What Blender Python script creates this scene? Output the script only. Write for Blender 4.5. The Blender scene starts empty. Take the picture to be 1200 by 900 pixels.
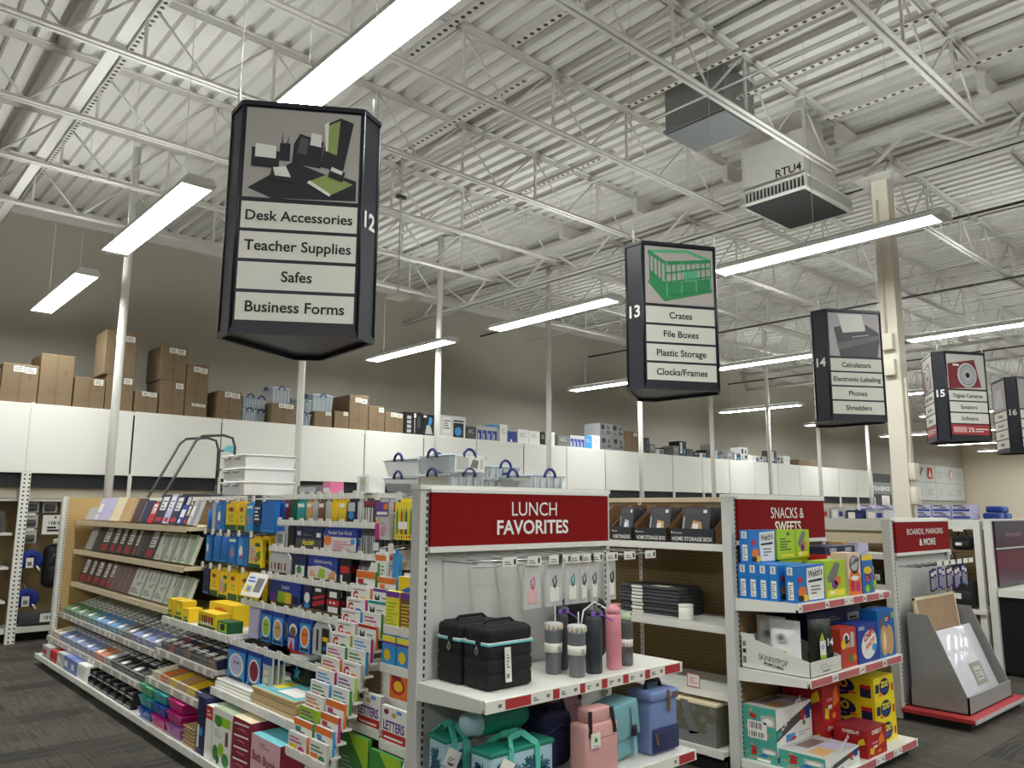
import bpy, bmesh, math, random
from mathutils import Vector, Matrix
SC = bpy.context.scene
COL = SC.collection
random.seed(7)
PI = math.pi

# ------------------------------------------------------------------ camera, world, exposure
cam_d = bpy.data.cameras.new('camera'); cam = bpy.data.objects.new('camera', cam_d); COL.objects.link(cam)
cam_d.sensor_width = 36.0; cam_d.lens = 915.0 / 1200.0 * 36.0; cam_d.clip_start = 0.05; cam_d.clip_end = 200
_r = Vector((0.7433, -0.6689, 0.0051)); _f = Vector((0.6600, 0.7346, 0.1576)).normalized()
_r = (_r - _f * _r.dot(_f)).normalized(); _u = _r.cross(_f)
mw = Matrix.Identity(4)
for i in range(3):
    mw[i][0] = _r[i]; mw[i][1] = _u[i]; mw[i][2] = -_f[i]
mw[2][3] = 1.6
cam.matrix_world = mw
SC.camera = cam
wd = bpy.data.worlds.new('world'); SC.world = wd; wd.use_nodes = True
wd.node_tree.nodes['Background'].inputs[0].default_value = (1, 0.97, 0.92, 1)
wd.node_tree.nodes['Background'].inputs[1].default_value = 0.02
SC.view_settings.view_transform = 'Standard'; SC.view_settings.look = 'None'
SC.view_settings.gamma = 1.0; SC.view_settings.use_curve_mapping = False
SC.view_settings.exposure = 0.0
LAMP = 43.0        # emission of the tube lamps' lens
UPL = 255.0          # emission of the uplight strips added on each lamp to brighten the ceiling

# ------------------------------------------------------------------ materials
MATS = {}
def lin(c):
    c = c / 255.0
    return c / 12.92 if c <= 0.04045 else ((c + 0.055) / 1.055) ** 2.4
def L3(rgb): return (lin(rgb[0]), lin(rgb[1]), lin(rgb[2]), 1.0)
def mat(name, rgb, rough=0.55, metal=0.0, noise=0.07, scale=9.0, emit=0.0, trans=0.0, alpha=1.0, bump=0.0, stretch=None):
    if name in MATS: return MATS[name]
    m = bpy.data.materials.new(name); m.use_nodes = True
    nt = m.node_tree; b = nt.nodes['Principled BSDF']
    b.inputs['Roughness'].default_value = rough; b.inputs['Metallic'].default_value = metal
    c = L3(rgb)
    b.inputs['Base Color'].default_value = c
    if noise > 0:
        tc = nt.nodes.new('ShaderNodeTexCoord'); nz = nt.nodes.new('ShaderNodeTexNoise')
        nz.inputs['Scale'].default_value = scale; nz.inputs['Detail'].default_value = 3
        src = tc.outputs['Object']
        if stretch:
            mp = nt.nodes.new('ShaderNodeMapping'); mp.inputs['Scale'].default_value = stretch
            nt.links.new(src, mp.inputs[0]); src = mp.outputs[0]
        nt.links.new(src, nz.inputs['Vector'])
        mx = nt.nodes.new('ShaderNodeMix'); mx.data_type = 'RGBA'
        mx.inputs[6].default_value = tuple(v * (1 - noise) for v in c[:3]) + (1,)
        mx.inputs[7].default_value = tuple(min(1, v * (1 + noise)) for v in c[:3]) + (1,)
        nt.links.new(nz.outputs['Fac'], mx.inputs[0]); nt.links.new(mx.outputs[2], b.inputs['Base Color'])
        if bump > 0:
            bp = nt.nodes.new('ShaderNodeBump'); bp.inputs['Strength'].default_value = bump; bp.inputs['Distance'].default_value = 0.01
            nt.links.new(nz.outputs['Fac'], bp.inputs['Height']); nt.links.new(bp.outputs[0], b.inputs['Normal'])
    if emit > 0:
        b.inputs['Emission Color'].default_value = (0.925, 0.965, 0.945, 1); b.inputs['Emission Strength'].default_value = emit
    if trans > 0: b.inputs['Transmission Weight'].default_value = trans
    if alpha < 1: b.inputs['Alpha'].default_value = alpha
    MATS[name] = m
    return m
def dotmat(name, rgb, dot, ax, pitch, rad, rough=0.6, square=0.0):
    """plain board with a regular grid of punched holes; ax = the two in-plane object axes"""
    if name in MATS: return MATS[name]
    m = mat(name, rgb, rough, 0, 0.06, 3.0); nt = m.node_tree; b = nt.nodes['Principled BSDF']
    tc = nt.nodes.new('ShaderNodeTexCoord'); sp = nt.nodes.new('ShaderNodeSeparateXYZ'); nt.links.new(tc.outputs['Object'], sp.inputs[0])
    sq = []
    for k, a in enumerate(ax):
        d = nt.nodes.new('ShaderNodeMath'); d.operation = 'DIVIDE'; d.inputs[1].default_value = pitch[k]; nt.links.new(sp.outputs[a], d.inputs[0])
        f = nt.nodes.new('ShaderNodeMath'); f.operation = 'FRACT'; nt.links.new(d.outputs[0], f.inputs[0])
        s = nt.nodes.new('ShaderNodeMath'); s.operation = 'SUBTRACT'; s.inputs[1].default_value = 0.5; nt.links.new(f.outputs[0], s.inputs[0])
        p = nt.nodes.new('ShaderNodeMath'); p.operation = 'MULTIPLY'; p.inputs[1].default_value = pitch[k]; nt.links.new(s.outputs[0], p.inputs[0])
        q = nt.nodes.new('ShaderNodeMath'); q.operation = 'POWER'; q.inputs[1].default_value = 2; nt.links.new(p.outputs[0], q.inputs[0])
        sq.append(q)
    ad = nt.nodes.new('ShaderNodeMath'); ad.operation = 'ADD'; nt.links.new(sq[0].outputs[0], ad.inputs[0]); nt.links.new(sq[1].outputs[0], ad.inputs[1])
    lt = nt.nodes.new('ShaderNodeMath'); lt.operation = 'LESS_THAN'; lt.inputs[1].default_value = rad * rad; nt.links.new(ad.outputs[0], lt.inputs[0])
    mx = nt.nodes.new('ShaderNodeMix'); mx.data_type = 'RGBA'; mx.inputs[7].default_value = L3(dot)
    nt.links.new(lt.outputs[0], mx.inputs[0])
    old = b.inputs['Base Color'].links[0].from_socket
    nt.links.new(old, mx.inputs[6]); nt.links.new(mx.outputs[2], b.inputs['Base Color'])
    return m

WHITE = mat('white_paint', (228, 226, 219), 0.45)
CEILP = mat('ceiling_paint', (214, 211, 205), 0.75, 0, 0.05, 2.0)
WALLP = mat('wall_paint', (176, 171, 158), 0.85, 0, 0.04, 0.8)
WALLC = mat('cream_wall_paint', (226, 214, 192), 0.85, 0, 0.04, 0.8)
PANELW = mat('white_laminate', (236, 234, 226), 0.38, 0, 0.03, 1.5)
SHELFW = mat('white_shelf_enamel', (232, 230, 222), 0.35, 0, 0.03, 4)
GREYM = mat('light_grey_metal', (206, 205, 200), 0.4, 0, 0.04, 3)
STEEL = mat('steel', (170, 170, 168), 0.3, 0.9, 0.05)
DKSTEEL = mat('dark_steel', (70, 70, 72), 0.4, 0.6, 0.05)
WIRE = mat('wire', (200, 200, 198), 0.4, 0.4, 0.0)
BLACK = mat('black_plastic', (20, 20, 22), 0.45, 0, 0.1)
CHAR = mat('charcoal', (46, 47, 50), 0.55)
NAVYF = mat('navy_sign_frame', (30, 33, 43), 0.35)
INK = mat('ink', (26, 27, 30), 0.6, 0, 0)
PAPER = mat('paper', (233, 230, 220), 0.6, 0, 0.03)
WHT = mat('print_white', (240, 238, 232), 0.5, 0, 0.02)
TAN = mat('tan_board', (196, 164, 108), 0.6, 0, 0.06, 2)
SHTAN = mat('cream_shelf', (226, 208, 172), 0.5, 0, 0.05, 3)
SIGNRED = mat('sign_red', (132, 20, 20), 0.8, 0, 0.03); SIGNRED.node_tree.nodes['Principled BSDF'].inputs['Specular IOR Level'].default_value = 0.15
TAGRED = mat('tag_red', (178, 52, 56), 0.5, 0, 0.03)
CARD = mat('cardboard', (122, 102, 76), 0.8, 0, 0.07, 5)
CARDD = mat('cardboard_tape', (108, 88, 64), 0.6, 0, 0.06, 5)
PEGX = dotmat('brown_pegboard', (128, 106, 68), (52, 42, 26), (1, 2), (0.0254, 0.0254), 0.0045)
PEGY = dotmat('tan_pegboard', (150, 128, 88), (80, 66, 42), (0, 2), (0.0254, 0.0254), 0.0045)
SLOT = mat('slot_black', (30, 30, 30), 0.8, 0, 0)
def C_(name, rgb, rough=0.5, noise=0.05, **k): return mat('c_' + name, rgb, rough, 0.0, noise, **k)
for _n, _c in dict(blue=(28, 110, 190), sky=(60, 150, 215), navy=(28, 34, 74), royal=(30, 60, 150), yellow=(238, 200, 30), lemon=(245, 225, 60),
                   green=(60, 140, 60), lime=(160, 200, 40), dkgreen=(24, 84, 44), red=(196, 36, 40), maroon=(140, 32, 56), orange=(232, 120, 40), pink=(226, 120, 160),
                   magenta=(190, 40, 130), purple=(112, 60, 150), lilac=(196, 190, 222), teal=(40, 150, 150), cream=(236, 220, 184), tan=(206, 160, 104), brown=(120, 84, 56),
                   mauve=(132, 104, 102), gray=(120, 120, 120), dgray=(74, 73, 72), lgray=(190, 190, 188), sage=(168, 184, 152), black=(24, 24, 26), silver=(186, 188, 190),
                   kraft=(200, 172, 126), aqua=(120, 200, 210), peri=(120, 140, 200)).items(): C_(_n, _c)
def c(n): return MATS['c_' + n]

# ------------------------------------------------------------------ mesh builder
_tc = {}
def text_geo(s, bold):
    k = (s, bold)
    if k not in _tc:
        cu = bpy.data.curves.new('t', 'FONT'); cu.body = s; cu.size = 1.0; cu.offset = bold; cu.resolution_u = 3
        ob = bpy.data.objects.new('t', cu); COL.objects.link(ob)
        dg = bpy.context.evaluated_depsgraph_get(); me = bpy.data.meshes.new_from_object(ob.evaluated_get(dg))
        vs = [(v.co.x, v.co.y) for v in me.vertices]; fs = [tuple(p.vertices) for p in me.polygons]
        bpy.data.objects.remove(ob); bpy.data.curves.remove(cu); bpy.data.meshes.remove(me)
        x0 = min(v[0] for v in vs); x1 = max(v[0] for v in vs); y0 = min(v[1] for v in vs); y1 = max(v[1] for v in vs)
        _tc[k] = ([((x - x0) / (x1 - x0), (y - y0) / (y1 - y0)) for x, y in vs], fs, (x1 - x0) / (y1 - y0))
    return _tc[k]

class Face:
    """a flat face to print on: o lower left corner, U to the right, V up, seen from outside"""
    def __init__(s, mb, o, U, V, w, h):
        s.mb = mb; s.o = Vector(o); s.U = Vector(U).normalized(); s.V = Vector(V).normalized(); s.N = s.U.cross(s.V); s.w = w; s.h = h; s.e = 0.0006
    def P(s, x, y, l): return s.o + s.U * x + s.V * y + s.N * (s.e * l)
    def poly(s, pts, m, l=1): s.mb.add([s.P(x, y, l) for x, y in pts], [tuple(range(len(pts)))], m)
    def rect(s, x0, y0, x1, y1, m, l=1): s.poly([(x0, y0), (x1, y0), (x1, y1), (x0, y1)], m, l)
    def fr(s, x0, y0, x1, y1, m, l=1): s.rect(x0 * s.w, y0 * s.h, x1 * s.w, y1 * s.h, m, l)
    def fp(s, pts, m, l=1): s.poly([(x * s.w, y * s.h) for x, y in pts], m, l)
    def ell(s, cx, cy, rx, ry, m, l=1, n=14, rot=0.0):
        ca, sa = math.cos(rot), math.sin(rot); p = []
        for i in range(n):
            a = 2 * PI * i / n; ex, ey = rx * math.cos(a), ry * math.sin(a)
            p.append((cx + ex * ca - ey * sa, cy + ex * sa + ey * ca))
        s.poly(p, m, l)
    def fe(s, cx, cy, rx, ry, m, l=1, rot=0.0): s.ell(cx * s.w, cy * s.h, rx * s.w, ry * s.h, m, l, 14, rot)
    def text(s, t, x0, y0, x1, y1, m, l=2, bold=0.0, fit=False, slant=0.0):
        vs, fs, asp = text_geo(t, bold); w = x1 - x0; h = y1 - y0
        if not fit:
            if w / h > asp: nw = h * asp; x0 += (w - nw) / 2; w = nw
            else: nh = w / asp; y0 += (h - nh) / 2; h = nh
        s.mb.add([s.P(x0 + a * w, y0 + b * h + slant * a * w, l) for a, b in vs], fs, m)
    def ft(s, t, x0, y0, x1, y1, m, l=2, bold=0.0, fit=False, slant=0.0): s.text(t, x0 * s.w, y0 * s.h, x1 * s.w, y1 * s.h, m, l, bold, fit, slant)
    def lines(s, x0, y0, x1, y1, n, m, l=2, fill=0.45):
        st = (y1 - y0) / n
        for i in range(n):
            k = 0.75 + 0.25 * math.sin(i * 2.3 + x0 * 9)
            s.fr(x0, y0 + st * i, x0 + (x1 - x0) * k, y0 + st * (i + fill), m, l)
    def bars(s, x0, y0, x1, y1, n, m, l=2):
        st = (x1 - x0) / n
        for i in range(n): s.fr(x0 + st * i, y0, x0 + st * (i + 0.3 + 0.35 * ((i * 7) % 3) / 2), y1, m, l)

class MB:
    def __init__(s): s.v = []; s.f = []; s.m = []; s.mats = []; s.sm = []; s.xf = None
    def mi(s, m):
        if m not in s.mats: s.mats.append(m)
        return s.mats.index(m)
    def add(s, vs, fs, m, smooth=False):
        b = len(s.v); k = s.mi(m)
        for p in vs:
            p = Vector(p); s.v.append(s.xf @ p if s.xf else p)
        for f in fs: s.f.append(tuple(b + i for i in f)); s.m.append(k); s.sm.append(smooth)
        return s
    def box(s, x0, y0, z0, x1, y1, z1, m, sides=None):
        vs = [(x0, y0, z0), (x1, y0, z0), (x1, y1, z0), (x0, y1, z0), (x0, y0, z1), (x1, y0, z1), (x1, y1, z1), (x0, y1, z1)]
        fs = dict(b=(3, 2, 1, 0), t=(4, 5, 6, 7), f=(0, 1, 5, 4), r=(1, 2, 6, 5), k=(2, 3, 7, 6), l=(3, 0, 4, 7))
        for n, f in fs.items(): s.add([vs[i] for i in f], [(0, 1, 2, 3)], (sides or {}).get(n, m))
        return s
    def rbox(s, x0, y0, z0, x1, y1, z1, m, r=0.01, seg=2, smooth=True):
        bm = bmesh.new(); bmesh.ops.create_cube(bm, size=1.0)
        for v in bm.verts: v.co = Vector(((x0 + x1) / 2 + v.co.x * (x1 - x0), (y0 + y1) / 2 + v.co.y * (y1 - y0), (z0 + z1) / 2 + v.co.z * (z1 - z0)))
        r = min(r, 0.49 * min(x1 - x0, y1 - y0, z1 - z0))
        bmesh.ops.bevel(bm, geom=bm.edges[:], offset=r, segments=seg, profile=0.5, affect='EDGES')
        s.addbm(bm, m, smooth); return s
    def addbm(s, bm, m, smooth=False):
        bm.verts.index_update(); s.add([v.co.copy() for v in bm.verts], [tuple(v.index for v in f.verts) for f in bm.faces], m, smooth); bm.free()
    def prism(s, poly, a, b, m, caps=True, capm=None):
        """closed outline (3D points) swept from offset a to offset b"""
        n = len(poly); a = Vector(a); b = Vector(b); P = [Vector(p) for p in poly]
        vs = [p + a for p in P] + [p + b for p in P]
        nrm = (P[1] - P[0]).cross(P[2] - P[1])
        fl = nrm.dot(b - a) < 0
        fs = [(i, (i + 1) % n, n + (i + 1) % n, n + i) for i in range(n)]
        if fl: fs = [tuple(reversed(f)) for f in fs]
        s.add(vs, fs, m)
        if caps:
            k = [tuple(reversed(range(n))), tuple(range(n, 2 * n))]
            if fl: k = [tuple(reversed(f)) for f in k]
            s.add(vs, k, capm or m)
        return s
    def tube(s, pts, r, m, n=6, closed=False, smooth=True):
        P = [Vector(p) for p in pts]; vs = []; fs = []; k = len(P); nrm = None
        for i, p in enumerate(P):
            if closed: t = P[(i + 1) % k] - P[i - 1]
            else: t = (P[min(i + 1, k - 1)] - P[max(i - 1, 0)])
            t.normalize()
            if nrm is None:
                nrm = t.orthogonal().normalized()
            else:
                nrm = (nrm - t * nrm.dot(t))
                nrm = nrm.normalized() if nrm.length > 1e-6 else t.orthogonal().normalized()
            bn = t.cross(nrm); rr = r[i] if isinstance(r, (list, tuple)) else r
            for j in range(n):
                a = 2 * PI * j / n; vs.append(p + nrm * (rr * math.cos(a)) + bn * (rr * math.sin(a)))
        for i in range(k if closed else k - 1):
            i2 = (i + 1) % k
            for j in range(n): fs.append((i * n + j, i * n + (j + 1) % n, i2 * n + (j + 1) % n, i2 * n + j))
        if not closed: fs += [tuple(reversed(range(n))), tuple((k - 1) * n + j for j in range(n))]
        s.add(vs, fs, m, smooth and n > 4); return s
    def lathe(s, prof, cx, cy, m, n=20, z0=0.0):
        vs = []; fs = []; k = len(prof)
        for r, z in prof:
            for j in range(n):
                a = 2 * PI * j / n; vs.append((cx + r * math.cos(a), cy + r * math.sin(a), z0 + z))
        for i in range(k - 1):
            for j in range(n): fs.append((i * n + j, i * n + (j + 1) % n, (i + 1) * n + (j + 1) % n, (i + 1) * n + j))
        fs += [tuple(reversed(range(n))), tuple((k - 1) * n + j for j in range(n))]
        s.add(vs, fs, m, True); return s
    def bar(s, a, b, w, h, m, up=(0, 0, 1)):
        a = Vector(a); b = Vector(b); t = (b - a).normalized(); sd = t.cross(Vector(up))
        sd = sd.normalized() if sd.length > 1e-5 else t.orthogonal().normalized()
        uu = sd.cross(t)
        q = [sd * (-w / 2) + uu * (-h / 2), sd * (w / 2) + uu * (-h / 2), sd * (w / 2) + uu * (h / 2), sd * (-w / 2) + uu * (h / 2)]
        s.add([a + d for d in q] + [b + d for d in q], [(3, 2, 1, 0), (4, 5, 6, 7), (0, 1, 5, 4), (1, 2, 6, 5), (2, 3, 7, 6), (3, 0, 4, 7)], m); return s
    def face(s, o, U, V, w, h): return Face(s, o, U, V, w, h)
    def mesh(s, name, shift=None):
        me = bpy.data.meshes.new(name)
        vs = [tuple(v - shift) for v in s.v] if shift else [tuple(v) for v in s.v]
        me.from_pydata(vs, [], s.f)
        for m in s.mats: me.materials.append(m)
        me.polygons.foreach_set('material_index', s.m); me.polygons.foreach_set('use_smooth', s.sm); me.update()
        return me
    def build(s, name, parent=None, local=False):
        sh = None
        if parent is not None and not local: sh = wloc(parent)
        return link(name, s.mesh(name, sh), parent)
def wloc(o):
    p = Vector(o.location)
    while o.parent is not None: o = o.parent; p += Vector(o.location)
    return p
def link(name, me, parent=None, loc=None, rz=0.0):
    o = bpy.data.objects.new(name, me); COL.objects.link(o)
    if parent is not None: o.parent = parent
    if loc is not None: o.location = loc
    if rz: o.rotation_euler = (0, 0, rz)
    return o
def tag(o, label, cat, group=None):
    o['label'] = label; o['category'] = cat
    if group: o['group'] = group
    return o
def thing(name, label, cat, loc=(0, 0, 0), rz=0.0, group=None):
    o = bpy.data.objects.new(name, None); COL.objects.link(o); o.location = loc; o.rotation_euler = (0, 0, rz); o.empty_display_size = 0.1
    return tag(o, label, cat, group)
def struct(o): o['kind'] = 'structure'; return o
def sroot(name, loc=(0, 0, 0)):
    o = bpy.data.objects.new(name, None); COL.objects.link(o); o.location = loc; o['kind'] = 'structure'; return o
def dup(root, loc, rz, label, group=None):
    r = root.copy(); COL.objects.link(r); r.location = loc; r.rotation_euler = (0, 0, rz); r['label'] = label
    if group: r['group'] = group
    for ch in list(root.children):
        k = ch.copy(); COL.objects.link(k); k.parent = r
        for g in list(ch.children):
            d = g.copy(); COL.objects.link(d); d.parent = k
    return r
ORD = ['first', 'second', 'third', 'fourth', 'fifth', 'sixth', 'seventh', 'eighth', 'ninth', 'tenth', 'eleventh', 'twelfth', 'thirteenth', 'fourteenth', 'fifteenth', 'sixteenth',
       'seventeenth', 'eighteenth', 'nineteenth', 'twentieth', 'twenty-first', 'twenty-second', 'twenty-third', 'twenty-fourth', 'twenty-fifth', 'twenty-sixth']
RX = -PI / 2     # turns a thing whose front looks to -Y so that it looks to -X
# ------------------------------------------------------------------ room shell
X0, X1, Y0, Y1, ZC = -8.0, 39.6, -9.0, 12.95, 6.06
def carpet():
    m = bpy.data.materials.new('carpet_planks'); m.use_nodes = True; nt = m.node_tree; b = nt.nodes['Principled BSDF']; b.inputs['Roughness'].default_value = 0.95
    tc = nt.nodes.new('ShaderNodeTexCoord')
    def brick(w, h, c1, c2, off):
        n = nt.nodes.new('ShaderNodeTexBrick'); n.inputs['Scale'].default_value = 1.0; n.inputs['Brick Width'].default_value = w; n.inputs['Row Height'].default_value = h
        n.inputs['Mortar Size'].default_value = 0.0; n.inputs['Color1'].default_value = c1; n.inputs['Color2'].default_value = c2; n.offset = off
        nt.links.new(tc.outputs['Object'], n.inputs['Vector']); return n
    b1 = brick(0.5, 0.25, (0, 0, 0, 1), (1, 1, 1, 1), 0.37)
    st = []
    for sc in ((2.5, 60, 1), (60, 2.5, 1)):
        mp = nt.nodes.new('ShaderNodeMapping'); mp.inputs['Scale'].default_value = sc; nt.links.new(tc.outputs['Object'], mp.inputs[0])
        nz = nt.nodes.new('ShaderNodeTexNoise'); nz.inputs['Scale'].default_value = 1.0; nz.inputs['Detail'].default_value = 2; nt.links.new(mp.outputs[0], nz.inputs['Vector']); st.append(nz)
    mx = nt.nodes.new('ShaderNodeMix'); mx.data_type = 'RGBA'
    nt.links.new(b1.outputs['Color'], mx.inputs[0]); nt.links.new(st[0].outputs['Fac'], mx.inputs[6]); nt.links.new(st[1].outputs['Fac'], mx.inputs[7])
    b2 = brick(0.5, 0.25, (0.36, 0.36, 0.36, 1), (0.60, 0.60, 0.60, 1), 0.21)
    ad = nt.nodes.new('ShaderNodeMix'); ad.data_type = 'RGBA'; ad.inputs[0].default_value = 0.5
    nt.links.new(mx.outputs[2], ad.inputs[6]); nt.links.new(b2.outputs['Color'], ad.inputs[7])
    cr = nt.nodes.new('ShaderNodeValToRGB'); e = cr.color_ramp.elements
    e[0].position = 0.40; e[0].color = L3((35, 32, 27)); e[1].position = 0.56; e[1].color = L3((80, 75, 65))
    nt.links.new(ad.outputs[2], cr.inputs[0]); nt.links.new(cr.outputs[0], b.inputs['Base Color'])
    return m
fl = MB(); fl.box(X0, Y0, -0.05, X1, Y1, 0.0, carpet()); struct(fl.build('floor'))
def wall(name, x0, y0, x1, y1, m): w = MB(); w.box(x0, y0, 0, x1, y1, ZC + 0.1, m); return struct(w.build(name))
wall('wall_back', X0, Y1, X1, Y1 + 0.15, WALLP)
wall('wall_right', X1, Y0, X1 + 0.15, Y1, WALLC)
wall('wall_left', X0 - 0.15, Y0, X0, Y1, WALLP)
wall('wall_front', X0, Y0 - 0.15, X1, Y0, WALLP)
# ribbed steel roof deck, flutes running towards the back wall
dk = MB(); per = 0.19; n = int((X1 - X0) / per); pv = []
for i in range(n + 1):
    x = X0 + i * per
    pv += [(x, ZC + 0.06), (x + 0.06, ZC + 0.06), (x + 0.075, ZC), (x + 0.175, ZC)]
vs = [(x, Y0, z) for x, z in pv] + [(x, Y1, z) for x, z in pv]; k = len(pv)
dk.add(vs, [(i, i + k, i + 1 + k, i + 1) for i in range(k - 1)], CEILP)
dk.box(X0, Y0, ZC + 0.10, X1, Y1, ZC + 0.14, CEILP)
struct(dk.build('ceiling'))
# open web joists along X
GIRD = [-4.1, 8.68, 21.5, 34.3]
spans = [(X0, -4.35), (-3.85, 8.43), (8.93, 21.25), (21.75, 34.05), (34.55, X1)]
bar_me = {}
def joist(y, xa, xb):
    o = sroot('ceiling_joist', (xa, y, 0)); ln = xb - xa
    t = MB()
    for s in (-1, 1):
        t.box(0, s * 0.012 if s > 0 else -0.055, ZC - 0.012, ln, 0.055 if s > 0 else -0.012, ZC - 0.004, CEILP)
        t.box(0, s * 0.012 if s > 0 else -0.018, ZC - 0.055, ln, 0.018 if s > 0 else -0.012, ZC - 0.012, CEILP)
    t.build('top_chord', o, True)
    t = MB()
    for s in (-1, 1):
        t.box(0.35, 0.012 if s > 0 else -0.05, 5.40, ln - 0.12, 0.05 if s > 0 else -0.012, 5.407, CEILP)
        t.box(0.35, 0.012 if s > 0 else -0.018, 5.407, ln - 0.12, 0.018 if s > 0 else -0.012, 5.445, CEILP)
    t.build('bottom_chord', o, True)
    n = max(3, int(round((ln - 0.6) / 1.22))); st = (ln - 0.6) / n; key = round(st, 4)
    if key not in bar_me:
        q = MB(); q.tube([(0, 0, 5.42), (st / 2, 0, ZC - 0.03)], 0.0125, CEILP, 6); a = q.mesh('web_bar')
        q = MB(); q.tube([(st / 2, 0, ZC - 0.03), (st, 0, 5.42)], 0.0125, CEILP, 6); b = q.mesh('web_bar')
        q = MB(); q.box(st / 2 - 0.012 + 0.03, -0.012, 5.43, st / 2 + 0.012 + 0.03, 0.012, ZC - 0.03, CEILP); bar_me[key] = (a, b, q.mesh('web_post'))
    a, b, p = bar_me[key]
    for i in range(n):
        x = 0.35 + i * st + 0.0
        link('web_bar', a, o, (x, 0, 0)); link('web_bar', b, o, (x, 0, 0))
        link('web_post', p, o, (x, 0, 0))
JY = [-8.2, -6.7, -5.2, -3.75, -2.2, -0.71, 0.79, 2.29, 3.78, 5.28, 6.77, 8.25, 9.74, 11.24]
for y in JY:
    for a, b in spans: joist(y, a, b)
lg = MB(); lg.box(X0, Y1 - 0.06, 5.82, X1, Y1, ZC, CEILP); struct(lg.build('trim_1'))
# joist girders along Y and the column carrying one
for gx in GIRD:
    g = sroot('roof_girder', (gx, 0, 0))
    t = MB()
    for zc in (5.80, 5.25):
        for s in (-1, 1): t.box(s * 0.05 - 0.04, Y0, zc, s * 0.05 + 0.04, Y1, zc + 0.012, CEILP); t.box(s * 0.016 - 0.006, Y0, zc - 0.07 if zc > 5.3 else zc, s * 0.016 + 0.006, Y1, zc if zc > 5.3 else zc + 0.07, CEILP)
    t.build('chord', g, True)
    w = MB(); w.bar((0, 0, 5.29), (0, 0.71, 5.78), 0.03, 0.03, CEILP); wa = w.mesh('web_bar')
    w = MB(); w.bar((0, 1.42, 5.29), (0, 0.71, 5.78), 0.03, 0.03, CEILP); wb = w.mesh('web_bar')
    for i in range(15): link('web_bar', wa, g, (0, Y0 + i * 1.42, 0)); link('web_bar', wb, g, (0, Y0 + i * 1.42, 0))
    st_ = MB()
    for y in JY: st_.box(-0.25, y - 0.04, 5.815, 0.25, y + 0.04, 6.01, CEILP)
    st_.build('joist_seat', g, True)
cl = sroot('column', (8.61, 3.40, 0)); q = MB(); COLM = mat('column_paint', (222, 214, 198), 0.6, 0, 0.04, 2)
q.box(-0.085, -0.085, 0, 0.085, 0.085, 5.25, COLM); q.box(-0.22, -0.22, 5.23, 0.22, 0.22, 5.26, CEILP); q.build('shaft', cl, True)
q = MB(); q.tube([(-0.098, 0.03, 5.0), (-0.098, 0.03, 3.45)], 0.012, COLM); q.tube([(-0.02, -0.098, 3.0), (-0.02, -0.098, 2.35), (-0.05, -0.098, 2.2), (-0.05, -0.098, 1.2)], 0.012, COLM); q.build('conduit', cl, True)
for z in (3.4, 3.12):
    q = MB(); q.rbox(-0.15, -0.05, z - 0.1, -0.085, 0.07, z + 0.08, COLM, 0.008); q.build('junction_box', cl, True)
for z in (2.0, 1.75):
    q = MB(); q.rbox(-0.08, -0.15, z - 0.09, 0.05, -0.085, z + 0.09, COLM, 0.008); q.build('junction_box', cl, True)
# bridging and slotted hanger rails along Y
for i, (x, z, w, ya, yb) in enumerate([(1.58, 5.46, 0.11, Y0, Y1), (5.0, 5.42, 0.03, 2.3, Y1), (5.88, 5.42, 0.03, 2.3, Y1), (-1.5, 5.42, 0.04, Y0, Y1), (12.1, 5.42, 0.03, Y0, Y1), (16.6, 5.42, 0.03, Y0, Y1), (25, 5.42, 0.03, Y0, Y1),
                                     (3.46, 5.94, 0.05, Y0, Y1), (5.46, 5.94, 0.05, Y0, Y1), (7.45, 5.94, 0.05, Y0, Y1), (0.2, 5.94, 0.05, Y0, Y1), (12.9, 5.94, 0.05, Y0, Y1), (17.9, 5.94, 0.05, Y0, Y1)]):
    q = MB(); q.box(x - w / 2, ya, z, x + w / 2, yb, z + 0.008, CEILP); q.box(x + w / 2 - 0.008, ya, z, x + w / 2, yb, z + w * 0.6, CEILP); struct(q.build('trim_%d' % (i + 2)))
SLOTM = dotmat('slotted_rail', (206, 202, 196), (40, 38, 36), (0, 1), (0.5, 0.085), 0.021)
for i, (x, z, ya, yb) in enumerate([(1.87, 5.9, 4.2, Y1 - 0.1), (3.8, 5.8, 4.1, 5.7), (4.3, 5.7, 3.35, 4.8), (4.83, 5.75, 5.2, 7.6), (6.04, 5.8, 2.1, 4.9), (6.67, 5.75, 2.1, 4.4), (6.6, 5.7, 5.6, 8.4), (7.66, 5.7, 0.5, 3.55)]):
    q = MB(); q.box(x - 0.03, ya, z, x + 0.03, yb, z + 0.04, SLOTM)
    # keep the row of slots in the middle of the strip
    me = q.mesh('slotted_rail', Vector((x - 0.25, 0, 0))); o = link('slotted_rail', me, None, (x - 0.25, 0, 0)); struct(o)
# dark sprinkler pipe far back
for i, (x, z) in enumerate([(14.2, 5.34), (10.7, 5.34), (20.4, 5.34)]):
    q = MB(); q.tube([(x, Y0, z), (x, Y1, z)], 0.02, mat('pipe_dark', (70, 66, 62), 0.6), 8); struct(q.build('ceiling_pipe'))

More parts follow.
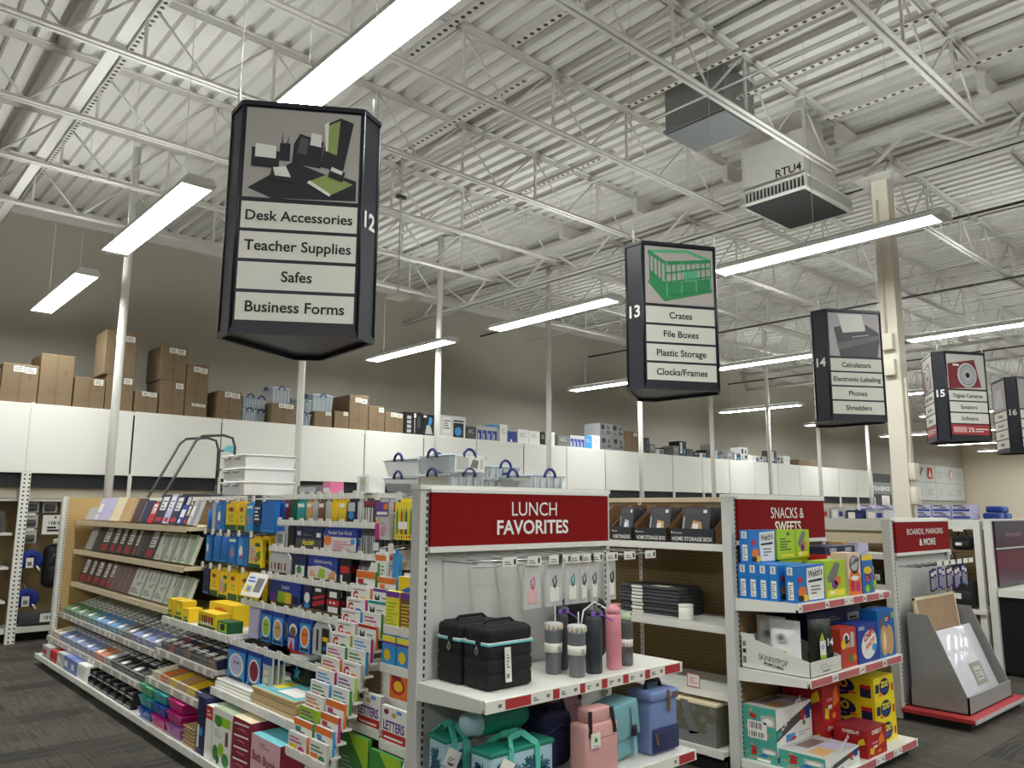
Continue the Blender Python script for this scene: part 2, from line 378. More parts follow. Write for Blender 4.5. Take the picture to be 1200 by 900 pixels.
# ------------------------------------------------------------------ roof unit diffuser RTU4 and return duct
rt = thing('ceiling_diffuser', 'white square air diffuser box marked RTU4 with dark underside, hanging from the ceiling', 'air diffuser', (8.285, 4.25, 5.07))
dx, dy = 0.555, 0.41
q = MB(); q.box(-dx + 0.03, -dy + 0.03, 0.165, 0.22, dy - 0.03, 0.70, mat('duct_paint', (214, 211, 203), 0.5)); q.box(-dx + 0.14, -dy + 0.1, 0.70, 0.12, dy - 0.1, ZC - 5.07, MATS['duct_paint'])
f = q.face((-dx + 0.03, dy - 0.03, 0.165), (0, -1, 0), (0, 0, 1), 2 * dy - 0.06, 0.42); f.text('RTU4', 0.42, 0.05, 0.73, 0.155, INK, 2, 0.02)
q.build('plenum', rt, True)
q = MB(); q.box(-dx, -dy, 0.0, dx, dy, 0.02, WHITE); q.box(-dx, -dy, 0.145, dx, dy, 0.165, WHITE); q.box(-dx + 0.04, -dy + 0.04, 0.02, dx - 0.04, dy - 0.04, 0.145, CHAR)
for i in range(24):
    t = -dx + (i + 0.5) * 2 * dx / 24; q.box(t - 0.004, -dy, 0.02, t + 0.004, -dy + 0.03, 0.145, GREYM)
for i in range(18):
    t = -dy + (i + 0.5) * 2 * dy / 18; q.box(-dx, t - 0.004, 0.02, -dx + 0.03, t + 0.004, 0.145, GREYM)
q.build('louver_ring', rt, True)
q = MB(); q.box(-dx + 0.05, -dy + 0.05, -0.012, dx - 0.05, dy - 0.05, 0.002, mat('grille_dark', (60, 60, 60), 0.7)); q.build('bottom_grille', rt, True)
rd = thing('return_duct', 'grey sheet metal return duct box up at the ceiling left of the RTU4 diffuser', 'duct', (6.88, 4.36, 5.54)); q = MB(); GALV = mat('galvanised', (140, 143, 144), 0.45, 0.5, 0.12, 3)
q.box(-0.45, -0.36, 0, 0.12, 0.36, ZC - 5.54, GALV); q.build('duct_body', rd, True)
q = MB(); q.box(-0.47, -0.38, 0.02, 0.14, 0.38, 0.05, GALV); q.build('flange', rd, True)

# ------------------------------------------------------------------ pendant tube lamps
HOUS = mat('lamp_housing', (222, 222, 220), 0.4); LENS = mat('lamp_lens', (255, 252, 245), 0.5, emit=LAMP, noise=0); UPS = mat('added_uplight', (255, 252, 245), 0.5, emit=UPL, noise=0)
LW, LL = 0.24, 2.32
q = MB(); q.prism([(-LW / 2, 0, 0.0), (LW / 2, 0, 0.0), (LW / 2 - 0.03, 0, 0.05), (-LW / 2 + 0.03, 0, 0.05)], (0, -LL / 2, 0), (0, LL / 2, 0), HOUS)
q.box(-0.035, -LL / 2 + 0.1, 0.05, 0.035, LL / 2 - 0.1, 0.085, HOUS); 
for s in (-1, 1): q.box(s * 0.089 - 0.003, -LL / 2, 0.048, s * 0.089 + 0.003, LL / 2, 0.066, HOUS)  # lips added to screen the glowing top strips from below
ho = q.mesh('housing')
q = MB(); q.add([(-LW / 2 + 0.006, -LL / 2 + 0.07, -0.001), (LW / 2 - 0.006, -LL / 2 + 0.07, -0.001), (LW / 2 - 0.006, LL / 2 - 0.07, -0.001), (-LW / 2 + 0.006, LL / 2 - 0.07, -0.001)], [(3, 2, 1, 0)], LENS)
le = q.mesh('lens')
q = MB()  # glowing strips added on top of the housing, an invented uplight for the ceiling
for s in (-1, 1): q.add([(s * 0.064, -LL / 2 + 0.1, 0.0515), (s * 0.064, LL / 2 - 0.1, 0.0515), (s * 0.056, LL / 2 - 0.1, 0.0595), (s * 0.056, -LL / 2 + 0.1, 0.0595)], [(0, 1, 2, 3) if s > 0 else (3, 2, 1, 0)], UPS); q.add([(s * 0.056, -LL / 2 + 0.1, 0.0595), (s * 0.056, LL / 2 - 0.1, 0.0595), (s * 0.036, LL / 2 - 0.1, 0.0595), (s * 0.036, -LL / 2 + 0.1, 0.0595)], [(0, 1, 2, 3) if s > 0 else (3, 2, 1, 0)], HOUS)
up = q.mesh('added_uplight_strip')
def endcap(s):
    q = MB(); a = s * (LL / 2 - 0.07); b = s * (LL / 2 + 0.012)
    lo, hi = min(a, b), max(a, b)
    q.prism([(-LW / 2 - 0.004, 0, -0.006), (LW / 2 + 0.004, 0, -0.006), (LW / 2 - 0.03, 0, 0.056), (-LW / 2 + 0.03, 0, 0.056)], (0, lo, 0), (0, hi, 0), HOUS)
    return q.mesh('end_cap')
ec = [endcap(-1), endcap(1)]
q = MB()
q.tube([(0, 0, 0.08), (0, 0, ZC - 4.1)], 0.003, WIRE, 4); cabm = q.mesh('suspension_cable')
LROWS = [-2.95, 2.05, 7.04, 12.05, 17.66, 22.2, 27.4, 32.6, 37]; LYS = [10.34, 7.1, 3.43, 0.1, -3.3, -6.7]
for i, x in enumerate(LROWS):
    for j, y in enumerate(LYS):
        o = thing('pendant_light', 'lit pendant lamp, %s from the back wall in the %s lamp row from the left' % (ORD[j], ORD[i]), 'ceiling lamp', (x, y, 4.1), 0, 'long pendant lamps')
        link('housing', ho, o); link('lens', le, o); link('added_uplight_strip', up, o); link('end_cap', ec[0], o); link('end_cap', ec[1], o)
        for t in (-0.75, 0.75): link('suspension_cable', cabm, o, (0, t, 0))
# pendant access point and a pipe drop
ap = thing('ceiling_access_point', 'small square white plate hanging on a thin pole from the ceiling', 'access point', (5.2, 7.9, 4.15))
q = MB(); q.rbox(-0.12, -0.12, 0, 0.12, 0.12, 0.04, WHITE, 0.012); q.build('plate', ap, True)
q = MB(); q.tube([(0, 0, 0.04), (0, 0, 1.86)], 0.012, GREYM, 8); q.box(-0.06, -0.03, 1.3, 0.06, 0.03, 1.34, DKSTEEL); q.build('drop_pole', ap, True)
for x, y, zb, lb in [(18.5, 4.0, 2.62, 'thin white drop pole ending in a small dome sensor, right of aisle sign 15'), (21.0, 4.2, 2.75, 'thin white drop pole beside the dome sensor, far right under the ceiling')]:
    o = thing('drop_sensor', lb, 'sensor', (x, y, zb)); q = MB(); q.tube([(0, 0, 0.05), (0, 0, 5.9 - zb)], 0.022, WHITE, 8); q.build('drop_pole', o, True)
    q = MB(); q.lathe([(0.0, -0.03), (0.05, -0.01), (0.06, 0.03), (0.03, 0.06)], 0, 0, WHITE, 12); q.build('sensor_head', o, True)

# ------------------------------------------------------------------ hanging aisle signs
SW, SS = 0.49, 0.125
def hexpts(W, S):
    p = [Vector((0, 0))]; a = 0.0
    for k in range(6):
        l = W if k % 2 == 0 else S
        p.append(p[-1] + Vector((math.cos(a), math.sin(a))) * l); a += PI / 3
    p = p[:6]; ctr = sum(p, Vector((0, 0))) / 6
    return [q - ctr for q in p]
PICBG = mat('photo_grey', (178, 172, 168), 0.5, 0, 0.08, 3); PICD = mat('photo_dark', (38, 38, 44), 0.5); PICM = mat('photo_mid', (88, 86, 90), 0.5); PICG = mat('photo_green', (150, 168, 96), 0.5)
CRG = mat('photo_crate', (52, 150, 96), 0.5); CRL = mat('photo_crate_light', (96, 190, 138), 0.5); CAMR = mat('photo_red', (126, 30, 38), 0.4); SILV = mat('photo_silver', (200, 200, 202), 0.3)
def pic_desk(f):
    f.fr(0, 0, 1, 1, PICBG)
    f.fp([(0.04, 0.10), (0.42, 0.42), (0.98, 0.18), (0.98, 0.02), (0.25, 0.0)], PICD, 2)
    f.fp([(0.06, 0.34), (0.30, 0.33), (0.30, 0.52), (0.06, 0.56)], PICD, 3); f.fp([(0.09, 0.45), (0.27, 0.44), (0.27, 0.58), (0.09, 0.60)], WHT, 4)
    f.fr(0.30, 0.42, 0.39, 0.62, PICD, 3); f.fp([(0.31, 0.6), (0.33, 0.6), (0.32, 0.75)], PICM, 3); f.fp([(0.35, 0.6), (0.37, 0.6), (0.38, 0.72)], PICM, 3)
    f.fp([(0.41, 0.40), (0.66, 0.36), (0.68, 0.66), (0.47, 0.74), (0.42, 0.62)], PICD, 3); f.fp([(0.45, 0.52), (0.53, 0.50), (0.55, 0.68), (0.48, 0.70)], PICM, 4); f.fp([(0.56, 0.62), (0.66, 0.60), (0.66, 0.74), (0.57, 0.76)], WHT, 4)
    f.fp([(0.66, 0.38), (0.86, 0.34), (0.94, 0.90), (0.82, 0.95), (0.72, 0.88)], PICD, 5); f.fp([(0.71, 0.56), (0.80, 0.52), (0.82, 0.92), (0.70, 0.84)], PICG, 6); f.fp([(0.70, 0.56), (0.72, 0.56), (0.72, 0.9), (0.68, 0.86)], WHT, 7)
    f.fp([(0.22, 0.20), (0.45, 0.18), (0.46, 0.30), (0.24, 0.33)], PICD, 5); f.fp([(0.27, 0.25), (0.41, 0.24), (0.36, 0.36), (0.25, 0.34)], WHT, 6)
    f.fp([(0.55, 0.20), (0.76, 0.02), (0.98, 0.13), (0.98, 0.24), (0.76, 0.32)], PICD, 6); f.fp([(0.57, 0.21), (0.76, 0.07), (0.95, 0.20), (0.74, 0.31)], PICG, 7); f.fp([(0.55, 0.19), (0.75, 0.05), (0.76, 0.08), (0.57, 0.22)], WHT, 8)
    f.fp([(0.73, 0.27), (0.86, 0.22), (0.88, 0.33), (0.75, 0.38)], PICD, 9); f.fp([(0.75, 0.34), (0.85, 0.30), (0.86, 0.34), (0.76, 0.385)], WHT, 10)
def pic_crate(f):
    f.fr(0, 0, 1, 1, mat('photo_pink', (196, 186, 182), 0.5, 0, 0.06, 3))
    f.fp([(0.04, 0.36), (0.27, 0.04), (0.98, 0.26), (0.98, 0.33), (0.3, 0.14), (0.06, 0.42)], CRG, 2)
    f.fp([(0.04, 0.86), (0.30, 0.68), (0.97, 0.78), (0.97, 0.84), (0.30, 0.75), (0.05, 0.93)], CRG, 3); f.fp([(0.05, 0.93), (0.62, 0.98), (0.97, 0.84), (0.97, 0.79), (0.62, 0.92), (0.06, 0.88)], CRL, 2)
    f.fp([(0.30, 0.12), (0.95, 0.30), (0.95, 0.50), (0.30, 0.36)], CRG, 2); f.fp([(0.06, 0.42), (0.30, 0.12), (0.30, 0.36), (0.06, 0.6)], CRG, 2)
    for i in range(10):
        x = 0.30 + i * 0.072; f.fp([(x, 0.12 + (x - .3) * .27), (x + 0.02, 0.12 + (x - .3) * .27), (x + 0.02, 0.73 + (x - .3) * .08), (x, 0.73 + (x - .3) * .08)], CRG if i % 3 else CRL, 4)
    for i in range(5):
        x = 0.06 + i * 0.055; f.fp([(x, 0.45 - (x - .06) * 1.2), (x + 0.018, 0.43 - (x - .06) * 1.2), (x + 0.018, 0.86 - (x - .06) * .7), (x, 0.88 - (x - .06) * .7)], CRG, 4)
    f.fp([(0.56, 0.4), (0.76, 0.44), (0.76, 0.62), (0.56, 0.58)], CRL, 5)
    for z in (0.36, 0.52): f.fp([(0.30, z), (0.96, z + 0.16), (0.96, z + 0.19), (0.30, z + 0.03)], CRG, 5)
def pic_shred(f):
    f.fr(0, 0, 1, 1, mat('photo_lilac', (190, 184, 186), 0.5, 0, 0.06, 3))
    f.fp([(0.10, 0.66), (0.26, 0.70), (0.28, 0.58), (0.72, 0.64), (0.72, 0.76), (0.99, 0.56), (0.99, 0.36), (0.92, 0.0), (0.20, 0.0)], PICM, 2)
    f.fp([(0.14, 0.30), (0.99, 0.52), (0.99, 0.42), (0.18, 0.14)], mat('photo_mid2', (120, 116, 120), 0.5), 3); f.fp([(0.18, 0.14), (0.99, 0.40), (0.93, 0.0), (0.22, 0.0)], PICM, 4)
    f.fp([(0.18, 0.97), (0.66, 0.98), (0.72, 0.60), (0.27, 0.54)], WHT, 5); f.fp([(0.45, 0.44), (0.78, 0.50), (0.78, 0.52), (0.45, 0.46)], SILV, 5)
def pic_cam(f):
    f.fr(0, 0, 1, 1, mat('photo_white', (206, 202, 198), 0.5, 0, 0.05, 3)); f.fp([(0.02, 0.72), (0.74, 0.86), (0.88, 0.06), (0.02, 0.0)], CAMR, 2)
    f.fe(0.52, 0.40, 0.26, 0.36, SILV, 3); f.fe(0.53, 0.40, 0.21, 0.30, PICM, 4); f.fe(0.53, 0.40, 0.20, 0.28, mat('photo_ring', (176, 176, 178), 0.3), 5); f.fe(0.53, 0.40, 0.10, 0.14, SILV, 6); f.fe(0.53, 0.40, 0.06, 0.08, INK, 7); f.fr(0.16, 0.66, 0.32, 0.72, WHT, 4)
def pic_grey(f): f.fr(0, 0, 1, 1, PICBG); f.fp([(0.15, 0.1), (0.85, 0.1), (0.7, 0.75), (0.3, 0.7)], mat('photo_pale', (200, 196, 202), 0.5), 2)
def aisle_sign(num, x, y, yaw, texts, pic, zb, zt, label, promo=False, plain=-1):
    o = thing('aisle_sign', label, 'aisle sign', (x, y, zb), yaw, 'hanging aisle signs'); H = zt - zb; P = hexpts(SW, SS)
    q = MB(); ring = [(p.x, p.y, 0) for p in P]
    q.prism(ring, (0, 0, 0.012), (0, 0, H), NAVYF)
    for k in range(6):                                   # raised edge strips and lower rim
        a = Vector((P[k].x, P[k].y, 0)); b = Vector((P[(k + 1) % 6].x, P[(k + 1) % 6].y, 0))
        q.tube([a, a + Vector((0, 0, H))], 0.007, NAVYF, 6); q.bar(a + Vector((0, 0, 0.006)), b + Vector((0, 0, 0.006)), 0.016, 0.024, NAVYF); q.bar(a + Vector((0, 0, H)), b + Vector((0, 0, H)), 0.014, 0.02, NAVYF)
    q.build('frame', o, True)
    for k in (0, 2, 4):
        a = P[k]; b = P[(k + 1) % 6]; U = Vector((b.x - a.x, b.y - a.y, 0)).normalized(); W = SW - 0.03; h0 = H - 0.035
        def pane(z0, z1, nm, off=0.003):
            q = MB(); f = Face(q, Vector((a.x, a.y, 0)) + U * 0.015 + Vector((0, 0, z0)) + U.cross(Vector((0, 0, 1))) * off, U, (0, 0, 1), W, z1 - z0); return q, f
        ph = H * 0.40; q, f = pane(H - 0.02 - ph, H - 0.02, 'picture_panel'); pic(f); q.add([f.P(0, 0, 0), f.P(f.w, 0, 0), f.P(f.w, f.h, 0), f.P(0, f.h, 0)], [(0, 1, 2, 3)], PICBG); q.build('picture_panel', o, True)
        rest = H - 0.02 - ph - 0.02 - 0.035; ht = rest / 4
        for i, t in enumerate(texts):
            z1 = H - 0.02 - ph - 0.018 - i * ht; z0 = z1 - ht + 0.014
            q, f = pane(z0, z1, 'text_panel'); red = promo and i == 3; f.fr(0, 0, 1, 1, TAGRED if red else PAPER, 0); q2 = MB(); f2 = Face(q2, f.o, f.U, f.V, f.w, f.h)
            if red: f.fr(0.05, 0.22, 0.40, 0.78, mat('promo_pink', (222, 170, 166), 0.5), 1); f.lines(0.63, 0.3, 0.97, 0.75, 2, WHT, 2); f2.ft('2%', 0.43, 0.2, 0.60, 0.8, WHT, 2, 0.02)
            else:
                asp = text_geo(t, 0.016)[2]; desc = any(ch in t for ch in 'gpyq'); up_ = 0.40 if not desc else 0.52; hh = f.h * up_; ww = hh * asp
                if ww > f.w * 0.92: hh *= f.w * 0.92 / ww; ww = f.w * 0.92
                yb = f.h * (0.5 - 0.20 - (0.12 if desc else 0)); f2.text(t, (f.w - ww) / 2, yb, (f.w + ww) / 2, yb + hh, INK, 2, 0.016)
            pn = q.build('text_panel', o, True); q2.build('lettering', pn, True)
        a2 = P[(k + 1) % 6]; b2 = P[(k + 2) % 6]; U2 = Vector((b2.x - a2.x, b2.y - a2.y, 0)).normalized()
        if k == plain: continue
        q = MB(); f = Face(q, Vector((a2.x, a2.y, H * 0.48)), U2, (0, 0, 1), SS, 0.1); f.text(num, 0.022, 0.0, SS - 0.022, 0.085, WHT, 6, 0.03); q.build('number', o, True)
    for px, py in ((P[0] + P[5]) / 2, (P[1] + P[2]) / 2):
        q = MB(); q.tube([(px, py, H), (px, py, H + 0.09)], 0.006, WHITE, 6); q.tube([(px, py, H + 0.03), (px, py, ZC - zb)], 0.0022, WIRE, 4); q.build('hanging_wire', o, True)
    return o
aisle_sign('12', 1.50, 3.02, math.radians(-33), ['Desk Accessories', 'Teacher Supplies', 'Safes', 'Business Forms'], pic_desk, 2.28, 3.25, 'large hanging sign 12 with a photo of black desk accessories', False, 4)
aisle_sign('13', 4.00, 2.98, math.radians(-28), ['Crates', 'File Boxes', 'Plastic Storage', 'Clocks/Frames'], pic_crate, 2.32, 3.23, 'hanging sign 13 with a photo of a green crate')
aisle_sign('14', 6.42, 2.98, math.radians(-32), ['Calculators', 'Electronic Labeling', 'Phones', 'Shredders'], pic_shred, 2.32, 3.23, 'hanging sign 14 with a photo of a grey shredder')
aisle_sign('15', 8.95, 2.98, math.radians(-29), ['Digital Cameras', 'Speakers', 'Software', '2'], pic_cam, 2.32, 3.23, 'hanging sign 15 with a photo of a red camera', True)
aisle_sign('16', 11.25, 2.98, math.radians(-27), ['Printers', 'Scanners', 'Cables', 'Media'], pic_grey, 2.32, 3.23, 'hanging aisle sign cut by the right edge of the photo, right of sign 15')
# ------------------------------------------------------------------ wall shelving along the back wall
BX = [1.99 + 1.178 * i for i in range(-7, 21)]
wr = thing('wall_shelving', 'long white wall shelving with blank header panels along the whole back wall', 'shelving', (10, 11.5, 0))
for i in range(len(BX) - 1):
    a, b = BX[i], BX[i + 1]; q = MB(); g = 0.022 if i % 2 else 0.008
    q.rbox(a + 0.012, 11.04, 2.0, b - g * 0.5, 11.06, 2.85, PANELW, 0.004, 1, False); q.build('header_panel', wr)
q = MB(); q.box(BX[0], 11.06, 2.80, BX[-1], 11.98, 2.84, SHELFW); q.box(BX[0], 11.10, 2.0, BX[-1], 11.12, 2.80, CHAR); q.build('top_deck', wr)
q = MB(); q.box(BX[0], 11.10, 1.83, BX[-1], 11.13, 2.0, mat('valance_black', (30, 31, 34), 0.6)); q.build('valance', wr)
q = MB(); q.box(BX[0], 11.18, 1.70, BX[-1], 11.2, 1.83, WALLC); q.box(BX[0], 11.2, 1.66, BX[-1], 11.6, 1.70, SHELFW); q.build('fascia', wr)
q = MB(); q.box(BX[0], 11.58, 0.1, BX[-1], 11.6, 1.9, PEGY); q.build('back_board', wr)
q = MB(); q.box(BX[0], 11.12, 0.12, BX[-1], 11.58, 0.16, SHELFW); q.box(BX[0], 11.2, 0.0, BX[-1], 11.22, 0.12, BLACK); q.box(BX[0], 11.1, 0.105, BX[-1], 11.12, 0.165, SHELFW); q.build('base_deck', wr)
PERF = dotmat('perforated_upright', (232, 230, 222), (44, 42, 38), (0, 2), (0.05, 0.05), 0.011)
for i, x in enumerate(BX):
    q = MB(); w = 0.05 if abs(x - 1.99) < 0.1 else 0.02
    q.box(x - w, 11.0, 0, x + w, 11.04, 2.02, PERF if w > 0.03 else SHELFW)
    if w > 0.03: q.box(x - 0.018, 11.02, 2.02, x + 0.018, 11.05, 2.86, SHELFW)
    q.box(x - 0.012, 11.04, 0, x + 0.012, 11.58, 0.1, SHELFW); q.build('upright', wr)
for z in (0.45, 0.85, 1.25):
    q = MB(); q.box(BX[0], 11.15, z, 1.93, 11.58, z + 0.03, SHELFW); q.build('shelf', wr)
    q = MB(); q.box(4.4, 11.15, z, BX[-1], 11.58, z + 0.03, SHELFW); q.build('shelf', wr)

# ------------------------------------------------------------------ cartons and boxed goods on top of it
DZ = 2.842
def carton(x0, x1, z0, z1, label, tape=True, y=11.1, d=0.55, stick=2, rz=0.0, col=None):
    w = x1 - x0; h = z1 - z0; cx = (x0 + x1) / 2; q = MB(); m = col or CARD
    q.rbox(-w / 2, 0, 0, w / 2, d, h, m, 0.006, 1, False); f = q.face((-w / 2, 0, 0), (1, 0, 0), (0, 0, 1), w, h); f.e = 0.001
    if tape: f.fr(0.47, 0.0, 0.53, 1.0, CARDD, 1)
    f.fr(0.0, 0.002, 1.0, 0.012, CARDD, 1)
    rnd = random.Random(int(x0 * 100 + z0 * 10)); ps = [(0.62, 0.78), (0.30, 0.80), (0.75, 0.45)][:stick]
    for a, b in ps:
        sw, sh = min(0.12, w * .3), min(0.075, h * .2); f.rect(a * w, b * h, a * w + sw, b * h + sh, PAPER, 2)
        for k in range(3): f.rect(a * w + .01, b * h + sh * (.2 + .25 * k), a * w + sw * .8, b * h + sh * (.3 + .25 * k), INK, 3)
    f.lines(0.25, 0.25, 0.7, 0.38, 2, CARDD, 2); f.fr(0.72, 0.6, 0.80, 0.72, CARDD, 2)
    o = link('cardboard_box', q.mesh('cardboard_box'), None, (cx, y, z0), rz); return tag(o, label, 'box', 'cartons on the wall shelving')
carton(1.30, 1.63, DZ, 3.25, 'brown carton cut by the left edge of the photo, on the wall shelving')
carton(1.64, 2.03, DZ, 3.33, 'brown carton with large white label, second on the shelving top from the left', d=.6)
carton(2.04, 2.42, DZ, 3.50, 'tall brown carton with shiny tape, standing next to the large white label carton', d=.6, stick=0)
carton(2.44, 2.80, DZ, 3.25, 'wide low brown carton with one white corner label, left of the two-carton tower', stick=1)
carton(2.81, 3.15, DZ, 3.32, 'brown carton at the bottom of the leftmost two-carton tower', stick=1)
carton(2.76, 3.15, 3.321, 3.92, 'tall brown carton on top of the leftmost two-carton tower', stick=2, d=.5)
carton(3.17, 3.47, DZ, 3.14, 'small brown carton with two white labels, right of the leftmost carton tower')
carton(3.49, 3.82, DZ, 3.33, 'brown carton at the bottom of the second two-carton tower', stick=1, d=.6)
carton(3.47, 3.82, 3.331, 3.81, 'brown carton on top of the second two-carton tower', stick=2, d=.6)
carton(3.835, 4.14, DZ, 3.04, 'flat brown carton under the third tower of cartons', stick=2)
carton(3.83, 4.14, 3.041, 3.60, 'tall brown carton on top of the third tower of cartons', stick=2)
carton(4.28, 4.64, DZ, 3.26, 'dark brown carton standing alone left of the clear storage boxes', d=.7)
carton(5.11, 5.49, DZ, 3.16, 'brown carton carrying a clear storage box with a blue handle')
carton(5.82, 6.13, DZ, 3.10, 'small brown carton under the large clear storage box', stick=1)
carton(6.17, 6.43, DZ, 3.13, 'small brown carton left of the tall carton in the middle group', stick=1)
carton(6.435, 6.79, DZ, 3.42, 'tall brown carton in the middle group on the wall shelving', d=.6)
carton(6.80, 7.11, DZ, 3.27, 'brown carton with a peeling label, right of the tall middle carton', stick=1)
carton(7.12, 7.49, DZ, 3.19, 'brown carton left of the black printed boxes')
carton(13.33, 13.80, DZ, 3.31, 'brown carton right of the grey stacked appliance boxes on the wall shelving', stick=1)
carton(20.95, 21.9, DZ, 3.02, 'low brown carton standing alone at the far end of the wall shelving', stick=0)
CLEAR = mat('clear_plastic', (214, 226, 234), 0.12, 0, 0.0, alpha=0.38); CLEARE = mat('clear_plastic_rim', (206, 218, 228), 0.2, 0, 0.0, alpha=0.75); HANDB = mat('handle_blue', (34, 44, 110), 0.4)
CLEARW = mat('clear_box_pale', (240, 243, 245), 0.2, 0, 0.0, alpha=0.4)
def clear_box(x, y, z, w, d, h, label, group, rz=0.0, m=CLEAR, hs=1.0):
    """tub with tapering walls, rim, stepped lid and two bail handles, long side along x"""
    o = thing('storage_box', label, 'storage box', (x, y, z), rz, group); q = MB(); t = 0.02
    lo = [(-w / 2 + t, -d / 2 + t, 0), (w / 2 - t, -d / 2 + t, 0), (w / 2 - t, d / 2 - t, 0), (-w / 2 + t, d / 2 - t, 0)]
    hi = [(-w / 2, -d / 2, h * .86), (w / 2, -d / 2, h * .86), (w / 2, d / 2, h * .86), (-w / 2, d / 2, h * .86)]
    q.add([*lo, *hi], [(3, 2, 1, 0), (0, 1, 5, 4), (1, 2, 6, 5), (2, 3, 7, 6), (3, 0, 4, 7)], m)
    for k in range(5):
        a = -w / 2 + w * (k + .5) / 5; q.box(a - .004, -d / 2 - .002, h * .1, a + .004, -d / 2 + t, h * .82, CLEARE)
    q.build('tub', o, True)
    q = MB(); q.rbox(-w / 2 - .008, -d / 2 - .008, h * .86, w / 2 + .008, d / 2 + .008, h * .93, CLEARE, .006, 1, False); q.rbox(-w / 2 + .03, -d / 2 + .03, h * .93, w / 2 - .03, d / 2 - .03, h, CLEARE, .01, 1, False); q.build('lid', o, True)
    for ax in ((0, -1), (-1, 0)):
        q = MB(); p = []; hw = 0.05 * hs
        for k in range(9):
            a = PI * k / 8; s = math.cos(a) * hw; u = math.sin(a) * 0.055 * hs
            p.append((s, -d / 2 - .014, h * .80 + u) if ax[1] else (-w / 2 - .014, s, h * .80 + u))
        q.tube(p, .010 * hs, HANDB, 6); q.build('handle', o, True)
    return o
G1 = 'clear storage boxes on the wall shelving'
clear_box(4.79, 11.35, DZ, 0.21, 0.4, 0.20, 'lower clear storage box, left stack right of the dark brown carton', G1)
clear_box(4.79, 11.35, DZ + .205, 0.21, 0.4, 0.20, 'upper clear storage box, left stack right of the dark brown carton', G1)
clear_box(5.005, 11.45, DZ, 0.15, 0.4, 0.20, 'lower clear storage box of the stack touching the carton with the handled box', G1)
clear_box(5.005, 11.45, DZ + .205, 0.15, 0.4, 0.20, 'upper clear storage box of the stack touching the carton with the handled box', G1)
clear_box(5.28, 11.35, 3.162, 0.30, 0.4, 0.26, 'clear storage box with a blue handle on top of a brown carton', G1)
clear_box(5.66, 11.35, DZ, 0.26, 0.4, 0.21, 'clear storage box at the bottom of the stack behind the white pole', G1)
clear_box(5.66, 11.35, DZ + .215, 0.26, 0.4, 0.22, 'clear storage box on top of the stack behind the white pole', G1)
clear_box(5.98, 11.35, 3.102, 0.36, 0.42, 0.28, 'large clear storage box with blue handle on a small brown carton', G1)
def boxed(x0, x1, z0, z1, label, body, art, y=11.1, d=0.45, group='boxed goods on the wall shelving', name='product_box', cat='box'):
    w = x1 - x0; h = z1 - z0; q = MB(); q.box(-w / 2, 0, 0, w / 2, d, h, body); f = q.face((-w / 2, 0, 0), (1, 0, 0), (0, 0, 1), w, h); f.e = .001; art(f)
    return tag(link(name, q.mesh(name), None, ((x0 + x1) / 2, y, z0)), label, cat, group)
def a_chair(f): f.fr(.06, .75, .3, .95, WHT); f.bars(.1, .1, .2, .7, 3, WHT); f.fp([(.4, .3), (.8, .35), (.75, .8), (.5, .85)], MATS['c_dgray'], 1)
def a_fig(f): f.fp([(.4, .5), (.7, .55), (.75, .85), (.5, .9)], MATS['c_sky']); f.fp([(.2, .1), (.8, .1), (.6, .5), (.3, .5)], MATS['c_lgray']); f.fr(.05, .85, .3, .95, WHT)
def a_print(f): f.fr(.1, .2, .4, .9, WHT, 1); f.lines(.12, .4, .38, .85, 4, c('gray')); f.fr(.5, .05, .92, .7, c('black'), 1); f.fe(.7, .32, .14, .2, c('sky'), 2); f.fr(.5, .75, .92, .82, INK)
def a_blue3(f):
    for k in range(4): f.fr(.04 + k * .24, .08, .24 + k * .24, .72, c('royal')); f.fr(.08 + k * .24, .1, .12 + k * .24, .5, WHT, 2)
def a_plain(f): f.lines(.2, .5, .8, .8, 3, c('lgray'))
def a_app(f):
    f.fr(.1, .55, .4, .9, c('black')); f.fe(.7, .7, .12, .15, c('dgray')); f.fr(.55, .2, .9, .45, c('dgray')); f.lines(.1, .15, .45, .45, 3, c('dgray'))
BG = 'boxed goods on the wall shelving'
boxed(7.51, 7.68, DZ, 3.23, 'black box with a row of white pictures, left of the chair boxes', c('black'), lambda f: [f.fr(.3, .1 + k * .2, .8, .24 + k * .2, c('lgray')) for k in range(4)])
boxed(7.69, 7.88, DZ, 3.24, 'black box with a dark grey chair picture on the wall shelving', c('black'), a_chair)
boxed(7.89, 8.16, DZ, 3.22, 'black box with a pale blue figure, left of the white-pole printer box', c('black'), a_fig)
boxed(8.28, 8.84, DZ, 3.24, 'white printer box with a dark printed square, right of a white pole', mat('box_white', (214, 214, 212), .5), a_print)
boxed(8.87, 9.09, DZ, 3.08, 'small dark grey box left of the first blue and white packs', c('dgray'), a_plain)
boxed(9.10, 9.62, DZ, 3.11, 'grey-topped box with blue panels, first blue pack on the wall shelving', c('lgray'), a_blue3)
boxed(9.50, 9.66, 3.115, 3.16, 'small sky-blue box standing over the first blue pack', c('sky'), a_plain)
boxed(9.67, 9.86, DZ, 3.18, 'narrow white box right of the first blue pack', WHT, a_plain)
boxed(9.87, 10.1, DZ, 3.06, 'small royal blue box between two white boxes', c('royal'), lambda f: f.fr(.3, .1, .5, .3, WHT))
boxed(10.13, 10.42, DZ, 3.12, 'white box, left one of a plain white pair on the wall shelving', WHT, a_plain)
boxed(10.43, 10.72, DZ, 3.11, 'white box, right one of a plain white pair on the wall shelving', WHT, a_plain)
boxed(10.75, 10.87, DZ, 3.11, 'narrow black box between the white pair and a white box', c('black'), a_plain)
boxed(10.89, 11.13, DZ, 3.12, 'white box behind a white pole right of the narrow black box', WHT, a_plain)
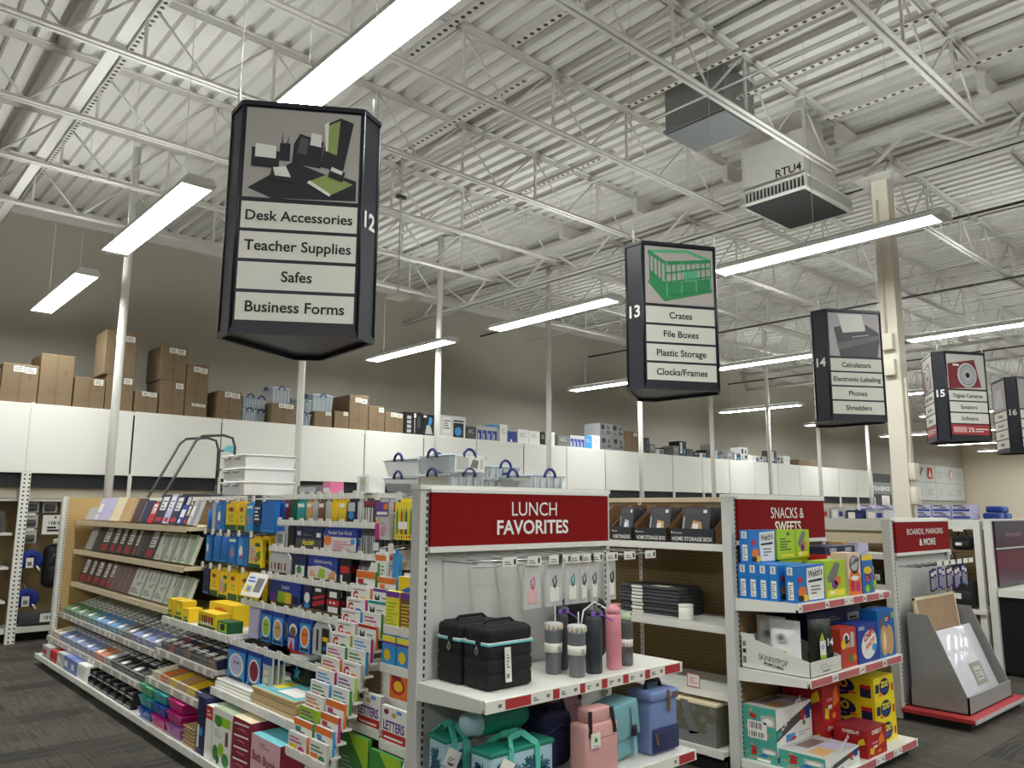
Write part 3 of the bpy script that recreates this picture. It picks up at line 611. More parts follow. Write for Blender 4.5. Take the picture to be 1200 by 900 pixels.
boxed(11.23, 11.56, DZ, 3.08, 'grey box left of the second blue-panelled pack', c('gray'), a_plain)
boxed(11.58, 12.02, DZ, 3.10, 'second blue-panelled pack on the wall shelving, left of a sky-blue box', c('lgray'), a_blue3)
boxed(12.03, 12.24, DZ, 3.12, 'sky-blue box beside the second blue-panelled pack', c('sky'), a_plain)
boxed(12.25, 12.50, DZ, 3.14, 'white box between the sky-blue box and the grey appliance boxes', WHT, a_plain)
for k, (a, b, z0, z1, t) in enumerate([(12.53, 12.9, DZ, 3.13, 'lower left'), (12.91, 13.3, DZ, 3.13, 'lower right'), (12.5, 12.88, 3.135, 3.42, 'upper left'), (12.89, 13.28, 3.135, 3.42, 'upper right')]):
    boxed(a, b, z0, z1, '%s grey appliance box of the four stacked together left of a carton' % t, c('gray'), a_app)
rn = random.Random(3); x = 13.95; k = 0
while x < 20.2:
    w = rn.uniform(.18, .36); h = rn.uniform(.12, .24) if k % 5 else .36
    body = rn.choice([c('lgray'), c('dgray'), WHT, c('gray'), c('black'), WHT, c('lgray')])
    boxed(x, x + w, DZ, DZ + h, '%s small boxed gadget right of the last carton on the wall shelving' % ORD[min(k, 25)].capitalize(), body, [a_app, a_plain, a_print][k % 3], d=.3, group='small gadget boxes on the wall shelving')
    x += w + .015; k += 1

# ------------------------------------------------------------------ white service poles
q = MB(); q.tube([(0, 0, 0.012), (0, 0, ZC - .02)], .048, WHITE, 14); pm = q.mesh('pole'); q = MB(); q.lathe([(0, 0), (.09, 0), (.09, .012), (.05, .02)], 0, 0, WHITE, 14); bm_ = q.mesh('base_plate')
for k, x in enumerate([2.65, 5.02, 7.39, 9.88, 12.5, 15.02, 17.46, 19.98, 22.96]):
    o = thing('service_pole', '%s thin white floor-to-ceiling pole from the left, before the back wall' % ORD[k], 'pole', (x, 10.0, 0), 0, 'white service poles'); link('pole', pm, o); link('base_plate', bm_, o)

# ------------------------------------------------------------------ rolling ladder in the back aisle
ld = thing('rolling_ladder', 'grey tubular rolling warehouse ladder in the aisle before the back wall', 'ladder', (3.6, 10.4, 0)); LT = mat('ladder_tube', (84, 86, 88), .4, .5)
for s in (-0.28, 0.28):
    q = MB(); q.tube([(-1.05, s, .12), (-.72, s, .8), (-.35, s, 1.6), (.06, s, 2.43), (.14, s, 2.50), (.42, s, 2.53), (.54, s, 2.50), (.58, s, 2.38), (.58, s, 1.85)], .017, LT, 8); q.build('handrail', ld, True)
    q = MB(); q.tube([(-.95, s, .1), (.16, s, 1.75), (.58, s, 1.75)], .02, LT, 8); q.tube([(.58, s, 1.9), (.62, s, .1)], .02, LT, 8); q.build('stringer', ld, True)
    for x in (-.9, .6):
        q = MB(); q.tube([(x, s - .02, .06), (x, s + .02, .06)], .06, BLACK, 14); q.build('caster', ld, True)
q = MB(); q.tube([(.58, -.28, 2.36), (.58, .28, 2.36)], .015, LT, 8); q.tube([(.58, -.28, 2.1), (.58, .28, 2.1)], .015, LT, 8); q.build('crossbar', ld, True)
for k in range(7):
    z = .25 * (k + 1); x = -.95 + (z - .1) * 1.11 / 1.65; q = MB(); q.box(x - .02, -.28, z - .012, x + (.45 if k == 6 else .16), .28, z + .012, LT)
    for j in range(6): q.box(x - .02, -.26 + j * .1, z + .012, x + .12, -.24 + j * .1, z + .02, LT)
    q.build('step', ld, True)
q = MB(); q.prism([(.40, -.285, 2.34), (.56, -.285, 2.30), (.56, -.285, 2.40), (.48, -.285, 2.40)], (0, 0, 0), (0, .004, 0), c('aqua')); q.build('green_tape', ld, True)

# ------------------------------------------------------------------ far back: posters, service sign, goods on the wall rack
po = thing('wall_poster', 'large pale grid of posters with two red pictures on the far back wall', 'poster', (36.0, 12.93, 2.03))
q = MB(); q.box(-3.36, -.02, 0, 3.36, 0.0, 1.5, mat('poster_rail', (190, 190, 186), .6)); q.build('backing', po, True)
for i in range(6):
    for j in range(2):
        q = MB(); f = q.face((-3.34 + i * 1.12, -.02, .02 + j * .75), (1, 0, 0), (0, 0, 1), 1.09, .71); f.e = .003; q.box(-3.34 + i * 1.12, -.03, .02 + j * .75, -2.25 + i * 1.12, -.02, .73 + j * .75, mat('poster_sheet', (212, 214, 212), .35)); f.e = .006
        f.o = f.o + Vector((0, -.01, 0))
        f.lines(.15, .3, .8, .7, 4, c('lgray'))
        if j == 1 and i == 2: f.fr(.2, .2, .7, .85, c('red'), 3); f.fp([(.3, .3), (.6, .3), (.45, .75)], WHT, 4)
        if j == 1 and i == 0: f.fr(.6, .4, .9, .95, mat('poster_pink', (216, 150, 150), .5), 3)
        if j == 1 and i == 1: f.fp([(.2, .8), (.5, .3), (.9, .8), (.7, .9), (.5, .6), (.3, .9)], c('gray'), 3)
        if j == 1 and i == 4: f.fe(.6, .5, .16, .35, mat('poster_pink', (216, 150, 150), .5), 3); f.fe(.6, .5, .1, .25, WHT, 4)
        q.build('poster_sheet', po, True)
ts = thing('service_sign', 'dark grey service counter panel with pale lettering at the far back, left of the column', 'sign', (27.5, 11.6, 0))
q = MB(); q.box(-.75, 0, 0, .75, .12, 2.85, CHAR); q.box(-.75, -.002, 2.15, .75, 0, 2.55, c('gray')); q.build('panel', ts, True)
q = MB(); f = q.face((-.75, 0, 2.15), (1, 0, 0), (0, 0, 1), 1.5, .4); f.e = .004; f.ft('TECH SERVICES', .06, .2, .94, .75, WHT, 2, .02); q.build('lettering', ts, True)
q = MB(); f = q.face((-.05, -.006, 1.75), (1, 0, 0), (0, 0, 1), .62, .36); f.e = .004; f.fr(0, 0, 1, 1, PAPER, 0); f.lines(.1, .2, .9, .8, 3, c('lgray')); q.build('notice', ts, True)
q = MB(); f = q.face((-.75, 0, 1.0), (1, 0, 0), (0, 0, 1), 1.5, 1.1); f.e = .004; f.fr(.02, .02, .48, .68, BLACK); f.fr(.52, .02, .98, .68, BLACK); q.build('screen', ts, True)
rn = random.Random(5); x = 13.2; k = 0
while x < 25.0 and k < 26:
    w = rn.uniform(.3, .5); h = rn.uniform(.16, .3)
    boxed(x, x + w, 1.282, 1.282 + h, '%s box on the upper wall shelf behind the snack sign, counted from the left' % ORD[k].capitalize(), rn.choice([c('sky'), c('lgray'), WHT, c('navy'), c('gray'), WHT, c('orange')]), a_app if k % 2 else a_plain, y=11.2, d=.3, group='boxes on the upper wall shelf')
    x += w + .03; k += 1

# ------------------------------------------------------------------ goods on the wall rack at the far left
def torus_pillow(x, y, z, label):
    o = thing('neck_pillow', label, 'neck pillow', (x, y, z), 0, 'blue neck pillows'); q = MB(); p = []; r = []
    for k in range(17):
        a = math.radians(-60 + 300 * k / 16); p.append((.085 * math.cos(a), -.02, .085 * math.sin(a))); r.append(.052 if 1 < k < 15 else .036)
    q.tube(p, r, mat('pillow_blue', (24, 48, 130), .8, 0, .1, 30), 12); q.build('cushion', o, True)
    q = MB(); q.box(-.06, -.082, -.08, .02, -.078, .04, PAPER); f = q.face((-.06, -.0825, -.08), (1, 0, 0), (0, 0, 1), .08, .12); f.fr(.2, .2, .8, .6, c('gray')); q.build('label_card', o, True)
    q = MB(); q.tube([(.06, -.06, -.06), (.10, -.07, -.12)], .010, WHT, 6); q.build('toggle', o, True)
    q = MB(); q.tube([(-.02, -.02, .13), (-.02, .05, .17), (-.02, .17, .18)], .004, WIRE, 5); q.build('hook', o, True)
torus_pillow(2.185, 11.36, .47, 'lower blue neck pillow hanging by the perforated white post')
torus_pillow(2.19, 11.36, .93, 'upper blue neck pillow hanging by the perforated white post')
bp = thing('backpack', 'black backpack hanging on the wall rack beside the blue neck pillows', 'backpack', (2.515, 11.36, .60)); q = MB(); BAGB = mat('bag_black', (22, 22, 25), .7, 0, .15, 40)
q.rbox(-.18, -.12, 0, .18, .12, .52, BAGB, .07, 3); q.rbox(-.15, -.17, .05, .15, -.1, .26, BAGB, .04, 2); q.build('body', bp, True)
q = MB(); q.tube([(-.05, .02, .51), (-.05, .0, .58), (.05, 0, .58), (.05, .02, .51)], .012, BAGB, 6); q.tube([(-.14, -.125, .3), (-.1, -.14, .4), (.1, -.14, .4), (.14, -.125, .3)], .006, c('gray'), 5); q.build('handle', bp, True)
q = MB(); q.rbox(-.12, -.135, .53, .12, -.1, .60, c('sage'), .02, 2); q.build('header_card', bp, True)
rl = thing('travel_blanket', 'dark grey rolled travel blanket with white label on the lowest wall shelf', 'blanket', (2.36, 11.27, .162)); q = MB(); q.tube([(-.26, 0, .08), (-.24, 0, .08), (.24, 0, .08), (.26, 0, .08)], [.05, .08, .08, .05], mat('blanket_grey', (62, 64, 66), .9, 0, .15, 30), 14); q.build('roll', rl, True)
q = MB(); q.box(-.04, -.088, .04, .12, -.08, .14, PAPER); f = q.face((-.04, -.0885, .04), (1, 0, 0), (0, 0, 1), .16, .1); f.bars(.25, .3, .75, .7, 5, INK); q.build('label_card', rl, True)
sc = thing('price_card', 'white printed card hanging on the wall rack above the black backpack', 'card', (2.41, 11.3, 1.25)); q = MB(); q.rbox(-.14, 0, 0, .14, .006, .24, PAPER, .003, 1, False); f = q.face((-.14, 0, 0), (1, 0, 0), (0, 0, 1), .28, .24); f.lines(.2, .15, .85, .45, 2, INK, 2, .7); f.bars(.25, .5, .8, .68, 6, INK); f.fe(.5, .88, .05, .05, INK); q.build('card', sc, True)
q = MB(); q.tube([(0, .003, .22), (0, .265, .23)], .004, WIRE, 5); q.build('hook', sc, True)
pk = 0
for r_, z in enumerate((1.52, 1.335, 1.15)):
    for c_, x in enumerate((2.14, 2.34)):
        if r_ and c_: continue
        o = thing('accessory_pack', ['grey blister pack at the top left of the wall rack, next to the perforated post', 'grey blister pack at the top of the wall rack, right one of two', 'grey blister pack second from the top beside the perforated post', 'grey blister pack third from the top beside the perforated post'][pk], 'hanging pack', (x, 11.32, z), 0, 'grey blister packs on the wall rack'); pk += 1
        q = MB(); q.box(-.08, 0, 0, .08, .01, .16, c('lgray')); q.rbox(-.06, -.03, .02, .06, 0, .10, c('dgray'), .01, 1); q.build('blister', o, True)
        q = MB(); q.tube([(0, .0, .15), (0, .245, .155)], .004, WIRE, 5); q.box(-.04, -.05, .15, .04, -.045, .18, PAPER); q.build('hook', o, True)
for k, (z, w) in enumerate(((.162, .3), (.482, .36), (.882, .3), (1.282, .34))):
    boxed(1.50, 1.50 + w, z, z + .26, '%s goods box from the floor at the left photo edge, on the wall rack' % ORD[k], [c('dgray'), WHT, c('lgray'), c('dgray')][k], a_app, y=11.2, d=.3, group='boxes at the left photo edge')
# ------------------------------------------------------------------ gondolas
SLOTS = dotmat('slotted_post', (206, 205, 200), (34, 34, 34), (0, 2), (1.0, 0.026), 0.0085)
SLOTF = mat('slot_line', (40, 40, 40), 0.8, 0, 0)
def post(mb, x0, x1, y0, y1, z1, slotx, m=GREYM):
    mb.box(x0, y0, 0, x1, y1, z1, m)
    n = int(z1 / 0.03)
    for k in range(4, n): mb.box(slotx - .005, y0 - .0008, k * .03, slotx + .005, y0 + .001, k * .03 + .018, SLOTF)
def shelf_part(parent, x0, x1, y0, y1, z, m=SHELFW, th=0.03, name='shelf', lip=None, tags=0):
    q = MB(); q.box(x0, y0, z - th, x1, y1, z, m)
    if lip:                                        # a label rail along the aisle edge
        xf = x0 if lip < 0 else x1; q.box(xf - .006, y0, z - .04, xf + .006, y1, z + .006, m)
        rn_ = random.Random(int(y0 * 10 + z * 100)); y = y0 + .1
        while tags and y < y1 - .1:
            q.box(xf - .0085, y, z - .034, xf - .006, y + .05, z - .002, PAPER); y += rn_.uniform(.12, .3)
    return q.build(name, parent)
def gondola(xl, xr, ya, yb, zt, label, railm=SHELFW, xm=None):
    xc = xm or (xl + xr) / 2
    g = thing('gondola_shelving', label, 'shelving', ((xl + xr) / 2, (ya + yb) / 2, 0), 0, 'gondola shelving rows')
    q = MB(); q.box(xc - .02, ya, .1, xc + .02, yb, zt - .03, PEGX); q.build('back_board', g)
    q = MB(); q.box(xc - .03, ya, zt - .035, xc + .03, yb, zt, railm); q.build('top_rail', g)
    q = MB(); q.box(xl + .07, ya, 0, xl + .09, yb, .075, BLACK); q.box(xr - .09, ya, 0, xr - .07, yb, .075, BLACK); q.build('kick_plate', g)
    n = int(round((yb - ya) / 1.1))
    for i in range(n + 1):
        y = ya + .02 + (yb - ya - .04) * i / n; q = MB(); q.box(xc - .028, y - .015, 0, xc + .028, y + .015, zt, SHELFW)
        for k in range(6, int(zt / .04)): q.box(xc - .0288, y - .003, k * .04, xc + .0288, y + .003, k * .04 + .02, SLOTF)
        q.build('upright', g)
    return g
XL = 2.68
g12 = gondola(1.96, 3.36, 2.98, 9.5, 1.69, 'long shelving row of aisle 12 behind the lunch end display', WHITE, XL)
# base deck in bay lengths
for a, b in ((2.98, 3.75), (3.76, 5.0), (5.01, 6.2), (6.21, 7.3), (7.31, 8.4), (8.41, 9.5)):
    shelf_part(g12, 1.96, XL - .03, a, b, .105, SHELFW, .03, 'base_deck', -1, 1)
    shelf_part(g12, XL + .03, 3.36, a, b, .105, SHELFW, .03, 'base_deck')
# far end panel with tan board, seen from its inner side
q = MB(); q.box(2.10, 9.5, .08, 3.30, 9.53, 1.69, TAN); q.build('end_panel', g12)
q = MB(); q.box(2.075, 9.46, .0, 2.125, 9.54, 1.70, WHITE)
for k in range(12, 56): q.box(2.11, 9.459, k * .03, 2.118, 9.461, k * .03 + .018, SLOTF)
q.build('end_post', g12)
# binder bays: three cream shelves
for z in (1.445, 1.145, .81):
    for a, b in ((6.22, 7.14), (7.15, 8.29), (8.30, 9.44)):
        shelf_part(g12, 2.22, XL - .03, a, b, z, SHTAN, .03, 'shelf', -1, 0)
# folder trays with wire fronts (z .51 and .275)
def wire_fence(parent, x, y0, y1, z0, z1, name='wire_front'):
    q = MB(); q.tube([(x, y0, z1), (x, y1, z1)], .003, WIRE, 5); q.tube([(x, y0, z0 + (z1 - z0) * .5), (x, y1, z0 + (z1 - z0) * .5)], .0018, WIRE, 4)
    n = int((y1 - y0) / .03)
    for k in range(n + 1):
        y = y0 + (y1 - y0) * k / n; q.tube([(x, y, z0), (x, y, z1)], .0013, WIRE, 3)
    return q.build(name, parent)
SHG = mat('tray_shelf', (190, 186, 176), 0.45, 0, .04, 4)
for a, b in ((6.3, 7.36), (7.37, 8.43), (8.44, 9.5)):
    shelf_part(g12, 2.14, XL - .03, a, b, .50, SHG, .03, 'tray_shelf', -1, 1); wire_fence(g12, 2.15, a, b, .505, .56)
    shelf_part(g12, 2.05, XL - .03, a - .02, b - .02, .275, SHG, .03, 'tray_shelf', -1, 1); wire_fence(g12, 2.06, a, b, .28, .34)
shelf_part(g12, 2.05, XL - .03, 5.09, 6.18, .575, SHG, .03, 'tray_shelf', -1, 1); wire_fence(g12, 2.06, 5.11, 6.16, .58, .665)
shelf_part(g12, 2.0, XL - .03, 5.14, 6.18, .385, SHG, .03, 'tray_shelf', -1, 1); wire_fence(g12, 2.01, 5.16, 6.16, .39, .44)
shelf_part(g12, 2.08, XL - .03, 4.98, 6.17, .80, SHELFW, .03, 'shelf', -1, 1)
shelf_part(g12, 2.04, XL - .03, 3.95, 5.08, .485, SHELFW, .04, 'shelf', -1, 1)
# scan rails across the front of the peg rows
RAILS = [(1.67, 2.40, 3.95, 4.95), (1.505, 2.35, 3.76, 4.92), (1.335, 2.33, 3.76, 4.98), (1.165, 2.29, 3.76, 5.0), (1.0, 2.19, 3.76, 5.05), (.77, 2.10, 3.76, 5.1)]
for k, (z, x, a, b) in enumerate(RAILS):
    q = MB(); q.box(x - .004, a, z - .018, x + .004, b, z + .016, SHELFW); rr = random.Random(k); y = a + .05
    while y < b - .06: q.box(x - .008, y, z - .014, x - .004, y + .05, z + .03, PAPER); y += rr.uniform(.07, .18)
    q.build('scan_rail', g12)
    if k:
        q = MB(); q.prism([(x, 3.757, z - .018), (XL - .03, 3.757, z - .05), (XL - .03, 3.757, z + .035), (x, 3.757, z + .016)], (0, 0, 0), (0, .006, 0), SHELFW); q.build('rail_bracket', g12)
# aisle 13 side of the next row
g13 = gondola(4.30, 5.70, 2.89, 9.5, 1.69, 'shelving row of aisle 13 behind the snack end display', SHTAN)
for a, b in ((2.90, 4.0), (4.01, 5.1), (5.11, 6.2), (6.21, 7.3), (7.31, 8.4), (8.41, 9.5)):
    for z in (1.372, .858, .45): shelf_part(g13, 4.46, 4.96, a, b, z, SHELFW, .04, 'shelf', -1, 1)
    shelf_part(g13, 4.36, 4.96, a, b, .13, SHELFW, .03, 'base_deck', -1, 1); shelf_part(g13, 5.03, 5.70, a, b, .13, SHELFW, .03, 'base_deck')
g14 = gondola(6.50, 7.86, 2.80, 9.5, 1.51, 'shelving row behind the boards and markers end display')
for a, b in ((2.82, 3.9), (3.91, 5.0), (5.01, 6.1), (6.11, 7.2), (7.21, 8.4), (8.41, 9.5)):
    for z in (1.24, .99, .68): shelf_part(g14, 6.72, 7.14, a, b, z, SHELFW, .03, 'shelf', -1, 1)
    q = MB(); q.box(6.67, a, 1.435, 6.70, b, 1.53, WHITE); q.build('fascia', g14)
    q = MB(); q.box(6.71, a, 1.33, 6.73, b, 1.41, mat('ivory_fascia', (226, 214, 186), .5)); q.build('fascia', g14)
    shelf_part(g14, 6.53, 7.14, a, b, .10, SHELFW, .03, 'base_deck', -1, 1)
g15 = gondola(8.85, 10.15, 2.80, 9.5, 1.51, 'shelving row behind the dark purple end display')
for a, b in ((2.82, 4.4), (4.41, 6.1), (6.11, 7.8), (7.81, 9.5)):
    q = MB(); q.box(9.05, a, 1.41, 9.09, b, 1.51, WHITE); q.build('fascia', g15)
    for z in (.61, .10): shelf_part(g15, 8.94, 9.47, a, b, z, SHELFW, .03, 'shelf', -1, 1)
for y in (2.86, 4.4, 6.1, 7.8):
    q = MB(); q.box(8.96, y - .03, 0, 9.04, y + .03, 1.51, WHITE); q.build('end_post', g15)

# ------------------------------------------------------------------ end displays
def price_strip(parent, x0, x1, y, z0, z1, reds, base=PAPER, redm=TAGRED):
    q = MB(); q.prism([(x0, y, z0), (x1, y, z0), (x1, y, z1), (x0, y, z1)], (0, 0, 0), (0, .008, 0), base)
    f = q.face((x0, y, z0), (1, 0, 0), (0, 0, 1), x1 - x0, z1 - z0); f.e = .001
    for a, b in reds:
        f.fr(a, .08, b, .92, redm, 1); f.lines(b + .01, .3, b + .035, .7, 2, INK, 1); f.fr(a - .03, .35, a - .015, .65, c('gray'), 1)
    q.build('price_strip', parent)
def endcap(x0, x1, y, zt, label, lines_, sign_z, panel=GREYM, signm=SIGNRED, pw=.06):
    o = thing('endcap_display', label, 'display', ((x0 + x1) / 2, y, 0), 0, 'end displays facing the main aisle')
    q = MB(); post(q, x0, x0 + pw, y - .045, y + .02, zt, x0 + pw - .007, panel); q.build('post', o)
    q = MB(); post(q, x1 - pw, x1, y - .045, y + .02, zt, x1 - pw + .007, panel); q.build('post', o)
    q = MB(); q.box(x0 + pw, y - .02, .08, x1 - pw, y + .015, zt - .01, panel); q.build('back_panel', o)
    q = MB(); q.box(x0 - .004, y - .052, zt - .016, x1 + .004, y + .026, zt + .005, WHITE); q.build('top_cap', o)
    if lines_ is not None:
        q = MB(); z0, z1 = sign_z; q.box(x0 + pw + .005, y - .062, z0, x1 - .03, y - .045, z1, signm)
        q.box(x0 + pw, y - .066, z0 - .022, x1 - .025, y - .045, z0 + .004, WHITE); q.box(x0 + pw, y - .066, z1 - .004, x1 - .025, y - .045, z1 + .012, WHITE)
        hs = q.build('header_sign', o); q = MB(); f = q.face((x0 + pw + .005, y - .062, z0), (1, 0, 0), (0, 0, 1), x1 - x0 - pw - .035, z1 - z0); f.e = .0015
        for t, a, b, cc, d, bold in lines_: f.ft(t, a, b, cc, d, WHT, 2, bold, True)
        q.build('lettering', hs)
    return o
e12 = endcap(2.062, 3.34, 2.95, 1.70, 'lunch end display with a red sign, grey panel and two white shelves', [('LUNCH', .405, .56, .665, .83, 0.0), ('FAVORITES', .325, .20, .735, .48, 0.022)], (1.425, 1.675), pw=.045)
def end_shelf(o, x0, x1, yf, yb, z, reds, th=.035, base=PAPER, redm=TAGRED):
    q = MB(); q.box(x0, yf, z - th, x1, yb, z, SHELFW); q.prism([(x0, yf + .02, z - th - .015), (x0, yb, z - .075), (x0, yb, z - .001), (x0, yf + .02, z - .001)], (-.003, 0, 0), (.012, 0, 0), SHELFW)
    q.prism([(x1, yf + .02, z - th - .015), (x1, yb, z - .075), (x1, yb, z - .001), (x1, yf + .02, z - .001)], (-.012, 0, 0), (.003, 0, 0), SHELFW); q.build('shelf', o)
    price_strip(o, x0 - .005, x1 + .01, yf - .008, z - .048, z - .002, reds, base, redm)
R12 = [(.08, .19), (.29, .32), (.42, .445), (.53, .56), (.645, .675), (.77, .80), (.89, .985)]
end_shelf(e12, 2.07, 3.33, 2.45, 2.905, .855, R12)
end_shelf(e12, 2.07, 3.33, 2.38, 2.905, .46, [(.1, .2), (.3, .34), (.45, .5), (.60, .70), (.89, .985)])
q = MB(); q.box(2.04, 2.36, .0, 3.34, 2.9, .09, BLACK); q.box(2.02, 2.34, .08, 3.35, 2.9, .12, SHELFW); q.build('base_deck', e12)
# peg bar with its hooks and white tag holders
q = MB(); q.tube([(2.20, 2.70, 1.368), (3.44, 2.70, 1.368)], .004, STEEL, 6); q.tube([(2.20, 2.70, 1.345), (3.0, 2.70, 1.345)], .003, STEEL, 6)
q.build('peg_bar', e12)
for k, x in enumerate((2.21, 2.36, 2.52, 2.66, 2.80, 2.93, 3.06, 3.20, 3.33)):
    q = MB(); q.tube([(x, 2.93, 1.36), (x, 2.69, 1.36), (x, 2.66, 1.375)], .0028, STEEL, 5); q.tube([(x, 2.93, 1.385), (x, 2.67, 1.385)], .0022, STEEL, 5); q.build('peg_hook', e12)
for k, x in enumerate((2.37, 2.52, 2.66, 2.72, 2.80, 2.88, 2.95, 3.06, 3.20, 3.37)):
    q = MB(); q.box(x - .035, 2.652, 1.345, x + .05, 2.656, 1.385, PAPER); f = q.face((x - .035, 2.652, 1.345), (1, 0, 0), (0, 0, 1), .085, .04); f.e = .0008; f.lines(.1, .2, .6, .7, 2, c('gray')); f.fr(.75, .2, .9, .8, INK); q.build('tag_holder', e12)
e13 = endcap(4.40, 5.645, 2.86, 1.695, 'snack end display with a red sign and three shelves of snack boxes', [('SNACKS &', .345, .53, .73, .80, 0.0), ('SWEETS', .385, .19, .69, .46, 0.02)], (1.40, 1.672))  # snack display and goods: image-derived coordinates scaled about the camera, results baked here
q = MB(); q.box(4.46, 2.828, .12, 5.585, 2.839, 1.37, PEGY); q.build('peg_panel', e13)
RP = [(.03, .25), (.29, .45), (.55, .66), (.7, .85), (.9, .98)]; PINKR = mat('strip_rose', (196, 104, 106), .5)
end_shelf(e13, 4.425, 5.68, 2.395, 2.815, 1.052, RP, .035, PAPER, PINKR)
end_shelf(e13, 4.425, 5.68, 2.345, 2.815, .635, [(.0, .2), (.26, .48), (.55, .75), (.8, .98)], .035, PAPER, PINKR)
q = MB(); q.box(4.43, 2.33, .0, 5.66, 2.81, .06, BLACK); q.box(4.41, 2.285, .06, 5.68, 2.81, .106, SHELFW); q.build('base_deck', e13); price_strip(e13, 4.41, 5.69, 2.277, .06, .106, [(.0, .2), (.3, .5), (.6, .7), (.80, .98)], PAPER, PINKR)
e14 = endcap(6.56, 7.80, 2.77, 1.534, 'boards and markers end display with a red sign and a grey floor bin', [('BOARDS, MARKERS', .19, .54, .87, .76, 0.0), ('& MORE', .40, .20, .71, .43, 0.022)], (1.257, 1.511))  # this and the purple display also scaled about the camera, by a stronger factor
q = MB(); q.box(6.57, 2.25, .0, 7.70, 2.72, .06, BLACK); q.box(6.53, 2.20, .06, 7.73, 2.72, .088, TAGRED); q.box(6.53, 2.194, .058, 7.73, 2.2, .084, c('lgray')); q.build('plinth', e14)
q = MB(); q.tube([(6.72, 2.60, 1.155), (7.86, 2.60, 1.155)], .004, DKSTEEL, 6); q.build('peg_bar', e14)
for x in (6.73, 6.9, 7.05, 7.2, 7.35, 7.5, 7.65, 7.78):
    q = MB(); q.tube([(x, 2.75, 1.15), (x, 2.58, 1.15), (x, 2.55, 1.165)], .0035, DKSTEEL, 5); q.build('peg_hook', e14)
    if x > 7.0: q = MB(); q.box(x - .05, 2.545, 1.15, x + .05, 2.549, 1.19, PAPER); q.build('tag_holder', e14)
e15 = endcap(8.95, 10.2, 2.77, 1.515, 'dark purple end display with pale lettering, at the right edge of the photo', None, None, WHITE)
PURP = bpy.data.materials.new('purple_red_print'); PURP.use_nodes = True; nt = PURP.node_tree; b_ = nt.nodes['Principled BSDF']; b_.inputs['Roughness'].default_value = .4
tc = nt.nodes.new('ShaderNodeTexCoord'); sx = nt.nodes.new('ShaderNodeSeparateXYZ'); cr = nt.nodes.new('ShaderNodeValToRGB'); nt.links.new(tc.outputs['Generated'], sx.inputs[0]); nt.links.new(sx.outputs[2], cr.inputs[0]); nt.links.new(cr.outputs[0], b_.inputs['Base Color'])
cr.color_ramp.elements[0].color = L3((58, 44, 62)); cr.color_ramp.elements[1].color = L3((62, 62, 80)); e = cr.color_ramp.elements.new(.45); e.color = L3((104, 26, 52)); e = cr.color_ramp.elements.new(.62); e.color = L3((72, 24, 52))
q = MB(); q.box(9.02, 2.705, .85, 10.17, 2.725, 1.50, PURP); hs = q.build('graphic_panel', e15)
q = MB(); f = q.face((9.02, 2.705, 1.22), (1, 0, 0), (0, 0, 1), 1.15, .27); f.e = .002; f.ft('Serve your needs', .14, .38, .8, .62, mat('lettering_rose', (190, 150, 165), .5)); q.build('lettering', hs)
q = MB(); q.box(9.0, 2.688, 1.215, 10.2, 2.706, 1.23, c('lgray')); q.build('divider_strip', e15)
q = MB(); q.box(8.98, 2.30, .755, 10.22, 2.72, .83, SHELFW); q.build('counter', e15)
q = MB(); q.box(9.01, 2.35, 0.03, 10.19, 2.72, .755, BLACK); q.box(9.03, 2.37, 0, 10.15, 2.70, .03, BLACK); q.box(9.005, 2.34, .10, 10.2, 2.35, .115, CHAR); q.build('base_cabinet', e15)
# ------------------------------------------------------------------ goods on the aisle 12 side
_mc = {}
def pmesh(key, fn):
    if key not in _mc: q = MB(); fn(q); _mc[key] = q.mesh(key[0])
    return _mc[key]
def put(name, me, x, y, z, label, cat, group=None, rz=RX): return tag(link(name, me, None, (x, y, z), rz), label, cat, group)
def fb(q, w, d, h, body, art=None, sides=None):
    """box with a printed front (-y): returns the front face"""
    q.box(-w / 2, 0, 0, w / 2, d, h, body, sides); f = q.face((-w / 2, 0, 0), (1, 0, 0), (0, 0, 1), w, h)
    if art: art(f)
    return f
# --- folios on the cream binder shelves: leaning back, cover towards the aisle
def folio(y0, y1, x, z, h, body, art, label, group, lean=18):
    w = abs(y0 - y1) - .012
    q = MB(); q.xf = Matrix.Rotation(math.radians(-lean), 4, 'X')
    q.box(-w / 2, 0, .0, w / 2, .022, h, body); q.box(-w / 2 + .006, .022, .004, w / 2 - .004, .05, h - .006, PAPER); q.box(-w / 2, .05, 0, w / 2, .056, h, body)
    f = q.face((-w / 2, 0, 0), (1, 0, 0), (0, 0, 1), w, h); f.e = .0009; art(f)
    return put('folio', q.mesh('folio'), x, (y0 + y1) / 2, z + .019, label, 'folio', group)
def b_none(f): f.fr(.06, .03, .12, .97, c('lgray'), 1)
def b_lab(f): f.fr(.25, .38, .75, .95, WHT); f.fr(.25, .05, .75, .30, c('red')); f.lines(.3, .45, .7, .85, 4, c('gray'))
def b_labw(f): f.fr(.2, .45, .85, .92, WHT); f.lines(.28, .5, .8, .85, 3, c('gray')); f.fr(.2, .06, .85, .2, c('red'))
def b_navy(f): f.fr(.15, .35, .85, .75, WHT); f.fr(.15, .06, .5, .25, WHT)
def b_sage(f): f.fr(0, 0, .62, 1, mat('print_pale', (226, 228, 220), .5)); f.fr(.42, .55, .5, .95, INK, 2); f.lines(.1, .08, .5, .22, 2, c('gray'), 2); f.fp([(.5, .5), (.95, .6), (.6, .3)], c('lgray'), 2)
def b_wide(f): f.fr(0, 0, .9, 1, mat('print_pale', (226, 228, 220), .5)); f.fr(.25, .6, .3, .9, INK, 2); f.fr(.62, .6, .66, .9, INK, 2); f.lines(.1, .1, .8, .3, 3, c('gray'), 2); f.fp([(.35, .45), (.9, .55), (.5, .35)], c('sage'), 2)
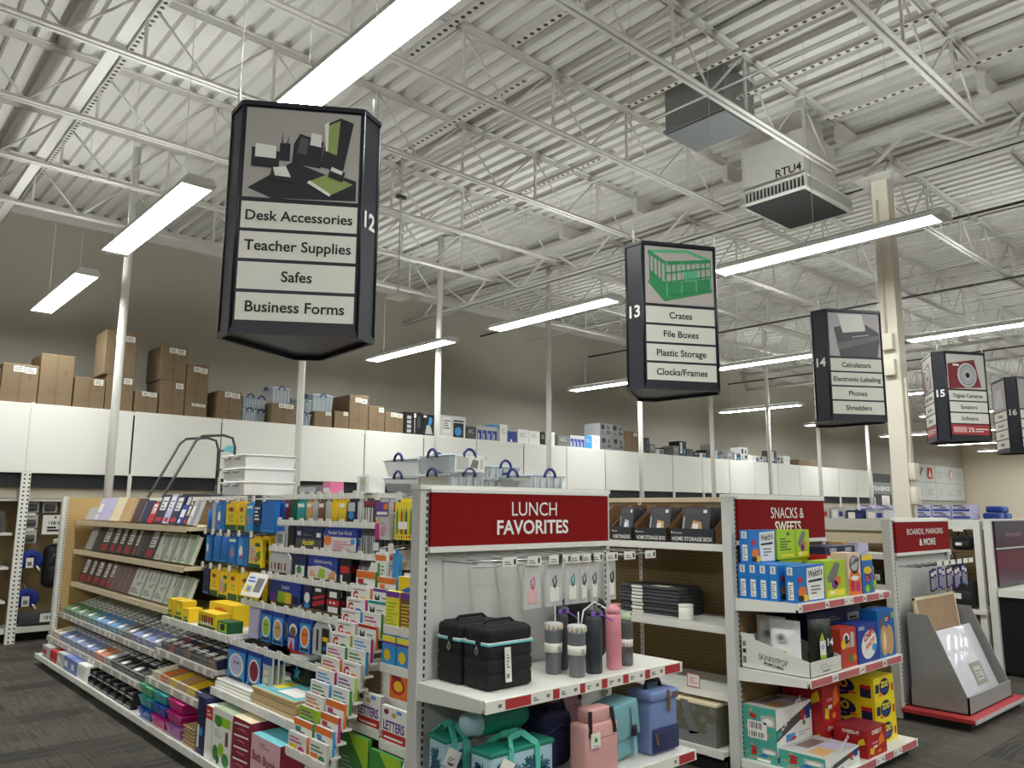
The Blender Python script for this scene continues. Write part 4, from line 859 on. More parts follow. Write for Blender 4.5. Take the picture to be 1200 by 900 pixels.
def b_spine(f): f.fr(0, 0, .2, 1, c('lgray'), 1)
GA = 'folios on the top binder shelf'
Y1_ = [9.3, 8.97, 8.76, 8.43, 8.1, 7.92, 7.76, 7.52, 7.29, 7.13, 6.9, 6.75, 6.56, 6.42, 6.33, 6.235]
for k, (cn, art, h, d) in enumerate([('lgray', b_spine, .13, 'small pale grey book'), ('lilac', b_navy, .23, 'lilac folio with white panels'), ('lilac', b_none, .235, 'plain lilac folio'), ('cream', b_none, .235, 'cream folio'), ('tan', b_none, .23, 'light tan folio'),
                                    ('tan', b_spine, .225, 'tan folio'), ('maroon', b_none, .22, 'dark maroon folio'), ('navy', b_none, .2, 'plain navy folio'), ('red', b_labw, .18, 'small red and white folio'), ('navy', b_labw, .25, 'tall navy folio with white label'),
                                    ('lilac', b_labw, .25, 'tall lilac folio with red foot'), ('navy', b_labw, .24, 'navy folio with a big white label'), ('royal', b_navy, .16, 'short blue folio with white panels'), ('maroon', b_labw, .16, 'short maroon folio'), ('silver', b_navy, .2, 'silver folio with white panels')]):
    body = mat('folio_maroon', (72, 44, 46), .5) if (cn == 'maroon') else c(cn)
    folio(Y1_[k], Y1_[k + 1], 2.26, 1.446, h, body, art, '%s, %s from the left on the top cream shelf' % (d, ORD[k]), GA)
GB = 'folios on the middle binder shelf'; Y2_ = [9.21, 8.96, 8.74, 8.39, 8.15, 7.94, 7.68, 7.52, 7.33, 7.04, 6.79, 6.6, 6.41, 6.25]
MAUD = mat('folio_graphite', (74, 68, 66), .5)
for k in range(13):
    art, body, d = (b_spine, c('lgray'), 'pale grey folio') if k == 0 else (b_none, MAUD, 'plain graphite folio') if k in (1, 7) else (b_lab, MAUD, 'graphite folio with red foot') if k < 9 else (b_sage, c('sage'), 'sage green and white folio')
    folio(Y2_[k], Y2_[k + 1], 2.26, 1.146, .245 if k < 9 else .23, body, art, '%s, %s from the left on the middle cream shelf' % (d, ORD[k]), GB)
GC = 'folios on the lower binder shelf'; Y3_ = [9.39, 9.1, 8.88, 8.61, 8.38, 8.22, 8.01, 7.85, 7.65, 7.3, 7.0, 6.72, 6.48, 6.3]
for k in range(13):
    art, body, d = (b_lab, MAUD, 'graphite folio with white label') if k in (0, 2) else (b_lab, mat('folio_plum', (98, 50, 60), .5), 'plum folio with white label') if k in (1, 3) else (b_labw, c('mauve'), 'mauve folio with a label') if k == 4 else (b_none, c('mauve'), 'plain mauve folio') if k < 8 else (b_wide, c('sage'), 'wide white and sage folio') if k < 11 else (b_sage, c('sage'), 'sage green folio')
    folio(Y3_[k], Y3_[k + 1], 2.26, .811, .24, body, art, '%s, %s from the left on the lower cream shelf' % (d, ORD[k]), GC)
# --- folder packs lying in the slanted trays
def tray_pack(y, w, x, z, col1, col2, label, group, ln=.42, th=.05, tilt=17, art=0):
    def mk(q):
        q.xf = Matrix.Rotation(math.radians(tilt), 4, 'X'); q.box(-w / 2, 0, 0, w / 2, ln, th, c(col1), dict(f=c(col2)))
        f = q.face((-w / 2, 0, th), (1, 0, 0), (0, 1, 0), w, ln); f.fr(.04, .0, .96, .36, c(col2)); f.fr(.08, .36, .92, .78, WHT); f.lines(.15, .42, .8, .7, 3, c('gray'), 2); f.fr(.04, .8, .96, .98, PAPER)
        if art: f.fr(.2, .05, .8, .22, WHT, 2)
    return put('folder_pack', pmesh(('folder_pack', round(w, 3), col1, col2, art, th, tilt, ln), mk), x, y, z, label, 'folder pack', group)
GD = 'folder packs in the upper slanted tray'
cols = ['green'] * 5 + ['teal'] * 2 + ['sky'] * 5 + ['gray'] * 2 + ['peri'] * 5; dcol = dict(green='green and white', teal='teal and white', sky='sky-blue and white', gray='plain grey', peri='pale blue and white', cream='cream', orange='orange and white', dgray='black', black='black', blue='blue and white', yellow='yellow')
n = len(cols)
for k, cc in enumerate(cols):
    y = 9.35 - k * (9.35 - 6.42) / (n - 1); tray_pack(y, .13, 2.18, .502, 'lgray' if cc != 'gray' else 'gray', cc, '%s folder pack, %s from the left in the upper slanted tray' % (dcol[cc], ORD[k]), GD, art=k % 2)
    if k % 2: q = MB(); q.tube([(2.16, y + .077, .57), (2.60, y + .077, .70)], .0022, WIRE, 4); q.tube([(2.16, y + .077, .53), (2.60, y + .077, .66)], .0018, WIRE, 4); q.build('wire_divider', g12)
GE = 'folder packs in the lower slanted tray'; cols = ['cream'] * 2 + ['blue'] + ['peri'] * 6 + ['orange'] * 2 + ['lgray'] + ['dgray'] * 6; dcol['lgray'] = 'white'
n = len(cols)
for k, cc in enumerate(cols):
    y = 9.33 - k * (9.33 - 6.4) / (n - 1); tray_pack(y, .14, 2.085, .277, 'dgray' if cc == 'dgray' else 'lgray', cc if cc != 'dgray' else 'black', '%s folder pack, %s from the left in the lower slanted tray' % (dcol[cc], ORD[k]), GE, .40, .05, 12, k % 2)
    if k % 2: q = MB(); q.tube([(2.07, y + .086, .345), (2.56, y + .086, .44)], .0025, WIRE, 4); q.tube([(2.07, y + .086, .30), (2.56, y + .086, .39)], .0018, WIRE, 4); q.build('wire_divider', g12)
# picture books in the short tray, yellow book packs below
for k in range(7):
    y = 6.08 - k * .151
    tray_pack(y, .14, 2.08, .577, 'navy', ['dgray', 'maroon', 'navy', 'brown', 'navy', 'dgray', 'brown'][k], 'dark picture book, %s from the left in the short wire-fronted tray' % ORD[k], 'dark picture books in the short tray', .40, .05, 10, 1)
for k in range(6):
    y = 6.06 - k * .168
    tray_pack(y, .15, 2.03, .387, ['cream', 'sky', 'cream', 'tan', 'yellow', 'navy'][k], ['cream', 'orange', 'yellow', 'tan', 'yellow', 'navy'][k], '%s pad pack, %s from the left in the lowest wire tray' % (['cream', 'sky-blue', 'cream and yellow', 'tan', 'yellow', 'navy'][k], ORD[k]), 'pad packs in the lowest wire tray', .42, .04, 9, 0)
# --- yellow craft boxes on the narrow shelf
for k, (a, b, h, d) in enumerate([(6.14, 6.03, .13, 0), (5.99, 5.84, .13, 1), (5.81, 5.72, .09, 0), (5.68, 5.28, .14, 2), (5.53, 5.23, .10, 3)]):
    w = a - b
    def art(f, k=k):
        f.fr(0, 0, 1, .18, c('dkgreen')); f.fe(.5, .6, .3, .22, c('lemon') if k < 3 else c('orange'), 2); f.fr(.2, .25, .8, .4, c('green') if k < 3 else WHT, 2)
        if k == 4: f.bars(.1, .3, .9, .8, 6, c('black'), 3)
    q = MB(); fb(q, w, .10 if k != 3 else .14, h, c('yellow'), art)
    put('craft_box', q.mesh('craft_box'), 2.10 if k != 3 else 2.23, (a + b) / 2, .802, ['tall yellow and green craft box, first on the narrow white shelf', 'yellow craft box with green foot, second on the narrow white shelf', 'small yellow craft box, third on the narrow white shelf', 'large plain yellow craft box at the back of the narrow shelf', 'yellow box with dark pictures in front of the large yellow box'][k], 'box', 'yellow craft boxes')
q = MB(); fb(q, .17, .1, .07, c('dkgreen'), lambda f: [f.fr(.1, .1, .9, .9, c('lime')), f.fr(.3, .2, .7, .8, c('black'), 2)])
put('craft_box', q.mesh('craft_box'), 2.10, 5.11, .802, 'small green and black box at the right end of the narrow shelf', 'box')
# --- peg packs
HK = MB(); HK.tube([(0, -.03, .0), (0, .30, .02)], .003, STEEL, 5); HK.box(-.022, -.036, -.012, .022, -.032, .03, PAPER); HKM = HK.mesh('peg_hook')
def pegpack(key, w, h, d, body, art, x, y, ztop, desc, where, group, n=3, shape=0, step=.06, hook=True):
    def mk(q):
        if shape == 1:      # rounded pouch
            q.rbox(-w / 2, 0, 0, w / 2, d, h - .02, body, min(.015, d * .45), 2); q.box(-w / 2 + .01, d / 2 - .002, h - .03, w / 2 - .01, d / 2 + .002, h, WHT)
            f = q.face((-w / 2, -.0004, 0), (1, 0, 0), (0, 0, 1), w, h - .02)
        elif shape == 2:    # glue bottle
            q.lathe([(w * .38, 0), (w * .5, .01), (w * .5, h * .62), (w * .3, h * .72), (w * .3, h * .9), (w * .12, h)], 0, w / 2, body, 12); f = q.face((-w * .3, -.001, h * .1), (1, 0, 0), (0, 0, 1), w * .6, h * .5)
        elif shape == 3:    # card with an arched top
            p = [(-w / 2, 0, 0), (w / 2, 0, 0), (w / 2, 0, h * .6)] + [(w / 2 * math.cos(a), 0, h * .6 + h * .4 * math.sin(a)) for a in [PI * k / 10 for k in range(1, 10)]] + [(-w / 2, 0, h * .6)]
            q.prism(p, (0, 0, 0), (0, d, 0), body); f = q.face((-w / 2, 0, 0), (1, 0, 0), (0, 0, 1), w, h * .6)
        else:
            q.box(-w / 2, 0, 0, w / 2, d, h - .018, body); q.box(-w * .3, d * .4, h - .018, w * .3, d * .4 + .002, h, body); f = q.face((-w / 2, 0, 0), (1, 0, 0), (0, 0, 1), w, h - .018)
        art(f)
    me = pmesh(('peg_pack', key), mk)
    for k in range(n):
        put('peg_pack', me, x + k * max(step, d + .006), y, ztop - h, desc + ', ' + (['front', 'second', 'third', 'fourth', 'fifth', 'sixth'][k]) + ' on ' + where, 'hanging pack', group)
    if hook: link('peg_hook', HKM, g12, (x - g12.location.x, y - g12.location.y, ztop + .0045), RX)
def k_blue(f): f.fe(.5, .45, .28, .25, c('sky')); f.fe(.5, .42, .14, .16, c('orange'), 2); f.fr(.1, .82, .9, .92, WHT)
def k_blue2(f): f.fr(.08, .05, .5, .95, c('sky')); f.fe(.35, .5, .18, .2, WHT, 2); f.fe(.35, .3, .1, .08, c('red'), 3)
def k_plain(f): f.fr(.05, .05, .95, .1, c('sky'))
def k_cray(f): f.fr(.0, .0, 1, .22, c('dkgreen')); f.fe(.45, .78, .28, .1, c('orange'), 1); f.fe(.45, .78, .18, .06, c('dkgreen'), 2); f.fr(.2, .32, .5, .62, c('lemon'), 1); f.lines(.25, .35, .75, .62, 4, c('green'), 2)
def k_cray2(f): f.fr(0, .0, 1, .12, c('dkgreen')); f.fr(.1, .2, .5, .75, c('lgray')); f.lines(.12, .25, .48, .7, 5, c('orange'), 2); f.fp([(.55, .15), (.95, .3), (.95, .6), (.6, .5)], c('green'), 1); f.fr(.5, .72, .9, .85, c('dkgreen'), 2); f.fr(.5, .28, .75, .4, c('orange'), 3)
W_ = '%s hook of the %s blue-yellow peg row'
for k, (a, b, cn, art, sh, d) in enumerate([(6.18, 6.06, 'blue', k_plain, 2, 'blue glue bottle pack'), (6.04, 5.98, 'lgray', b_spine, 0, 'thin pale pack'), (5.96, 5.80, 'blue', k_blue2, 0, 'blue pouch pack'), (5.78, 5.58, 'yellow', k_cray, 0, 'yellow crayon box'), (5.56, 5.44, 'yellow', k_cray, 0, 'narrow yellow crayon box'),
                                        (5.42, 5.31, 'sky', k_blue, 0, 'light blue pack'), (5.29, 5.19, 'navy', lambda f: f.lines(.1, .2, .9, .9, 4, WHT), 0, 'navy patterned pack'), (5.17, 4.97, 'blue', k_plain, 0, 'wide blue pouch')]):
    pegpack(('r1', k), a - b, .215 if k != 6 else .16, .035, c(cn), art, 2.35, (a + b) / 2, 1.645, d, W_ % (ORD[k], 'top'), 'packs on the top peg row', 3 if sh != 2 else 2, sh, .06 if sh != 2 else .125)
for k, (a, b, cn, art, sh, d) in enumerate([(6.13, 6.02, 'blue', k_blue2, 0, 'narrow blue pack'), (5.99, 5.86, 'blue', k_plain, 1, 'plain blue pouch'), (5.84, 5.72, 'blue', k_plain, 1, 'plain bright blue pouch'), (5.70, 5.56, 'blue', k_blue, 0, 'blue pack with orange picture'), (5.54, 5.36, 'blue', k_blue2, 0, 'blue pack with white picture'), (5.34, 5.15, 'yellow', k_cray2, 0, 'yellow pencil pack')]):
    pegpack(('r2', k), a - b, .21, .035, c(cn), art, 2.35, (a + b) / 2, 1.405, d, W_ % (ORD[k], 'middle'), 'packs on the middle peg row', 3, sh)
for k, (a, b, cn, art, d) in enumerate([(6.14, 6.03, 'navy', k_plain, 'navy pack'), (6.0, 5.85, 'yellow', k_cray, 'yellow marker box'), (5.83, 5.68, 'yellow', k_cray2, 'yellow and grey marker box'), (5.66, 5.50, 'yellow', k_cray, 'yellow crayon pack'), (5.48, 5.22, 'yellow', k_cray, 'wide yellow crayon pack')]):
    pegpack(('r3', k), a - b, .205, .035, c(cn), art, 2.35, (a + b) / 2, 1.155, d, W_ % (ORD[k], 'lowest'), 'packs on the lowest peg row', 3)
# --- teaching packs hanging behind the scan rails
def strip_row(row, items, x, ztop, h, rowname, group, n=2):
    for k, it in enumerate(items):
        a, b, cn, art, d = it[:5]; sh = it[5] if len(it) > 5 else 0; hh = it[6] if len(it) > 6 else h
        pegpack((row, k), a - b - .01, hh, .012, c(cn) if isinstance(cn, str) else cn, art, x + .015, (a + b) / 2, ztop, d, '%s hook of the %s' % (ORD[k], rowname), group, n, sh, .035, False)
def k_lab(f): f.fr(.1, .7, .9, .9, WHT)
def k_none(f): pass
def k_white(f): f.lines(.15, .2, .85, .8, 5, c('lgray'))
A_ = [(5.0, 4.92, 'maroon', k_lab, 'maroon pencil pack'), (4.91, 4.82, 'dkgreen', k_none, 'dark green pack'), (4.81, 4.69, 'teal', k_lab, 'teal pack'), (4.68, 4.60, 'tan', k_lab, 'tan pack'), (4.59, 4.53, 'lgray', k_white, 'white pack'), (4.52, 4.44, 'brown', k_lab, 'brown pack'), (4.43, 4.37, 'lgray', k_white, 'second white pack'),
      (4.36, 4.28, 'yellow', k_none, 'plain yellow pack'), (4.27, 4.18, 'yellow', k_lab, 'yellow pack with label'), (4.17, 4.06, 'navy', lambda f: [f.fr(.1, .5, .9, .95, c('lgray')), f.fe(.5, .3, .3, .2, c('sky'), 2)], 'navy and grey pack'), (4.05, 3.98, 'lgray', lambda f: f.bars(.1, .05, .9, .95, 4, WHT), 'white barred pack')]
strip_row('A', A_, 2.41, 1.655, .135, 'top scan-rail row', 'packs of the top scan-rail row')
k_stack = lambda f: f.bars(.02, .0, .98, .8, 7, c('lgray'))
pegpack(('A', 99), .11, .145, .02, mat('dark_cards', (70, 66, 68), .5), lambda f: [f.bars(.02, 0, .98, .72, 5, WHT), f.fr(0, .8, 1, 1, c('maroon'), 3)], 2.40, 3.88, 1.655, 'striped border pack with maroon header', 'last hook of the top scan-rail row', 'packs of the top scan-rail row', 6, 0, .045, False)
def k_alpha(f): f.fr(0, 0, 1, .45, c('dgray')); f.ft('Abcdefg', .06, .06, .94, .42, c('lemon'), 2, .02); f.fr(.06, .6, .2, .8, c('lgray')); f.fr(.8, .55, .95, .75, WHT); f.lines(.3, .6, .7, .72, 2, c('gray'))
def k_number(f): f.fr(0, 0, 1, .62, mat('print_cream', (226, 216, 206), .5)); f.ft('Number Your World', .14, .72, .86, .92, WHT, 2); f.fe(.12, .45, .12, .24, c('orange'), 2); f.lines(.3, .05, .9, .5, 4, c('pink'), 2); f.fe(.9, .45, .07, .14, c('sky'), 3)
def k_learn(f): f.fp([(0, 0), (1, 0), (1, .3), (.75, .5), (.4, .6), (0, .5)], mat('print_cream', (226, 216, 206), .5)); f.ft('Alphabet Learning', .22, .66, .82, .88, WHT, 2); f.fp([(.35, .05), (.6, .05), (.6, .45), (.42, .5)], c('lime'), 2); f.lines(.08, .1, .3, .4, 3, c('orange'), 2); f.fp([(.7, .0), (.95, 0), (.95, .45), (.75, .3)], c('tan'), 2)
strip_row('B', [(5.0, 4.86, 'lgray', lambda f: [f.fr(0, .75, 1, 1, c('blue')), f.fr(.2, .15, .8, .6, c('gray'), 2)], 'white pack with blue header'), (4.84, 4.73, 'black', b_spine, 'black pack'), (4.71, 4.36, 'navy', k_alpha, 'wide navy pack with yellow letters'), (4.34, 3.96, 'royal', k_number, 'wide blue pack with number title')], 2.36, 1.495, .145, 'second scan-rail row', 'packs of the second scan-rail row', 3)
pegpack(('B', 99), .16, .155, .012, mat('dark_cards', (70, 66, 68), .5), k_stack, 2.40, 3.87, 1.49, 'dark card pack seen edge on', 'last hook of the second scan-rail row', 'packs of the second scan-rail row', 6, 0, .04, False)
strip_row('C', [(5.03, 4.72, 'lgray', lambda f: f.bars(.1, .2, .9, .7, 5, c('maroon')), 'arched white flyer', 3, .14), (4.69, 4.51, 'navy', lambda f: [f.fr(.2, 0, .9, .5, WHT), f.fe(.5, .3, .2, .2, c('green'), 2)], 'navy and white pack'), (4.49, 4.13, 'royal', k_learn, 'wide blue alphabet pack'), (4.11, 3.98, 'black', lambda f: [f.fr(.1, .4, .9, .7, c('red')), f.fr(.1, .0, .3, .3, WHT)], 'black and red pack')], 2.34, 1.325, .145, 'third scan-rail row', 'packs of the third scan-rail row', 3)
pegpack(('C', 99), .16, .16, .012, mat('dark_cards', (70, 66, 68), .5), k_stack, 2.39, 3.87, 1.32, 'dark card pack seen edge on', 'last hook of the third scan-rail row', 'packs of the third scan-rail row', 6, 0, .04, False)
strip_row('D', [(4.92, 4.50, 'royal', lambda f: [f.fr(.05, .0, .25, .45, c('purple')), f.fp([(.28, 0), (.75, 0), (.75, .5), (.3, .55)], c('lime')), f.fr(.55, .0, .75, .5, c('yellow'), 2), f.fr(.8, .05, .97, .4, c('black'), 2), f.ft('Letters', .35, .66, .75, .86, WHT, 2)], 'wide blue pack with lime picture'), (4.46, 4.35, 'navy', lambda f: [f.fe(.5, .45, .35, .25, WHT), f.fr(.2, 0, .8, .18, c('sky'))], 'navy and white pack'),
                (4.34, 4.19, 'black', lambda f: [f.fp([(0, .1), (1, .3), (1, .5), (0, .3)], c('red')), f.fp([(0, .4), (1, .6), (1, .72), (0, .52)], c('red')), f.fr(.2, .8, .7, .95, WHT)], 'red and black striped pack'), (4.17, 4.02, 'black', lambda f: [f.fr(0, .3, 1, .55, c('red')), f.fr(.1, .0, .9, .25, WHT), f.fe(.3, .42, .08, .06, WHT, 2), f.fe(.6, .42, .08, .06, WHT, 2), f.fr(.2, .65, .8, .9, WHT)], 'red, black and white dotted pack')], 2.30, 1.155, .145, 'fourth scan-rail row', 'packs of the fourth scan-rail row', 3)
pegpack(('D', 99), .18, .33, .012, mat('dark_cards', (70, 66, 68), .5), k_stack, 2.34, 3.88, 1.15, 'dark card pack seen edge on', 'last hook of the fourth scan-rail row', 'packs of the fourth scan-rail row', 6, 0, .045, False)
def k_fig(col, arch=True):
    def g(f): f.fr(0, 0, 1, 1, c('sky') if arch else c('royal'), 0.5); f.fe(.5, .48, .42, .34, WHT, 1); f.fe(.5, .48, .34, .28, c(col), 2); f.fe(.42, .55, .05, .04, INK, 3); f.fe(.62, .55, .05, .04, INK, 3); f.fr(.1, .05, .9, .14, c('navy'), 2); f.fr(0, .88, 1, 1, c('royal'), 1)
    return g
strip_row('E', [(4.98, 4.84, 'lilac', k_white, 'white and lilac card pack'), (4.80, 4.65, 'royal', k_fig('lime'), 'blue pack with a green oval'), (4.64, 4.49, 'royal', k_fig('tan'), 'blue pack with a tan oval'), (4.43, 4.30, 'royal', lambda f: [f.fe(.5, .6, .4, .2, WHT), f.fe(.5, .55, .3, .15, c('brown'), 2), f.fr(.05, .0, .7, .35, c('lilac'), 2), f.fp([(.1, 0), (.6, 0), (.4, .3)], c('red'), 3)], 'blue pack with white and red pictures'),
                (4.29, 4.15, 'royal', k_fig('orange'), 'blue pack with an orange hand shape'), (4.13, 3.92, 'lgray', lambda f: [f.fr(.2, .2, .32, 1.2, c('black')), f.fr(.5, .1, .9, 1.3, c('black')), f.fr(.55, .7, .85, .9, c('yellow'), 2), f.fr(.55, .3, .85, .45, c('blue'), 2)], 'arched white pack with black windows', 3, .19)], 2.20, .985, .20, 'fifth scan-rail row', 'packs of the fifth scan-rail row', 3)
strip_row('F', [(5.06, 4.79, 'royal', k_fig('lilac'), 'wide blue pack with a pale oval'), (4.76, 4.57, 'royal', k_fig('maroon'), 'blue pack with a red oval'), (4.55, 4.42, 'lgray', lambda f: [f.fr(0, .78, 1, 1, c('royal')), f.lines(.15, .1, .85, .7, 3, c('cream'), 2, .7), f.fe(.6, .25, .1, .05, c('red'), 3)], 'white card pack with blue top')], 2.11, .755, .225, 'lowest scan-rail row', 'packs of the lowest scan-rail row', 3)
# tilted white price flyer
fl_ = MB(); fl_.xf = Matrix.Rotation(math.radians(-24), 4, 'X'); fl_.box(-.14, 0, 0, .14, .004, .15, PAPER); f = fl_.face((-.14, 0, 0), (1, 0, 0), (0, 0, 1), .28, .15); f.lines(.1, .6, .5, .9, 2, c('blue')); f.fr(.1, .15, .45, .45, c('yellow')); f.fr(.55, .2, .9, .8, c('gray')); f.fe(.3, .3, .1, .12, c('sky'), 2)
put('sale_flyer', fl_.mesh('sale_flyer'), 2.17, 4.89, 1.045, 'tilted white sale flyer clipped to the left end of the fifth scan rail', 'flyer')
ft_ = thing('craft_pouch', 'black pouch with a blue star and red and white top on the stacked paper', 'pouch', (2.27, 4.39, .5785), RX)
q = MB(); q.rbox(-.11, 0, 0, .11, .10, .13, BLACK, .025, 2); f = q.face((-.11, -.001, 0), (1, 0, 0), (0, 0, 1), .22, .13); st = []
for k in range(10): a = PI / 2 + k * PI / 5; r = .05 if k % 2 == 0 else .022; st.append((.10 + r * math.cos(a), .065 + r * math.sin(a)))
for k in range(10): f.poly([(.10, .065), st[k], st[(k + 1) % 10]], c('sky'), 1)
q.build('pouch_body', ft_, True)
q = MB(); q.lathe([(.075, .13), (.095, .155), (.085, .185)], 0, .05, WHT, 14); q.build('white_band', ft_, True); q = MB(); q.lathe([(.098, .185), (.10, .20), (.07, .225)], 0, .05, c('red'), 14); q.build('red_band', ft_, True)
# --- paper stacks on the white shelf
for k in range(3):
    q = MB(); q.rbox(-.26, 0, 0, .26, .42, .017, PAPER, .003, 1, False); f = q.face((-.26, 0, .017), (1, 0, 0), (0, 1, 0), .52, .42); f.lines(.1, .1, .9, .9, 5, c('lgray')); f.fr(.5, .2, .8, .5, c('sage'), 2)
    put('paper_pad', q.mesh('paper_pad'), 2.06 + .004 * k, 4.82 + .006 * (k % 2), .486 + .0175 * k, 'white paper pad, %s from the bottom of the stack left of the kraft pads' % ORD[k], 'paper pad', 'white paper pads on the white shelf')
for k in range(5):
    q = MB(); q.rbox(-.27, 0, 0, .27, .40, .0175, c('kraft'), .003, 1, False); q.box(-.26, .01, .0175, .26, .39, .0182, c('aqua') if k == 4 else PAPER)
    if k == 4: f = q.face((-.26, 0, .0183), (1, 0, 0), (0, 1, 0), .52, .4); f.fr(.1, .2, .35, .5, c('lemon'), 2); f.fr(.45, .1, .9, .4, WHT, 2)
    put('paper_pad', q.mesh('paper_pad'), 2.065 + .006 * (k % 2), 4.27 + .008 * ((k * 2) % 3), .4862 + .0183 * k, 'kraft-edged paper pad, %s from the bottom of the stack under the black pouch' % ORD[k] if k < 4 else 'kraft-edged paper pad with pale blue cover under the black pouch', 'paper pad', 'kraft paper pads on the white shelf')
# --- bottom deck
def base_item(name, a, b, z, h, d, body, art, label, cat, group=None, x=1.98, sides=None):
    q = MB(); fb(q, a - b, d, h, body, art, sides); return put(name, q.mesh(name), x, (a + b) / 2, z, label, cat, group)
GZ = .106
lst = [(9.30, 9.02, 'lgray', .11, 'white and red flat boxes'), (8.98, 8.72, 'red', .10, 'red and white flat box'), (8.70, 8.45, 'lgray', .12, 'white card pack'), (8.43, 8.2, 'peri', .17, 'pale blue file stack'), (8.18, 7.98, 'peri', .12, 'low pale blue file stack')]
for k, (a, b, cn, h, d) in enumerate(lst): base_item('file_box', a, b, GZ, min(h, .124), .4, c(cn), lambda f: [f.fr(.1, .3, .6, .7, c('red') if k < 2 else WHT), f.lines(.2, .1, .8, .3, 2, c('gray'))], '%s, %s from the left on the bottom deck' % (d, ORD[k]), 'file box', 'file boxes on the bottom deck')
base_item('file_box', 7.95, 7.68, GZ, .124, .3, WHT, k_white, 'plain white box before the black file trays on the bottom deck', 'file box', 'file boxes on the bottom deck')
for k in range(6):
    a = 7.62 - k * .20
    q = MB(); q.box(-.09, 0, 0, .09, .36, .008, BLACK); q.box(-.09, 0, .008, -.082, .36, .06, BLACK); q.box(.082, 0, .008, .09, .36, .06, BLACK); q.box(-.09, .352, .008, .09, .36, .06, BLACK); q.box(-.07, .01, .01, .07, .34, .035, c('dgray')); q.box(-.085, -.002, .012, .085, 0, .018, c('lgray'))
    me = q.mesh('letter_tray')
    for j in range(2):
        put('letter_tray', me, 1.985 + .012 * j, a - .1, GZ + .062 * j, 'black letter tray, %s level of the %s stack on the bottom deck' % (ORD[j], ORD[k]), 'letter tray', 'black letter trays')
def pbox(y, z, col, label, w=.26, x=1.98):
    m = mat('tub_' + col, MC[col], .25, 0, .03); o = thing('pencil_case', label, 'plastic box', (x, y, z), RX, 'coloured plastic boxes')
    q = MB(); lo = [(-w / 2 + .015, .015, 0), (w / 2 - .015, .015, 0), (w / 2 - .015, .27, 0), (-w / 2 + .015, .27, 0)]; hi = [(-w / 2, 0, .052), (w / 2, 0, .052), (w / 2, .285, .052), (-w / 2, .285, .052)]
    q.add(lo + hi, [(3, 2, 1, 0), (0, 1, 5, 4), (1, 2, 6, 5), (2, 3, 7, 6), (3, 0, 4, 7)], m); q.build('tub', o, True)
    q = MB(); q.rbox(-w / 2 - .005, -.005, .052, w / 2 + .005, .29, .068, m, .006, 2); q.rbox(-w / 2 + .03, .03, .068, w / 2 - .03, .255, .078, m, .008, 2); q.build('lid', o, True)
    q = MB(); q.box(-.03, -.012, .045, .03, -.005, .075, m); q.build('latch', o, True)
MC = dict(teal=(52, 156, 152), blue=(30, 80, 170), magenta=(190, 34, 120), lilac=(160, 96, 160), green=(90, 170, 120))
for z, y, col, d in [(0, 6.12, 'blue', 'blue plastic pencil box at the bottom of the left stack'), (1, 6.12, 'teal', 'teal plastic pencil box in the middle of the left stack'), (2, 6.13, 'green', 'green plastic pencil box topping the left stack'), (0, 5.83, 'magenta', 'magenta pencil box at the bottom, right of the blue one'), (1, 5.83, 'blue', 'blue pencil box resting on the lower magenta one'), (2, 5.83, 'teal', 'teal pencil box topping the middle stack'),
                     (0, 5.53, 'lilac', 'lilac plastic pencil box at the bottom of the right stack'), (1, 5.53, 'magenta', 'magenta pencil box in the middle of the right stack'), (2, 5.52, 'magenta', 'magenta pencil box topping the right stack')]: pbox(y, GZ + .079 * z, col, d)
for k in range(6):
    q = MB(); q.box(-.10, 0, 0, .10, .32, .006, c('kraft')); q.box(-.04, .30, .006, .04, .318, .02, STEEL)
    o = link('clipboard', q.mesh('clipboard'), None, (1.985, 5.255 + .004 * (k % 3), GZ + .001 + .021 * k), RX + .03 * ((k % 3) - 1)); tag(o, 'brown clipboard, %s from the bottom of the pile beside the navy box' % ORD[k], 'clipboard', 'brown clipboards')
base_item('game_box', 5.12, 5.0, GZ, .33, .3, c('navy'), lambda f: [f.fr(.1, .1, .35, .5, WHT), f.fe(.6, .4, .25, .08, c('sky'), 2)], 'tall navy box left of the red and white box on the bottom deck', 'box')
base_item('game_box', 4.985, 4.88, GZ, .30, .25, WHT, lambda f: [f.fr(0, .75, 1, 1, c('red')), f.lines(.2, .82, .8, .95, 2, WHT, 2)], 'white box with a red top band, right of the tall navy box', 'box')
def a_leaf(f):
    f.fr(.06, .72, .94, .88, c('lime')); f.fe(.3, .78, .2, .1, c('green'), 2); f.fe(.2, .2, .15, .14, c('green'), 2); f.fe(.5, .3, .16, .12, c('lime'), 2); f.fe(.75, .15, .18, .12, c('green'), 2); f.fr(.7, .4, .85, .65, c('brown'), 2); f.lines(.1, .5, .55, .65, 3, c('lgray'), 2); f.fe(.35, .1, .08, .08, c('dkgreen'), 3)
base_item('game_box', 4.87, 4.60, GZ, .31, .30, WHT, a_leaf, 'white box with green leaf pictures on the bottom deck', 'box', sides=dict(t=c('sage')))
for k in range(5): base_item('game_box', 4.585, 4.345, GZ + .0625 * k, .062, .32, c('maroon'), lambda f: [f.fp([(.1, .4), (.9, .55), (.9, .7), (.1, .55)], WHT), f.lines(.3, .1, .8, .3, 1, c('pink'), 2)], 'flat maroon box, %s from the bottom of the five on the bottom deck' % ORD[k], 'box', 'maroon boxes', sides=dict(t=c('cream')))
def a_bath(f): f.ft('Bath Bombs', .06, .50, .94, .74, c('maroon'), 2, .02, False, -.05); f.fe(.35, .25, .18, .16, c('orange'), 2); f.fe(.62, .2, .15, .14, c('yellow'), 2); f.lines(.3, .82, .7, .92, 2, c('gray'), 2)
